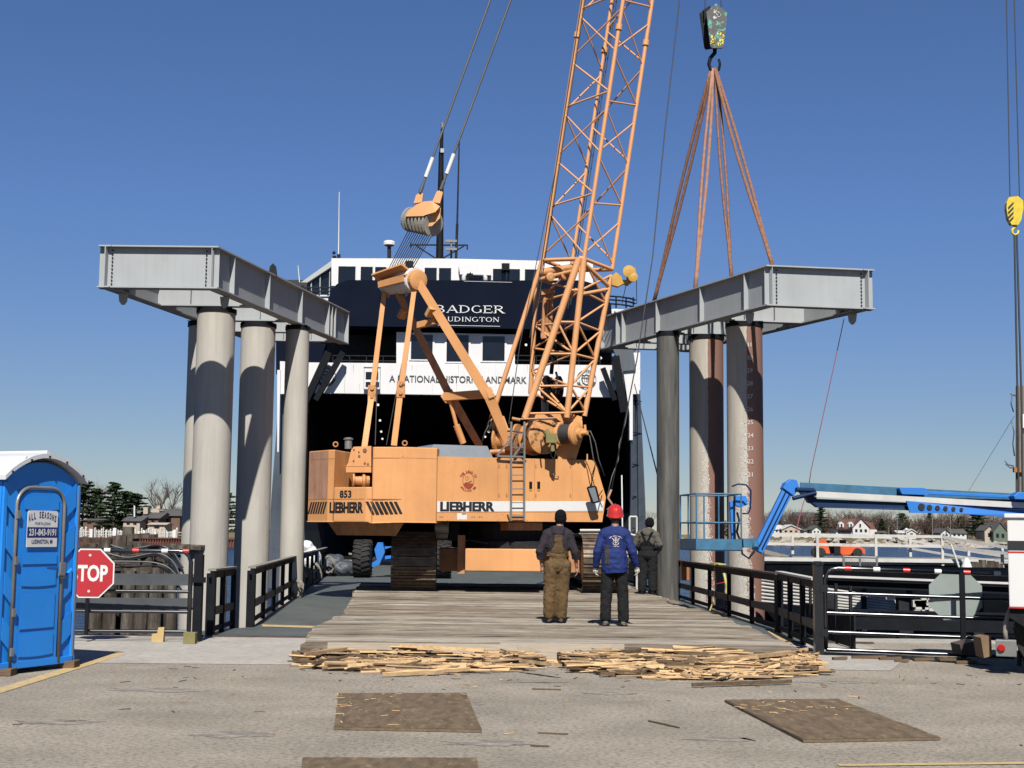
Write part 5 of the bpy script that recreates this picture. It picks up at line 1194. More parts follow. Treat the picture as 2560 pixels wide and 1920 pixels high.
    if kind == 'B':
        e = MB(); c = off+hd+V(0,.01,.055); T_ = Matrix.Rotation(R(14),3,'X')
        pr = [(.136,-.04),(.140,-.032),(.126,-.018),(.124,.03),(.108,.085),(.07,.125),(.025,.142)]; n = 28; rg = []
        for r_, z_ in pr: rg.append(e.add([c+T_@V(math.cos(a)*r_*.98,math.sin(a)*r_*1.15,z_) for a in [2*math.pi*i/n for i in range(n)]]))
        for q, r_ in zip(rg, rg[1:]):
            for i in range(n): e.face((q+i,q+(i+1)%n,r_+(i+1)%n,r_+i), True)
        e.face([rg[-1]+i for i in range(n)], True)
        e.path([c+T_@V(0,-.155+.31*i/12,.062+.088*math.sin(math.pi*i/12)) for i in range(13)][1:-1], .007, 6)
        hb = e.build('hard_hat', 'helmet_red', o)
        organic('hair', [('e',tuple(hd+V(0,-.012,.0)),(.083,.094,.09)),('e',tuple(hd+V(0,-.04,-.06)),(.068,.05,.05))], 'hair', o, .008, 2)
    else:
        organic('beanie', [('e',tuple(hd+V(0,-.008,.035)),(.096,.112,.105)),('c',tuple(hd+V(-.005,-.02,-.01)),tuple(hd+V(.005,-.02,-.01)),.095,.095,1.1)], 'beanie', o, .008, 2, .002, .03)
        if kind == 'A': organic('hair', [('e',tuple(hd+V(0,-.045,-.06)),(.07,.045,.06))], 'hair', o, .008, 2)
    o.scale = (k*(1.12 if kind == 'C' else 1),k*(1.1 if kind == 'C' else 1),k); o.rotation_euler = (0,0,yaw); return o
person(1393,1552,22.3,1.78,'person in brown bib overalls, dark hoodie and black beanie seen from behind', R(2), 'A')
person(1536,1560,21.6,1.80,'person in red hard hat and blue jacket with white back crest, pale gloves', R(-3), 'B')
person(1619,1478,33.0,1.80,'person in grey hoodie and black bib overalls by the right railing', R(-14), 'C')

# ================================================================ ramp railings
def railing(name, XF, Y0, Y1, step, zt_, label, side, cap, endlift=0, thick0=False):
    o = root(name, V(XF((Y0+Y1)/2), (Y0+Y1)/2, 0), label, 'railing', 'black railings beside the ramp'); n = max(1, round((Y1-Y0)/step))
    for i in range(n+1):
        y = Y0+(Y1-Y0)*i/n; x = XF(y); b = MB(); w = .075 if not (i == 0 and thick0) else .13
        b.box(x-w/2,x+w/2,y-w/2,y+w/2,.0,zt_-.04); b.bar(V(x,y,zt_-.24), V(x,y+.13,zt_-.08), .03,.05); b.bar(V(x,y,zt_-.24), V(x,y-.13,zt_-.08), .03,.05); b.build('post', 'black_paint', o)
    P = [V(XF(Y0+(Y1-Y0)*i/12), Y0+(Y1-Y0)*i/12, 0) for i in range(13)]
    if Y1-Y0 < 6: P = [P[0], P[-1]]
    for nm, z, w, h, m in (('handrail',zt_-.06,.05,.11,'black_paint'),('middle_rail',.37,.05,.12,'rail_rust'),('kick_rail',.1,.04,.07,'dark_steel')):
        b = MB()
        for p, q in zip(P, P[1:]): b.bar(p+V(0,0,z), q+V(0,0,z), w, h)
        b.build(nm, m, o)
    b = MB()
    for p, q in zip(P, P[1:]): b.bar(p+V(0,0,zt_+.012), q+V(0,0,zt_+.012), .13, .03)
    b.build('handrail_cap', cap, o); return o
XL_ = lambda Y: -4.32 - .088*(Y-23.3)
XR_ = lambda Y: 4.51 - .031*(Y-23.5)
railing('ramp_railing', XL_, 23.3, 51.0, 2.4, .98, 'long black railing with a worn wooden top along the left ramp edge', -1, 'rail_wood', thick0=True)
railing('ramp_railing', lambda Y: -4.56, 21.3, 23.0, .85, .99, 'short black railing panel between the left gate post and the long left railing', -1, 'rail_wood', thick0=True)
railing('ramp_railing', XR_, 23.4, 50.0, 2.28, .96, 'long black and rusty railing along the right ramp edge', 1, 'rail_rust', thick0=True)
railing('ramp_railing', lambda Y: 4.30+.05*(Y-19.6), 19.55, 23.2, 1.2, 1.0, 'short black railing with pale top joining the right railing to the right gate post', 1, 'white_worn')
b = MB()
for k in range(4): b.box(XR_(21.5)+.35,XR_(21.5)+.39,20.2+k*.9,20.26+k*.9,0,.9)
b.box(XR_(21.5)+.36,XR_(21.5)+.38,20.0,23.6,.02,.5); tag(b.build('kick_plate', 'dark_steel'), 'dark steel plate fence behind the short right railing', 'steel panel')

# ================================================================ gates
def gate(P, Q, zt_, rails, label, uprights, m, group='black pipe gates across the ramp sides'):
    o = root('pipe_gate', (P+Q)/2, label, 'gate', group); d = (Q-P).normalized(); r = .032
    b = MB(); b.path([P+V(0,0,rails[-1]), P+V(0,0,zt_-.16), P+d*.03+V(0,0,zt_-.07), P+d*.09+V(0,0,zt_-.015), P+d*.18+V(0,0,zt_), Q+V(0,0,zt_)], r, 8); b.build('gate_frame', m, o)
    for z in rails: b = MB(); b.tube(P+V(0,0,z), Q+V(0,0,z), r*.8, n=8); b.build('rail', m, o)
    for t in uprights: b = MB(); c = P.lerp(Q,t); b.bar(c+V(0,-.035,rails[-1]-.04), c+V(0,-.035,zt_), .07, .035); b.build('upright', 'black_paint', o)
    return o, d
GP, GQ = V(4.33,19.15,0), V(6.80,18.85,-.05)
g, d = gate(GP, GQ, 1.18, [.84,.57,.31,.075], 'black pipe gate at the right with back of an octagonal sign', [.73], 'gate_gloss')
def tapes(o, P, Q, zt_, items):
    for t, m in items:
        b = MB(); c = P.lerp(Q,t)+V(0,0,zt_); dd = (Q-P).normalized(); b.tube(c-dd*.045, c+dd*.045, .035, n=10); b.build('reflective_tape', m, o)
tapes(g, GP, GQ, 1.18, ((.125,'tape_red'),(.28,'white'),(.44,'tape_red'),(.607,'white'),(.76,'tape_red'),(.92,'white')))
b = MB(); b.box(4.18,4.30,19.12,19.24,0,1.22); b.lathe(V(4.24,19.18,1.22),(0,0,1),[(.085,0),(.085,.03),(.05,.05)],12)
for z in (.3,.9): b.box(4.26,4.36,19.11,19.16,z-.05,z+.05)
tag(b.build('gate_post', 'black_gloss'), 'black square post holding the right gate', 'post')
def octa(c, d, w, n): return [c + d*math.cos(R(22.5+45*i))*w*.5412 + V(0,0,1)*math.sin(R(22.5+45*i))*w*.5412 for i in range(8)]
c = GP.lerp(GQ,.80)+V(0,0,.86); nrm = V(d.y,-d.x,0); nrm = nrm if nrm.y < 0 else -nrm
c = U(2389,1490,19.25); d = V(1,-.22,0).normalized(); nrm = V(d.y,-d.x,0); nrm = nrm if nrm.y < 0 else -nrm
b = MB(); b.prism(octa(c, d, .70, nrm), -nrm*.006); g2 = b.build('sign_plate', 'sign_back', g)
b = MB(); b.prism(octa(c-nrm*.008, d, .69, nrm), -nrm*.004); b.build('sign_face', 'sign_red', g2)
HP, HQ = V(-4.62,20.15,0), V(-8.5,20.0,0)
g, d = gate(HP, HQ, 1.30, [.72,.43,.15], 'black pipe gate at the left carrying the red stop sign', [], 'gate_gloss')
tapes(g, HP, HQ, 1.30, ((.02,'tape_red'),(.098,'white'),(.205,'tape_red'),(.31,'white')))
b = MB(); b.box(-4.58,-4.46,20.18,20.30,0,1.25); b.box(-4.60,-4.40,20.13,20.17,.85,.93); tag(b.build('gate_post', 'black_paint'), 'black square post holding the left gate', 'post')
d2 = -d; c = U(224,1433,19.95); nrm = V(d2.y,-d2.x,0)
o = root('stop_sign', c, 'red octagonal stop sign with white letters fixed on the left gate', 'sign')
b = MB(); b.prism(octa(c, d2, .70, nrm), -nrm*.006); b.build('white_border', 'white', o)
b = MB(); b.prism(octa(c+nrm*.004, d2, .66, nrm), -nrm*.003); b.build('red_face', 'sign_red', o)
b = MB(); text(b, 'STOP', c+nrm*.006-d2*.26-V(0,0,.12), d2, (0,0,1), .52, .24, .002, .035, 1); b.build('lettering', 'white', o)
b = MB()
for z in (-.255,.255): q = c+nrm*.007+V(0,0,z); b.lathe(q, nrm, [(.02,0),(.02,.004)], 10)
b.build('bolts', 'white_worn', o)
b = MB(); q = U(215,1545,19.05); b.bar(V(c.x-.02,c.y+.02,.1), V(c.x-.02,c.y+.02,1.1), .05, .03); b.build('sign_bracket', 'black_paint', o)
# guard beams behind the left gate
for z, yy, zz_ in ((1.0,21.0,.86),(.58,21.0,.50)):
    b = MB(); a = V(-4.75,yy,zz_); q = V(-10.5,yy-.4,zz_); b.bar(a, q, .05, .17)
    tag(b.build('guard_beam', 'beam_grey'), 'dark steel guard beam behind the left gate, ' + ('upper one' if zz_ > .6 else 'lower one'), 'guard beam', 'guard beams behind the left gate')
# lumber blocks by the left gate
b = MB(); q = G(394,1606,0); T0 = Matrix.Translation(q) @ Matrix.Rotation(R(12),4,'Z'); b.prism([T0@V(-.085,0,.0),T0@V(.075,0,0),T0@V(.085,0,.21),T0@V(.0,0,.21),T0@V(-.01,0,.13),T0@V(-.085,0,.12)], V(0,.09,0))
tag(b.build('wood_block', 'lumber'), 'fresh yellow notched lumber block standing before the left gate', 'wood block')
b = MB(); q = G(472,1611,0); b.box(q.x-.085,q.x+.085,q.y,q.y+.15,0,.165); tag(b.build('wood_block', 'lumber_green', bevel=.008), 'mossy square timber block at the foot of the left gate', 'wood block')

# ================================================================ portable toilet
fr = G(179,1649,.09); fr.z = 0; fq = G(-13,1671,.09); fq = fr + (fq-fr)*1.0; fq.z = 0; th = math.atan2(fr.y-fq.y, fr.x-fq.x); PWD = (fr-fq).length; print('potty', math.degrees(th), PWD, fr, fq); uu = V(math.cos(th),math.sin(th),0); nn = V(uu.y,-uu.x,0); fl = fr - uu*PWD; Hh = 2.13; Dp = 1.1; zb_ = .09
o = root('portable_toilet', V(*(fl.lerp(fr,.5)-nn*.5)[:2],0), 'blue portable toilet with white domed roof and a name plate on its door', 'toilet')
def PP(u_, z, out=0): return fl + uu*u_*PWD + V(0,0,z) + nn*out
b = MB(); ct = lambda a, c, z0, z1, o0, o1: b.hexa([PP(a,z0,o0),PP(c,z0,o0),PP(c,z0,o1),PP(a,z0,o1)],[PP(a,z1,o0),PP(c,z1,o0),PP(c,z1,o1),PP(a,z1,o1)])
arch = [(0,zb_),(1,zb_)] + [(1-i/14, 2.13+.22*math.sin(math.pi*i/14)**.85) for i in range(15)]
b.prism([PP(u_,z,-.02) for u_, z in arch], -nn*Dp); body = b.build('cabin', 'potty_blue', o, bevel=.012)
b = MB(); arc2 = lambda k, out: [PP(.5+(i/14-.5)*(1.10+.0), 2.14+.27*math.sin(math.pi*i/14)**.85+k, out) for i in range(15)]
for k0, k1, o0, o1 in ((.0,.05,.08,-Dp-.08),):
    A, B, C, D_ = arc2(k0,o0), arc2(k1,o0), arc2(k0,o1), arc2(k1+.02,o1)
    for i in range(14): b.hexa([A[i],A[i+1],C[i+1],C[i]],[B[i],B[i+1],D_[i+1],D_[i]])
rf = b.build('roof', 'potty_roof', o)
b = MB()
for kx in (.22,.5,.78):
    P = [PP(kx, 2.20+.27*math.sin(math.pi*kx)**.85, .06-j*(Dp+.1)/8) for j in range(9)]; b.path(P, .03, 6)
b.build('roof_ribs', 'potty_roof', rf)
b = MB(); 
for i in (1,4,7,10,13): b.tube(PP(.5+(i/14-.5)*1.1, 2.155+.27*math.sin(math.pi*i/14)**.85, .08), PP(.5+(i/14-.5)*1.1, 2.155+.27*math.sin(math.pi*i/14)**.85, .095), .012, n=6)
b.build('roof_rivets', 'dark_steel', rf)
# corner posts and skid
for a in (.0,.975):
    b = MB(); ct(a,a+.045,zb_-.01,2.12,-.02,.012); b.build('corner_post', 'potty_blue', o, bevel=.006)
b = MB(); ct(.985,1.0,zb_-.01,2.12,.012,.02); b.build('corner_strip', 'grey_metal', o)
b = MB(); ct(-.02,1.02,zb_-.03,zb_+.05,-.02,.02); b.build('base_rail', 'potty_blue', o, bevel=.006)
# moulded side ribs
for sgn, us in ((1,(.80,.95)),(-1,(.05,.17))):
    for z in (.25,.75,1.25,1.73):
        b = MB(); u0, u1 = us; zz0, zz1 = (z, z+.14) if sgn > 0 else (z+.14, z)
        b.prism([PP(u0,zz0,-.019),PP(u1,zz1,-.019),PP(u1,zz1+.26,-.019),PP(u0,zz0+.26,-.019)], nn*.028); b.build('wall_rib', 'potty_blue', o, bevel=.012)
# door
DU0, DU1, DT = .20, .76, 2.03
def arch_pts(u0, u1, zt_, rr, z0): 
    w = (u1-u0)*1.06; n = 7; P = [(u0,z0)]; ru = rr/1.06
    P += [(u0+ru-ru*math.cos(R(90*i/n)), zt_-rr+rr*math.sin(R(90*i/n))) for i in range(n+1)]
    P += [(u1-ru+ru*math.sin(R(90*i/n)), zt_-rr+rr*math.cos(R(90*i/n))) for i in range(n+1)] + [(u1,z0)]; return P
b = MB(); P = [PP(u_,z,.012) for u_, z in arch_pts(DU0-.035,DU1+.035,DT+.04,.2,zb_)]; b.path(P, .021, 8); b.build('door_frame', 'grey_metal', o)
b = MB(); b.prism([PP(u_,z,-.018) for u_, z in arch_pts(DU0,DU1,DT,.17,zb_+.06)], nn*.03); door = b.build('door', 'potty_blue', o, bevel=.008)
for z0, z1, cv in ((1.84,1.94,.04),(1.22,1.32,-.0),(.98,1.12,.02),(.50,.88,.0),(.20,.42,.02)):
    b = MB(); u0, u1 = DU0+.06, DU1-.06; n = 8
    top = [(u0+(u1-u0)*i/n, z1+cv*math.sin(math.pi*i/n)) for i in range(n+1)]; bot = [(u1-(u1-u0)*i/n, z0-cv*.6*math.sin(math.pi*i/n)) for i in range(n+1)]
    b.prism([PP(u_,z,.011) for u_, z in top+bot], nn*.014); b.build('door_panel', 'potty_blue', door, bevel=.012)
for z in (1.76,1.25,.68,.25): b = MB(); ct(DU0-.055,DU0-.015,z-.045,z+.045,.03,.055); b.build('hinge', 'grey_metal', door, bevel=.004)
b = MB(); ct(DU1-.17,DU1-.03,1.06,1.17,.012,.02); b.build('latch_recess', 'potty_dark', door)
b = MB(); ct(DU1-.02,DU1+.05,1.04,1.22,.03,.06); ct(DU1-.05,DU1+.03,1.07,1.10,.05,.07); b.build('latch', 'grey_metal', door, bevel=.004)
# name plate
b = MB(); s0, s1 = .29, .69; ZZ = lambda z: 1.40+(z-1.12)*1.16; b.prism([PP(u_,z,.03) for u_, z in arch_pts(s0,s1,1.81,.03,1.40)], nn*.006)
sg = b.build('name_plate', 'white', door)
b = MB(); b.prism([PP(s0,ZZ(1.212),.0365),PP(s1,ZZ(1.212),.0365),PP(s1,ZZ(1.312),.0365),PP(s0,ZZ(1.312),.0365)], nn*.002); b.build('plate_band', 'sign_navy', sg)
b = MB(); w_ = (s1-s0)*1.06
for i, chh in enumerate('ALL SEASONS'):
    if chh == ' ': continue
    t = i/10; a = (t-.5); text(b, chh, PP(s0+.015+t*(s1-s0-.065), ZZ(1.378+.035*(1-4*a*a)-.012), .037), uu+V(0,0,-.35*a), V(0,0,1)+uu*.2*a, .028, .075, .002, .03)
text(b, 'PORTA-JONS', PP(.5*(s0+s1),ZZ(1.325),.037)-uu*.12, uu, (0,0,1), .24, .042, .002, .0)
text(b, 'LUDINGTON, MI', PP(.5*(s0+s1),ZZ(1.145),.037)-uu*.165, uu, (0,0,1), .33, .056, .002, .02); b.build('plate_lettering', 'sign_navy', sg)
b = MB(); text(b, '231-843-9191', PP(.5*(s0+s1),ZZ(1.228),.0395)-uu*.215, uu, (0,0,1), .43, .08, .002, .03); b.build('plate_number', 'white', sg)
b = MB(); rn = random.Random(8)
q = fr + nn*.0 - uu*.06; b.box(q.x-.1,q.x+.1,q.y-.08,q.y+.14,0,.085); tag(b.build('support_block', 'timber_brown', bevel=.01), 'old timber block under the right corner of the blue toilet', 'block')
q = fl + uu*.1; b = MB(); b.box(q.x-.12,q.x+.12,q.y-.05,q.y+.15,0,.08); tag(b.build('support_block', 'timber_brown', bevel=.01), 'old timber block under the left corner of the blue toilet', 'block')

# ================================================================ white service truck at the right edge
tk = root('service_truck', V(7.5,17.6,0), 'white truck body with black stripe and red tail light cut off by the right edge', 'truck')
X0 = U(2520,1400,16.5).x; z1 = U(2520,1284,16.5).z; z0 = U(2520,1518,16.5).z
b = MB(); b.box(X0,9.6,16.5,18.8,z0,z1-.045); tb = b.build('box_body', 'white', tk, bevel=.015)
b = MB(); b.box(X0-.03,9.63,16.47,18.83,z1-.05,z1); b.build('roof_cap', 'white', tk, bevel=.01)
za, zc = U(2540,1376,16.5).z, U(2540,1352,16.5).z; b = MB(); b.box(X0-.003,9.6,16.497,16.52,za,zc); b.box(X0-.003,X0+.02,16.5,18.8,za,zc); b.build('black_stripe', 'black_ink', tb)
b = MB(); zo = U(2540,1380,16.5).z; b.box(X0-.003,9.6,16.497,16.52,zo-.012,zo+.008); b.box(X0-.003,9.6,16.495,16.52,z0-.012,z0+.006); b.build('red_pinstripe', 'tape_red', tb)
b = MB(); b.prism([V(X0+.0,16.55,z0-.02),V(9.5,16.55,z0-.02),V(9.5,16.55,.40),V(X0+.45,16.55,.40),V(X0+.12,16.55,.60),V(X0,16.55,.68)], V(0,2.1,0)); b.build('chassis', 'dark_steel', tk)
b = MB(); q = U(2483,1600,16.6); r_ = U(2512,1642,16.6); b.box(q.x,r_.x+.1,16.6,16.75,r_.z,q.z); b.build('light_housing', 'grey_metal', tk, bevel=.01)
b = MB(); q = U(2498,1621,16.58); b.lathe(q+V(0,.03,0), (0,-1,0), [(.045,0),(.045,.03),(.03,.045)], 16); b.build('tail_light', 'lens_red', tk)
b = MB(); b.lathe(V(6.45,16.72,.5), (0,1,0), [(.30,0),(.49,.02),(.5,.05),(.5,.27),(.47,.3),(.3,.3)], 30); w = b.build('wheel', 'tyre', tk)
b = MB(); b.lathe(V(6.45,16.71,.5), (0,1,0), [(.06,-.0),(.10,.0),(.12,.05),(.28,.06),(.3,.0),(.31,.02)], 24); b.build('rim', 'grey_metal', w)
b = MB(); P = [V(6.45+math.cos(R(a))*.6, 16.7, .5+math.sin(R(a))*.6) for a in range(190,60,-10)]; b.path(P, .03, 6); b.build('mudguard', 'rail_wood', tk)
b = MB(); q = U(2478,1580,17); b.prism([U(2452,1594,17.2),U(2478,1588,17.2),U(2480,1640,17.2),U(2460,1645,17.2)], V(0,.3,0)); tag(b.build('cardboard_box', 'brown_box'), 'brown box on the ground behind the truck tail light', 'box')
b = MB(); b.prism([U(2400,1612,18.4),U(2440,1602,18.4),U(2446,1640,18.4),U(2405,1638,18.4)], V(0,.4,0)); tag(b.build('scrap_crate', 'rail_rust'), 'dark rusty crate on the ground behind the right gate', 'crate')
b = MB(); rn = random.Random(3)
for i in range(10): b.tube(U(2500+rn.uniform(-5,40),1560+rn.uniform(-10,20),16.9), U(2520+rn.uniform(-5,40),1650+rn.uniform(-20,20),16.9), .03, n=6)
b.build('undercarriage', 'black_paint', tk)
Pv = V(X0,16.5,0); Rz = Matrix.Rotation(R(-20.5),3,'Z'); tk.location = Pv + Rz @ (tk.location-Pv); tk.rotation_euler.z = R(-20.5)

# ================================================================ blue boom lift, right
lf = root('boom_lift', V(13,27,0), 'blue articulated boom lift with empty basket reaching in from the right', 'boom lift')
YL = 26.0
def Lp(px, py, Y=YL): return U(px, py, Y)
b = MB(); fx0, fx1 = Lp(1741,1300).x, Lp(1853,1300).x; bx0 = U(1701,1300,27.3).x; zt3 = Lp(1741,1234).z; zf = Lp(1741,1374).z; zm = Lp(1741,1306).z
cr = [V(fx0,YL,0),V(fx1,YL,0),V(fx1-.05,27.3,0),V(bx0,27.3,0)]
for i in range(4):
    p, q = cr[i], cr[(i+1)%4]; b.tube(p+V(0,0,zf), p+V(0,0,zt3), .015, n=8)
    for z in (zt3,zm): b.tube(p+V(0,0,z), q+V(0,0,z), .016, n=8)
    b.tube(p.lerp(q,.5)+V(0,0,zf), p.lerp(q,.5)+V(0,0,zt3), .015, n=8)
b.build('basket_rails', 'lift_blue_dirty', lf)
b = MB()
for i in range(4): p, q = cr[i], cr[(i+1)%4]; b.bar(p+V(0,0,zf+.10), q+V(0,0,zf+.10), .03, .2)
b.prism([c+V(0,0,zf-.02) for c in cr], V(0,0,.03)); b.build('basket_floor', 'lift_blue_dirty', lf)
b = MB(); b.prism([Lp(1840,1240,26.6),Lp(1866,1240,26.6),Lp(1870,1262,26.6),Lp(1852,1268,26.6),Lp(1838,1262,26.6)], V(0,.25,0)); b.prism([Lp(1825,1255,26.7),Lp(1838,1250,26.7),Lp(1840,1350,26.7),Lp(1830,1350,26.7)], V(0,.15,0)); b.build('control_box', 'lift_blue', lf)
b = MB(); b.path([Lp(1830,1216,26.3),Lp(1845,1210,26.3),Lp(1865,1212,26.3),Lp(1877,1226,26.3),Lp(1876,1270,26.3),Lp(1870,1284,26.3),Lp(1856,1284,26.3)], .018, 6); b.build('control_guard', 'lift_navy', lf)
b = MB(); b.path([Lp(1843,1282,26.5),Lp(1848,1300,26.4),Lp(1842,1330,26.4),Lp(1850,1350,26.3),Lp(1856,1385,26.2),Lp(1872,1396,26.2),Lp(1886,1378,26.2)], .022, 6); b.build('control_hose', 'black_paint', lf)
b = MB(); b.bar(Lp(1856,1358,26.4), Lp(1892,1356,26.4), .22, .17); b.tube(Lp(1890,1372,26.2), Lp(1888,1352,26.4), .06, n=10); b.build('basket_pivot', 'lift_blue_dirty', lf)
b = MB(); b.bar(Lp(1893,1378,26.4), Lp(1973,1218,26.5), .20, .19, up=V(0,1,0)); b.prism([Lp(1958,1220,26.35),Lp(1965,1206,26.35),Lp(1980,1197,26.35),Lp(1992,1200,26.35),Lp(1998,1218,26.35),Lp(1985,1240,26.35)], V(0,.3,0)); b.build('jib_arm', 'lift_blue', lf, bevel=.008)
b = MB(); b.bar(Lp(1899,1364,26.29), Lp(1968,1222,26.39), .02, .02); b.bar(Lp(1905,1372,26.29), Lp(1975,1232,26.39), .04, .01); b.build('jib_line', 'lift_navy', lf)
b = MB(); b.tube(Lp(1982,1246,26.3), Lp(2040,1232,26.4), .04, n=8); b.tube(Lp(1990,1224,26.3), Lp(2035,1226,26.4), .045, n=8); b.prism([Lp(1994,1222,26.5),Lp(2040,1224,26.5),Lp(2043,1262,26.5),Lp(2022,1256,26.5),Lp(2015,1244,26.5)], V(0,.2,0)); b.build('knuckle_linkage', 'lift_navy', lf)
b = MB(); b.bar(Lp(2000,1219,26.6), Lp(2640,1252,26.9), .03, .2); b.build('boom_top', 'lift_blue_dirty', lf)
b = MB(); b.bar(Lp(2035,1235,26.42), Lp(2640,1268,26.6), .03, .11); b.build('white_boom_rail', 'white_worn', lf)
b = MB(); b.prism([Lp(2018,1246,26.5),Lp(2640,1272,26.6),Lp(2640,1300,26.6),Lp(2270,1275,26.5),Lp(2045,1268,26.5)], V(0,.26,.0)); b.build('inner_boom', 'lift_navy', lf)
b = MB(); b.prism([Lp(2266,1252,26.40),Lp(2290,1254,26.40),Lp(2560,1276,26.40),Lp(2700,1290,26.5),Lp(2700,1306,26.5),Lp(2400,1284,26.40),Lp(2275,1282,26.40)], V(0,.05,.0)); sl_ = b.build('outer_boom_plate', 'lift_blue', lf)
for i, r_ in enumerate((.065,.05,.045,.042,.038,.032)): b = MB(); q = Lp(2304+i*20,1267+i*1.3,26.38); b.lathe(q, (0,-1,0), [(r_,-.012),(r_,.0)], 20); b.build('lightening_hole', 'black_ink', sl_)
b = MB(); b.prism([Lp(2250,1220,26.45),Lp(2310,1221,26.45),Lp(2322,1228,26.45),Lp(2320,1236,26.45),Lp(2256,1234,26.45)], V(0,.3,0)); b.bar(Lp(2320,1232,26.6), Lp(2640,1247,26.8), .06, .06); b.prism([Lp(2535,1240,26.4),Lp(2546,1230,26.4),Lp(2600,1234,26.4),Lp(2600,1250,26.4),Lp(2538,1248,26.4)], V(0,.3,0)); b.build('boom_head', 'lift_blue', lf, bevel=.01)
b = MB(); q = Lp(2700,1290,26.7); b.bar(q+V(-.8,0,.05), q+V(4.0,0,-.3), .34, .42); b.box(13.2,15.6,26.0,27.8,.9,2.1); b.box(12.6,16,25.9,27.9,.45,.9); b.build('turret', 'lift_blue', lf)
for x in (13.0,15.6):
    for y in (25.6,27.9): b = MB(); b.lathe(V(x,y,.5), (0,1,0), [(.2,0),(.48,.02),(.5,.06),(.5,.3),(.47,.34),(.2,.35)], 20); b.build('wheel', 'tyre', lf)

# second lift on the ramp behind the crane
l2 = root('wheeled_lift', V(-3.8,49,0), 'blue wheeled lift with chevron tyre parked on the ramp under the crane tail', 'boom lift')
for px in (902,1104):
    for yy in (47.8,50.6):
        b = MB(); c = U(px,1400,yy); c.z = .66; r_ = .64; w = .62; prof = [(.25,0),(.5,.01),(r_-.06,.05),(r_-.03,.12),(r_-.03,w-.12),(r_-.06,w-.05),(.5,w-.01),(.25,w)]
        b.lathe(V(c.x-w/2,c.y+.6,c.z), (1,0,0), prof, 36)
        for i in range(22):
            for s in (0,1):
                a = 2*math.pi*(i+.5*s)/22; e = V(0,math.cos(a),math.sin(a)); e2_ = V(0,math.cos(a+.14),math.sin(a+.14)); m0 = V(c.x,c.y+.6,c.z)
                p = m0+e2_*(r_-.02)+V((-1 if s else 1)*.015,0,0); q = m0+e*(r_-.03)+V((-1 if s else 1)*w*.48,0,0); b.bar(p, q, .05, .06, up=e)
        wh = b.build('wheel', 'tyre', l2)
b = MB(); f = lambda px, py, yy=48.8: U(px, py, yy)
b.prism([f(934,1405),f(940,1380),f(978,1368),f(978,1396),f(945,1400)], V(0,.6,0)); b.prism([f(936,1374,48.6),f(944,1356,48.6),f(956,1356,48.6),f(962,1380,48.6),f(948,1412,48.6),f(928,1418,48.6),f(928,1408,48.6),f(942,1400,48.6)], V(0,.4,0))
b.box(f(950,1380).x, f(1095,1380).x, 49.0, 50.4, .55, 1.0); b.prism([f(962,1366),f(980,1366),f(980,1388),f(962,1390)], V(0,.4,0)); b.build('chassis', 'lift_blue', l2)
b = MB(); b.tube(f(918,1402), f(944,1400), .1, n=10); b.build('axle', 'dark_steel', l2)

# ================================================================ odds and ends on the ramp
b = MB(); rn = random.Random(6)
o = root('tarp_bundle', V(U(842,1390,50).x,50,0), 'dark grey-blue tarp bundle heaped on the ramp beside the lift tyre', 'tarp')
organic('tarp_cover', [('e',(-.25,0,.35),(.45,.5,.42)),('e',(.25,0,.25),(.5,.5,.33)),('e',(0,0,.5),(.3,.4,.25))], 'tarp', o, .035, 3, .05, .3)
o = root('white_sack', V(U(765,1360,44).x,44.5,.35), 'bright white sacks beyond the far end of the left railing', 'sack')
organic('sack_cover', [('e',(-.05,0,.75),(.22,.2,.2)),('e',(.1,0,.35),(.32,.25,.42))], 'white', o, .03, 2, .03, .2)
def coil(px, py, Y, r, n, label, lay=.15):
    b = MB(); c = U(px, py, Y); rn = random.Random(px); P = []
    for i in range(n*14): a = 2*math.pi*i/14; P.append(c+V(math.cos(a)*r*rn.uniform(.8,1.15)*.6+rn.uniform(-.03,.03), (i/(n*14)-.5)*.5, math.sin(a)*r*rn.uniform(.85,1.1)+rn.uniform(-.02,.02)))
    b.path(P, .028, 6); return tag(b.build('coiled_rope', 'rail_wood'), label, 'rope', 'coiled ropes hung on the left railing')
coil(762,1444,38,.26,4,'pale coiled rope hung low on the left railing, nearest of the coils'); coil(786,1436,42,.30,5,'pale coiled rope on the left railing, middle coil'); coil(822,1412,49,.30,4,'loop of pale rope at the far end of the left railing')
coil(742,1470,33.5,.2,3,'small tangle of pale rope at the foot of the left railing')
b = MB(); b.path([U(1790,1409,29.2),U(1787,1412,29.2),U(1788,1440,29.2),U(1789,1470,29.2),U(1785,1500,29.2),U(1774,1528,29.0)], .018, 6); tag(b.build('air_hose', 'yellow_hose'), 'yellow hose hanging over the right railing', 'hose')
b = MB(); b.bar(U(1786,1408,29.1), U(1806,1411,28.6), .16, .02); tag(b.build('folded_strap', 'yellow_hose'), 'folded yellow strap lying on the right handrail', 'strap')
b = MB(); b.path([U(1809,1428,30),U(1817,1465,30),U(1814,1480,30),U(1824,1495,30)], .03, 5); tag(b.build('yellow_strap', 'yellow_hose'), 'yellow strap dangling beyond the right railing', 'strap')
b = MB(); c = U(1713,1425,33.6); b.box(c.x-.1,c.x+.1,33.6,33.75,c.z-.25,c.z+.22); tag(b.build('hanging_bag', 'rust_orange', bevel=.02), 'orange-brown bag hanging behind the right railing', 'bag')
b = MB(); b.path([U(1790,1460,31),U(1810,1456,31),U(1826,1446,31)], .010, 5);  tag(b.build('red_rope', 'tape_red'), 'thin red rope tied near the right railing', 'rope')
b = MB()
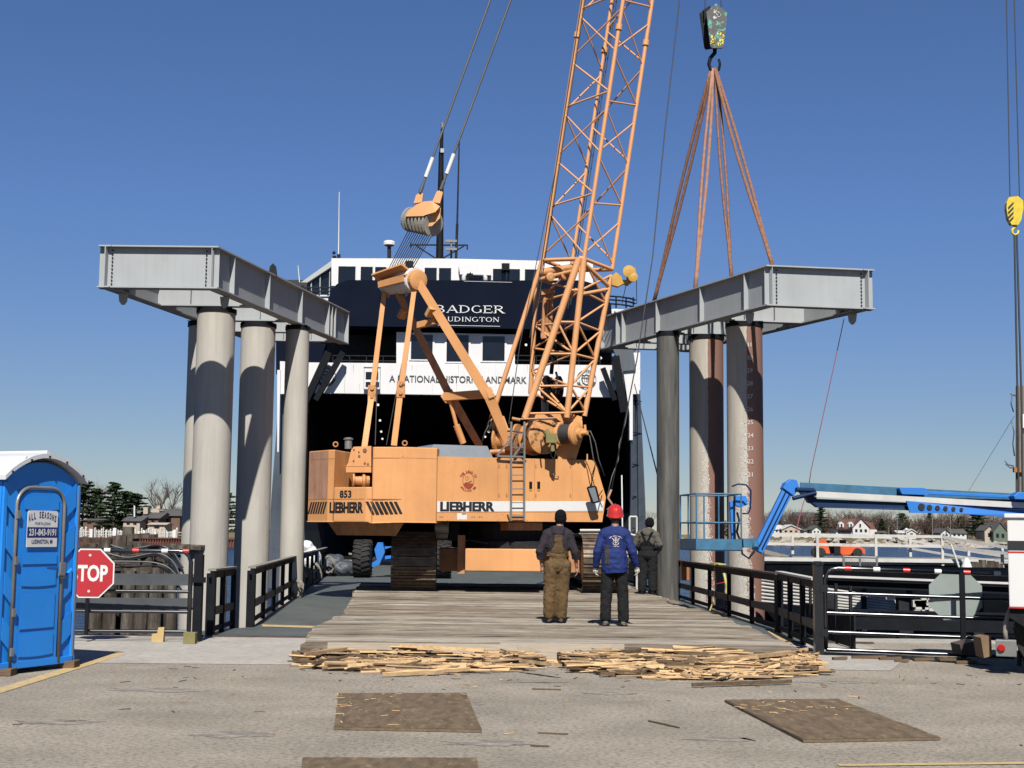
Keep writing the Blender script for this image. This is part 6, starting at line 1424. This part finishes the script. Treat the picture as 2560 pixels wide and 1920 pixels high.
for P in (((1592,1292),(1592,1345)),((1574,1292),(1574,1335)),((1574,1292),(1592,1292)),((1574,1335),(1592,1340))): b.tube(U(*P[0],36), U(*P[1],36), .03, n=6)
b.tube(U(1592,1350,36), V(U(1592,1350,36).x,36,0), .03, n=6); tag(b.build('sign_frame', 'white_worn'), 'small empty white frame on a post behind the blue jacket worker', 'frame')
b = MB()
for x0, x1, y in ((1450,1500,1326),(1430,1500,1336)): b.tube(U(x0,y,36.5), U(x1,y,36.5), .04, n=6)
tag(b.build('white_pipe', 'white_worn'), 'white pipes lying behind the right crawler track', 'pipe')
b = MB(); b.tube(U(820,1400,52), U(880,1402,52), .04, n=6); b.tube(U(872,1385,52), U(880,1386,52), .05, n=6); tag(b.build('ground_beam', 'rail_wood'), 'low wooden beam across the ramp behind the tyre', 'beam')
# trailing hook cables of a second crane, right edge
o = root('yellow_hook_block', U(2537,520,40), 'yellow and black striped hook block hanging at the right edge', 'hook block')
b = MB(); b.prism([U(x,y,39.9) for x, y in ((2519,505),(2524,494),(2545,492),(2556,502),(2557,520),(2552,548),(2545,560),(2530,560),(2522,545),(2518,520))], V(0,.25,0)); b.build('block_body', 'hook_yellow', o, bevel=.02)
b = MB()
for i in range(4): y = 508+i*12; b.prism([U(x,yy,39.89) for x, yy in ((2520,y+10),(2534,y-4),(2534,y+2),(2521,y+16))], V(0,.02,0))
b.build('black_stripes', 'black_ink', o)
b = MB(); b.tube(U(2538,560,40), U(2538,568,40), .05, n=8); b.path([U(2538,566,40),U(2531,574,40),U(2530,582,40),U(2537,588,40),U(2545,584,40),U(2546,576,40)], .05, 8, r1=.03); b.build('hook', 'hook_yellow', o)
for x0, x1 in ((2515,2525),(2534,2549)): b = MB(); b.tube(U(x1,500,40), U(x0,-60,40), .016, n=5); b.tube(U(x0,-60,40), U(x0-3,-1500,40), .016, n=5); b.build('hoist_rope', 'rope', o)
for x0, x1 in ((2536,2544),(2542,2554)): b = MB(); b.tube(U(x0,586,40), U(x1,1010,40), .03, n=6); b.tube(U(x1,1010,40), U(x1+3,1280,40), .03, n=6); tag(b.build('load_sling', 'rope'), 'dark sling hanging from the yellow hook block, ' + ('left strand' if x0 == 2536 else 'right strand'), 'sling')
# ================================================================ near-shore: crib, cables, wharf
rn = random.Random(12)
cb = root('timber_crib', V(-8.6,29.5,-1.25), 'weathered broken timber piling crib in the water behind the left gate', 'timber crib')
for r_, yy in enumerate((27.6,28.6,29.6,31.0)):
    for i in range(10):
        x = U(246,1400,yy).x + i*.30 + rn.uniform(-.05,.05) + r_*.1
        if x > U(436,1400,yy).x or len([c for c in cb.children if c.name.startswith('crib_pile')]) > 33: continue
        zt_ = 1.1 + r_*.12 + rn.uniform(-.35,.22) if r_ else .78+rn.uniform(-.15,.12); b = MB(); b.tube(V(x,yy+rn.uniform(-.1,.1),-1.3), V(x+rn.uniform(-.05,.05),yy,zt_), .15, .13, 9); b.build('crib_pile', 'crib', cb)
for i in range(46):
    b = MB(); yy = rn.uniform(27.4,31.2); x = rn.uniform(-9.4,-7.6); z = rn.uniform(.6,1.45); d_ = V(rn.uniform(.2,.9),rn.uniform(-.3,.3),rn.uniform(-.08,.1)); b.bar(V(x,yy,z), V(x,yy,z)+d_, rn.uniform(.05,.2), rn.uniform(.04,.12)); b.build('broken_timber', 'crib', cb)
b = MB(); b.box(-9.3,-6.9,27.9,28.1,.1,.32); b.box(-9.3,-7.7,30.9,31.2,.6,.85); b.build('crib_wale', 'crib', cb)
for i in range(9):
    yy = 23.5+rn.uniform(-1,2); P = [U(250+rn.uniform(-10,60),1362+i*7,yy), U(320,1372+i*6+rn.uniform(-6,6),yy), U(390,1358+i*7+rn.uniform(-8,8),yy), U(430,1378+i*8,yy), U(440+rn.uniform(0,20),1420+i*7,yy)]
    Q = []
    for k in range(len(P)-1):
        for j in range(6):
            t = j/6; p0 = P[max(0,k-1)]; p1 = P[k]; p2_ = P[k+1]; p3 = P[min(len(P)-1,k+2)]
            Q.append(.5*((2*p1)+(p2_-p0)*t+(2*p0-5*p1+4*p2_-p3)*t*t+(3*p1-p0-3*p2_+p3)*t**3))
    b = MB(); b.path(Q+[P[-1]], .015, 6); tag(b.build('hanging_cable', 'dark_steel' if i % 3 else 'rope_grey'), 'dark cable looping between the left gate and the timber crib', 'cable', 'cables looped behind the left gate')
b = MB(); b.box(-12,-4.9,21.46,21.6,-2.5,-.05); tag(b.build('seawall', 'crib'), 'dark timber seawall below the left gate', 'seawall')
# dark slab added for water shadows, and fanned pale rails behind the right gate
b = MB(); b.box(5.9,22,25.5,44,-1.6,-.35); tag(b.build('shadow_slab', 'slab_black'), 'low dark slab added for the shadows on the water behind the right gate', 'shadow slab')
o = root('gangway', V(7.5,29,-.3), 'folded gangway with fanned pale rails lying behind the right railing', 'gangway')
for i in range(7):
    b = MB(); b.tube(U(1905,1449+i*9,30.5), U(2262,1501+i*6,28.2), .03, n=6); b.build('gangway_rail', 'white_worn', o)
for x in (2060,2160,2275): b = MB(); a = U(x,1470,28.5); b.box(a.x-.05,a.x+.05,28.5,28.6,-.36,a.z); b.build('gangway_post', 'dark_steel', o)
b = MB(); b.box(U(1915,1450,31).x,U(2700,1450,31).x,31,31.2,-.35,.95); b.build('gangway_side', 'slab_black', o)
b = MB(); b.prism([U(2215,1486,28),U(2258,1487,28),U(2258,1516,28),U(2240,1512,28),U(2236,1500,28),U(2215,1498,28)], V(0,.1,0)); b.build('corner_plate', 'white_worn', o)
b = MB(); a = U(2030,1443,24.6); c = U(2620,1466,24.0); b.ibeam(a-V(0,0,.08), c-V(0,0,.08), .15, .3, .04, .03); o = b.build('dolphin_walkway', 'black_paint'); tag(o, 'long dark steel walkway beam with pale top edge behind the right gate', 'walkway')
b = MB(); b.bar(a+V(0,-.12,.03), c+V(0,-.12,.03), .12, .035); b.build('pale_edge', 'white_worn', o)
for px in (2075,2255,2440): b = MB(); q = U(px,1470,24.5); b.box(q.x-.09,q.x+.09,24.4,24.6,-2,q.z-.1); b.build('walkway_leg', 'dark_steel', o)
b = MB(); a = U(2040,1545,23.6); c = U(2600,1560,23.0); b.ibeam(a, c, .32, .2, .03, .03); tag(b.build('lower_beam', 'black_paint'), 'dark lower beam behind the right gate bars', 'beam')
b = MB(); rn2 = random.Random(4)
for i in range(26):
    x = rn2.uniform(2280,2420); y = rn2.uniform(1500,1560); p = U(x,y,25.0); b.box(p.x,p.x+rn2.uniform(.05,.25),25.0,25.1,p.z,p.z+rn2.uniform(.03,.14)); 
tag(b.build('stacked_scrap', 'white_worn'), kind='stuff')
# fenced corner, tank, cone
o = root('chain_link_fence', V(U(2150,1440,40).x,40,0), 'small chain-link fence panel with grey frame by the wharf', 'fence')
b = MB(); 
for P in (((2109,1388),(2109,1450)),((2192,1390),(2192,1455)),((2109,1392),(2192,1394)),((2150,1391),(2150,1450))): b.tube(U(*P[0],40), U(*P[1],40), .035, n=6)
b.build('fence_frame', 'grey_metal', o)
b = MB(); p0, p1 = U(2109,1392,40), U(2192,1452,40); w = p1.x-p0.x; h = p0.z-p1.z
for i in range(-12,24):
    for s in (1,-1):
        xa = p0.x + i*w/12; 
        pts_ = []
        for k in range(13):
            x = xa + s*k*h/12; z = p1.z + k*h/12
            if p0.x <= x <= p1.x: pts_.append(V(x,40,z))
        if len(pts_) > 1: b.tube(pts_[0], pts_[-1], .005, n=3)
b.build('fence_mesh', 'grey_metal', o)
b = MB()
for i in range(7): x = U(2436+i*10.5,1430,46).x; b.tube(V(x,46,-1.3), V(x,46,U(2470,1402,46).z+random.uniform(-.1,.1)), .13, n=10)
tag(b.build('mooring_dolphin', 'crib'), 'cluster of grey mooring piles right of the chain-link panel', 'mooring dolphin')
b = MB(); q = U(2417,1428,42); b.lathe(V(q.x,42,q.z-.15), (0,0,1), [(.28,-.3),(.25,.0),(.1,.45),(.05,.55)], 14); tag(b.build('white_cone', 'white'), 'white cone-shaped bollard on the added dark slab', 'bollard')
b = MB(); b.tube(U(2378,1362,40), U(2402,1430,38), .03, n=6); tag(b.build('leaning_pipe', 'white_worn'), 'thin white pipe leaning beside the right gate sign', 'pipe')
# white railed wharf with the orange cart
YW = 60.0
wf = root('wharf', V(18,62,-1.25), 'dark wharf with white railings across the water at the right', 'wharf')
b = MB(); zd = U(2100,1396,YW).z; b.box(10.2,30,YW,YW+5,zd-.25,zd); b.build('wharf_deck', 'rail_wood', wf)
b = MB(); b.box(10.2,30,YW-.12,YW-.004,zd-.14,zd+.02); b.build('deck_edge', 'white_worn', wf)
b = MB(); b.box(10.4,30,YW+.3,YW+4.8,-1.3,zd-.25); b.build('wharf_fascia', 'black_paint', wf)
def wr_(P, r=.06): 
    b = MB()
    for p, q in zip(P, P[1:]): b.bar(U(*p), U(*q), r*1.2, r*2)
    b.build('wharf_rail', 'white_worn', wf)
wr_([(1905,1335,YW),(2354,1342,YW),(2560,1376,YW-3)]); wr_([(1905,1359,YW),(2354,1366,YW),(2560,1388,YW-3)])
wr_([(2250,1346,YW+4),(2354,1366,YW+3),(2560,1398,YW)]); wr_([(1905,1338,YW+5),(2230,1344,YW+5)], .05); wr_([(2270,1370,YW+3),(2400,1392,YW+1),(2560,1410,YW-1)], .05)
for px, y0, y1, yy in ((1981,1340,1385,YW+.6),(2043,1334,1397,YW),(2189,1336,1400,YW),(2275,1346,1392,YW+.6),(2355,1341,1414,YW),(2421,1372,1390,YW),(2505,1364,1420,YW-2)):
    b = MB(); b.box(U(px-3.2,y0,yy).x, U(px+3.2,y0,yy).x, yy-.05, yy+.06, U(px,y1,yy).z, U(px,y0,yy).z); b.build('wharf_post', 'white_worn', wf)
b = MB(); b.prism([U(x,y,YW+1) for x,y in ((1905,1384),(1905,1372),(1985,1392),(1960,1394))], V(0,.4,0)); b.build('deck_ramp', 'rail_wood', wf)
ct_ = root('utility_cart', V(U(2095,1390,YW+2).x,YW+2,zd), 'small orange utility cart parked on the wharf', 'cart')
c_ = lambda x, y: U(x, y, YW+1.6)
b = MB(); b.prism([c_(x,y) for x,y in ((2048,1372),(2048,1352),(2056,1348),(2064,1352),(2070,1368),(2074,1384),(2068,1384),(2060,1374))], V(0,1.1,0)); b.build('cowl', 'cart_orange', ct_, bevel=.03)
b = MB(); b.prism([c_(x,y) for x,y in ((2101,1365),(2150,1366),(2163,1374),(2164,1386),(2156,1384),(2145,1374),(2133,1380),(2126,1388),(2101,1388))], V(0,1.1,0)); b.build('rear_body', 'cart_orange', ct_, bevel=.03)
b = MB(); b.box(c_(2066,1384).x,c_(2104,1384).x,YW+1.6,YW+2.7,c_(2080,1387).z,c_(2080,1384).z); b.prism([c_(x,y) for x,y in ((2086,1366),(2101,1366),(2101,1384),(2086,1384))], V(0,1.1,0)); b.build('floor', 'dark_steel', ct_)
b = MB(); b.prism([c_(x,y) for x,y in ((2112,1364),(2112,1350),(2116,1350),(2116,1358),(2140,1358),(2140,1365))], V(0,1,0)); b.build('seat', 'black_paint', ct_)
b = MB(); b.path([c_(2066,1360),c_(2080,1352),c_(2084,1346)], .03, 6); b.build('steering_bar', 'dark_steel', ct_)
for px in (2052,2144):
    for dy in (0,.95): b = MB(); q = c_(px,1381); b.lathe(V(q.x,YW+1.55+dy,zd+.22), (0,1,0), [(.1,0),(.21,.01),(.22,.05),(.22,.15),(.1,.16)], 18); w = b.build('wheel', 'tyre', ct_)
# utility pole
o = root('utility_pole', V(U(2548,1200,70).x,70,-.5), 'old wooden utility pole with wires at the right edge', 'utility pole')
pb = U(2546,1300,70); pt_ = U(2549,965,70); b = MB(); b.tube(V(pb.x,70,-1), pt_, .24, .19, 12); b.build('pole_shaft', 'pole_wood', o)
b = MB()
for P in (((2531,988),(2528,1010),(2534,1030)),((2528,1050),(2535,1080),(2532,1110),(2536,1140)),((2512,1152),(2520,1162),(2534,1165)),((2514,1160),(2526,1170),(2536,1168)),((2526,985),(2540,990))): b.path([U(x,y,69.7) for x,y in P], .035, 5)
b.build('pole_wiring', 'rope_grey', o)
b = MB(); q = U(2545,1175,69.75); b.box(q.x-.25,q.x+.25,69.6,69.8,q.z-.12,q.z+.12); b.build('pole_band', 'rust_orange', o)
b = MB(); q = U(2556,1050,69.7); b.box(q.x-.05,q.x+.3,69.6,69.7,q.z-.4,q.z+.3); b.build('pole_plate', 'white', o)
b = MB(); b.tube(U(2536,1040,69.7), U(2420,1230,90), .012, n=4); b.tube(U(2420,1230,90), U(2360,1345,130), .02, n=4); b.build('guy_wire', 'rope_grey', o)

# ================================================================ far shores
def shore(name, pts, z, m): b = MB(); b.prism([V(x,y,z) for x,y in pts], V(0,0,-3-z)); return tag(b.build(name, m), kind='structure')
shore('left_shore', [(-140,226),(6,226),(20,700),(-700,700),(-400,226)], .1, 'far_grass')
shore('right_shore', [(8,420),(30,396),(230,384),(900,384),(1500,2600),(-600,2600),(-100,700)], 1.0, 'far_grass')
b = MB(); b.box(-140,6,225.0,226.2,-1.6,.12); 
for i in range(150): x = -60+i*.42; b.box(x,x+.2,224.7,225.0,-1.6,-.1)
b.box(-62,6,224.6,226,-.02,.2); tag(b.build('sheet_pile_wall', 'sheet_pile'), 'rusty sheet pile wall along the far left shore', 'seawall')
rn = random.Random(31); b = MB()
for i in range(1500):                                # riprap
    x = rn.uniform(10,240); y = 396-(x-30)*.06-rn.uniform(0,9); z = -1.3+rn.random()*2.1*(1-((396-(x-30)*.06)-y)/9); s = rn.uniform(.5,1.4)
    k = b.add([V(x,y,z)+V(a*s,c*s,e*s*.7) for a,c,e in ((-1,-1,0),(1,-1,0),(1,1,0),(-1,1,0),(rn.uniform(-.4,.4),rn.uniform(-.4,.4),1))])
    for f in ((0,1,4),(1,2,4),(2,3,4),(3,0,4)): b.face([k+j for j in f])
tag(b.build('riprap', 'riprap'), kind='stuff')
# trees: one of each kind, then copies
def clump_faces(b, c, R_, n, s, rn, squash=.6):
    for i in range(n):
        d_ = V(rn.gauss(0,1),rn.gauss(0,1),rn.gauss(0,1)).normalized()*R_*rn.random()**.4; d_.z *= squash; p = c+d_
        a = V(rn.gauss(0,1),rn.gauss(0,1),rn.gauss(0,.6)).normalized()*s*rn.uniform(.6,1.3); q = V(rn.gauss(0,1),rn.gauss(0,1),rn.gauss(0,.6)).normalized()*s*rn.uniform(.4,.9)
        b.quad(p-a*.5-q*.5, p+a*.5-q*.4, p+a*.5+q*.5, p-a*.4+q*.5)
def pine(seed, H, W_, label):
    rn = random.Random(seed); o = root('pine_tree', V(0,0,0), label, 'tree', 'evergreens on the far shores'); b = MB(); b.tube(V(0,0,0), V(0,0,H*.93), H*.022, H*.006, 7)
    c = MB(); n = 34
    for i in range(n):
        t = (i+.5)/n; z = H*(.16+.82*t); a = i*2.4+rn.uniform(-.5,.5); L = W_*(1-t)**.62*rn.uniform(.5,1.12)+.25; d_ = V(math.cos(a),math.sin(a),.10-.12*(1-t)); e = V(0,0,z)+d_*L
        b.tube(V(0,0,z-.1*L), e, .06, .02, 4)
        for k in range(5): clump_faces(c, V(0,0,z)+d_*L*(.3+.19*k), W_*.16*(1.1-.10*k)+.15, 22, .40, rn, .22)
    b.build('trunk', 'bark', o); c.build('crown', 'needles', o); return o
def bare(seed, H, W_, m, label, dens=1):
    rn = random.Random(seed); o = root('bare_tree', V(0,0,0), label, 'tree', 'bare trees on the far shores'); b = MB(); tw = MB()
    def br(p, d_, L, r, lv):
        q = p+d_*L; (b if lv < 2 else tw).tube(p, q, r, r*.6, 5 if lv < 2 else 3, False)
        if lv >= 4: return
        for i in range(rn.choice((3,4)) if lv < 3 else 4*dens):
            t = rn.uniform(.35,1); e = V(rn.gauss(0,1),rn.gauss(0,1),rn.gauss(0,.5)).normalized(); dd = (d_*.9+e*.55+V(0,0,.18)).normalized(); br(p.lerp(q,t), dd, L*rn.uniform(.55,.8), r*.5, lv+1)
    br(V(0,0,0), V(0,0,1), H*.26, H*.02, 0)
    for i in range(5):
        a = 6.28*i/5; br(V(0,0,H*.2), V(math.cos(a)*.45*W_,math.sin(a)*.45*W_,1).normalized(), H*.34, H*.012, 1)
    b.build('trunk', m, o); tw.build('crown', m, o); return o
def put(o, px, Y, py_top=None, H=10, zb=.1, label=None, first=False, wide=1):
    p = U(px, 1330, Y); top = U(px, py_top, Y).z; s = (top-zb)/H; L_ = V(p.x, Y, zb)
    if first: o.location = L_; o.scale = (s*wide,s*wide,s); o.rotation_euler.z = px; 
    else: o = dup(o, L_, rz=px*1.3, sc=(s*wide,s*wide,s))
    if label: o['label'] = label
    return o
pA = pine(1,10,3.6,''); pB = pine(2,10,4.2,''); 
put(pB,205,262,1200,10,.1,'dark pine just right of the blue toilet on the far left shore',True,1.3); put(pA,283,255,1204,10,.1,'tallest pointed dark pine in the middle of the left shore group',True,1.15)
put(pB,338,258,1232,10,.1,'broad low dark pine at the right of the left shore group',False,1.45); put(pA,240,270,1222,10,.1,'dark pine between the toilet-side pine and the pointed pine',False,1.2); put(pA,312,268,1228,10,.1,'dark pine between the pointed pine and the broad low pine',False,1.3); put(pB,565,262,1228,10,.1,'small dark pine seen between two left piles',False,1.1)
pC = pine(5,10,2.4,'')
bt1 = bare(3,10,1,'twigs_grey','',2); put(bt1,408,300,1197,9.2,.1,'large grey leafless tree standing behind the brown roofs on the left shore',True,1.35)
put(bt1,232,320,1203,9.2,.1,'leafless tree crown peeping above the left shore pines')
bt2 = bare(7,10,1.2,'twigs',''); bt3 = bare(11,10,.9,'twigs',''); bt4 = bare(15,10,1.0,'twigs_grey','')
rn = random.Random(77); k = 0; sp = (bt2,bt3,bt4); firsts = set()
xs = [1908+i*9.6 for i in range(72)] + [1598,1612,1622]
for x in xs:
    t = sp[k % 3]; Y = rn.choice((440,470,500,540)); top = 1276+rn.uniform(-14,18)+(8 if x < 1960 else 0)+(x-1900)*.012
    lab = 'bare brown tree in the far treeline behind the white wharf railing'
    put(t,x+rn.uniform(-6,6),Y,top,9.2,1.0,lab,t not in firsts,rn.uniform(1.0,1.6)); firsts.add(t); k += 1
b = MB(); rn = random.Random(41)
for i in range(1500):
    x = rn.uniform(75,230); y = 520+rn.uniform(0,60); zt_ = 6.5+3*noise.noise(V(x*.05,0,0)); clump_faces(b, V(x,y,rn.uniform(1.5,zt_)), 2.2, 7, 1.1, rn, 1)
tag(b.build('far_woods', 'twigs', loc=V(150,550,1)), 'brown leafless woods behind the far houses', 'woods', kind='stuff')
put(pC,2053,430,1265,10,1.0,'tall narrow dark evergreen left of the gabled white house',True,1.2); put(pA,2205,405,1296,10,1.0,'small dark cone-shaped evergreen right of the gabled white house',False,1.2)
put(pB,2445,430,1272,10,1.0,'broad dark evergreen near the green house at the right',False,1.5); put(pC,2325,450,1280,10,1.0,'dark evergreen behind the small white houses'); put(pB,2255,470,1282,10,1.0,'dark evergreen behind the boathouse',False,1.2); put(pA,2405,455,1290,10,1.0,'dark evergreen left of the broad one',False,1.3)
# houses
def house(px0, px1, pyb, pye, pyr, Y, wall, roof, label, ridge='x', depth=8, wins=3, extras=()):
    a = U(px0,pyb,Y); c = U(px1,pye,Y); r_ = U(px0,pyr,Y).z; o = root('house', V((a.x+c.x)/2,Y+depth/2,a.z), label, 'house', 'houses on the far shores')
    b = MB(); b.box(a.x,c.x,Y,Y+depth,a.z-2,c.z)
    if ridge == 'y': b.prism([V(a.x,Y+.01,c.z),V(c.x,Y+.01,c.z),V((a.x+c.x)/2,Y+.01,r_)], V(0,depth-.02,0))
    b.build('wall', wall, o); b = MB(); e = .35
    if ridge == 'x': 
        y0, y1, ym = Y-e, Y+depth+e, Y+depth/2
        b.hexa([V(a.x-e,y0,c.z),V(c.x+e,y0,c.z),V(c.x+e,y1,c.z),V(a.x-e,y1,c.z)],[V(a.x-e,ym-.05,r_),V(c.x+e,ym-.05,r_),V(c.x+e,ym+.05,r_),V(a.x-e,ym+.05,r_)])
    else:
        m_ = (a.x+c.x)/2; t = .25
        for s, xe in ((-1,a.x-e),(1,c.x+e)): b.prism([V(m_,Y-e,r_+t),V(xe,Y-e,c.z+t-.1),V(xe,Y-e,c.z-.1),V(m_,Y-e,r_)], V(0,depth+2*e,0))
    b.build('roof', roof, o)
    for i in range(wins):
        w = (c.x-a.x)/(wins*2+1); x = a.x+w*(1+2*i); b = MB(); b.box(x,x+w,Y-.06,Y+.05,a.z+(c.z-a.z)*.35,a.z+(c.z-a.z)*.8); b.build('window', 'window_dark', o)
    return o
h = house(2132,2173,1336,1320,1296,392,'house_white','roof_red','white house with steep front gable and dark red roof on the far shore','y',9,3)
Yh = 393; b = MB(); b.hexa([U(2090,1322,Yh-1),U(2136,1322,Yh-1),U(2136,1322,Yh+8),U(2090,1322,Yh+8)],[U(2098,1299,Yh+3),U(2150,1296,Yh+3),U(2150,1296,Yh+4),U(2098,1299,Yh+4)]); b.hexa([U(2168,1324,Yh),U(2190,1324,Yh),U(2190,1324,Yh+8),U(2168,1324,Yh+8)],[U(2150,1298,Yh+3),U(2182,1308,Yh+3),U(2182,1308,Yh+4),U(2150,1298,Yh+4)]); b.build('side_roof', 'roof_red', h)
b = MB(); b.box(U(2090,1336,Yh).x,U(2192,1336,Yh).x,Yh,Yh+7,U(2100,1336,Yh).z,U(2100,1323,Yh).z)
for x in (2104,2128): b.prism([U(x-6,1318,Yh-1.2),U(x+6,1318,Yh-1.2),U(x+6,1310,Yh-1.2),U(x,1304,Yh-1.2),U(x-6,1310,Yh-1.2)], V(0,2.5,0))
b.build('side_wing', 'house_white', h)
b = MB(); 
for x in (2104,2128,2151): b.box(U(x-2,1315,Yh-1.4).x,U(x+2,1315,Yh-1.4).x,Yh-1.4,Yh-1.2,U(x,1316,Yh-1.4).z,U(x,1310,Yh-1.4).z)
b.box(U(2095,1330,Yh-.1).x,U(2128,1330,Yh-.1).x,Yh-.1,Yh-.02,U(2100,1334,Yh).z,U(2100,1326,Yh).z); b.build('window', 'window_dark', h)
house(1935,1958,1333,1324,1312,395,'house_white','white_worn','low white house behind the blue boom arm','x',8,2)
house(1955,2000,1334,1324,1313,393,'house_tan','white_worn','pale yellow cottage with white gable beside the blue jib','y',8,3)
house(2030,2052,1334,1326,1316,396,'house_white','roof_grey','small white cottage left of the gabled white house','y',8,2)
house(2010,2030,1334,1328,1322,400,'house_white','roof_grey','tiny white shed between the yellow cottage and the white cottage','x',6,1)
house(2192,2216,1337,1332,1327,392,'house_tan','roof_grey','low tan boathouse right of the gabled white house','x',6,1)
house(2245,2260,1338,1333,1326,392,'house_white','white_worn','tiny white boathouse left of the globe lamp','x',6,1)
house(2268,2290,1338,1332,1324,392,'house_white','white_worn','small white boathouse right of the globe lamp','y',6,1)
house(2352,2374,1342,1334,1323,392,'house_white','roof_grey','small white house with grey roof, left of the two near the sloping rails','y',7,2)
house(2378,2416,1343,1334,1322,392,'house_white','roof_grey','low white house with porch near the sloping white rails','x',7,3)
house(2462,2486,1350,1328,1314,388,'house_tan','roof_grey','tan house wall beside the green house','y',7,1)
house(2484,2517,1352,1330,1306,386,'house_green','roof_grey','green gabled house near the truck','y',9,2)
house(2455,2530,1325,1312,1298,470,'house_brick','roof_red','red-brown roofed building behind the green house','x',9,3)
house(1990,2050,1300,1292,1280,560,'house_brick','roof_grey','long flat brick building above the bare trees','x',10,4)
b = MB(); q = U(2266,1334,380); b.tube(V(q.x,380,0), V(q.x,380,U(2266,1326,380).z), .12, n=6); b.sphere(V(q.x,380,U(2266,1324,380).z), .45, 8); tag(b.build('globe_lamp', 'white'), 'white globe lamp on the far shore', 'lamp')
for px, yt, yb_ in ((2243,1284,1340),(2331,1290,1340),(2376,1285,1342),(2222,1320,1338)):
    b = MB(); q = U(px,yb_,388); b.tube(V(q.x,388,.5), U(px,yt,388), .16, .1, 6); tag(b.build('far_mast', 'grey_metal'), 'thin bare pole standing on the far right shore', 'pole', 'poles on the far right shore')
# left shore buildings
h = house(384,450,1313,1290,1270,250,'house_brick','roof_grey','large brown brick house with pale gable end on the left shore','x',14,1)
b = MB(); b.prism([U(372,1277,249.5),U(386,1271,249.5),U(398,1276,249.5),U(398,1290,249.5)], V(0,4,0)); b.build('pale_gable', 'house_tan', h)
b = MB(); b.box(U(392,1270,251).x,U(400,1270,251).x,251,252,U(396,1272,251).z,U(396,1264,251).z); b.build('chimney', 'house_tan', h)
h = house(352,396,1313,1296,1280,244,'house_brick','roof_grey','lower brown brick house in front of the large one, tan chimney','x',10,2)
b = MB(); b.box(U(358,1284,246).x,U(369,1284,246).x,246,248,U(362,1285,246).z,U(362,1268,246).z); b.build('chimney', 'house_tan', h)
house(208,300,1313,1302,1296,256,'house_brick','roof_grey','long low brown brick building behind the pines','x',8,4)
h = house(308,350,1316,1303,1290,240,'house_tan','roof_grey','small marina office with hipped grey roof and white front','x',8,2)
b = MB(); b.tube(U(336,1292,242), U(336,1264,242), .15, n=6); b.build('vent_mast', 'white', h)
house(372,412,1325,1312,1306,236,'house_tan','house_tan','tan flat-roofed shed near the left docks','x',5,1)
b = MB(); q = U(500,1325,235); b.box(q.x,q.x+4,235,238,.1,2.0); tag(b.build('dock_box', 'white_worn'), 'white dock box seen between the left piles', 'box')
rn = random.Random(55); o = None
for i in range(56):
    px = 196+i*4.5+rn.uniform(-1.5,1.5); Y = rn.choice((227,229,232)); h_ = rn.uniform(1.0,1.7); x = U(px,1330,Y).x
    if o is None:
        b = MB(); b.box(x-.08,x+.08,Y-.1,Y+.1,.1,1.4); b.lathe(V(x,Y,1.4),(0,0,1),[(.12,0),(.02,.16)],6); o = b.build('dock_post', 'white_worn'); tag(o, 'pale dock post on the far left quay', 'dock post', 'dock posts on the far left quay')
    else:
        dup(o, V(x,Y,.1), sc=(rn.uniform(.7,1.8),1,h_/1.4))
b = MB(); b.box(U(196,1330,228).x,U(455,1330,228).x,228,228.1,1.0,1.1); b.box(U(196,1330,228).x,U(455,1330,228).x,228,228.1,.55,.62); tag(b.build('quay_railing', 'white_worn'), 'long pale railing along the far left quay', 'railing')
for px, w in ((228,7),(286,9),(347,5),(360,7),(388,6),(436,8)):
    b = MB(); q = U(px,1330,226.5); b.box(q.x-w*.03,q.x+w*.03,226.5,227.2,.12,.12+w*.17); tag(b.build('power_pedestal', 'white'), 'bright white dockside pedestal on the far left quay', 'pedestal', 'dockside pedestals on the far left quay')

b = MB(); P = [G(2050,1636,.012),G(2200,1640,.012),G(2300,1650,.012),G(2480,1662,.012),G(2480,1652,.012),G(2300,1640,.012),G(2050,1629,.012)]; b.ngon(P); tag(b.build('ground_gap', 'black_paint'), kind='structure')
rn = random.Random(8)
for i in range(7):
    q = G(2090+i*52+rn.uniform(-15,15), 1642+i*2+rn.uniform(-3,5), .02); b = MB(); L = rn.uniform(.15,.45); b.bar(q, q+V(L,rn.uniform(-.05,.05),.01), .07, .035)
    tag(b.build('rotten_plank', 'timber_brown'), 'short rotten plank lying on the ground under the right gate', 'plank', 'rotten planks under the right gate')
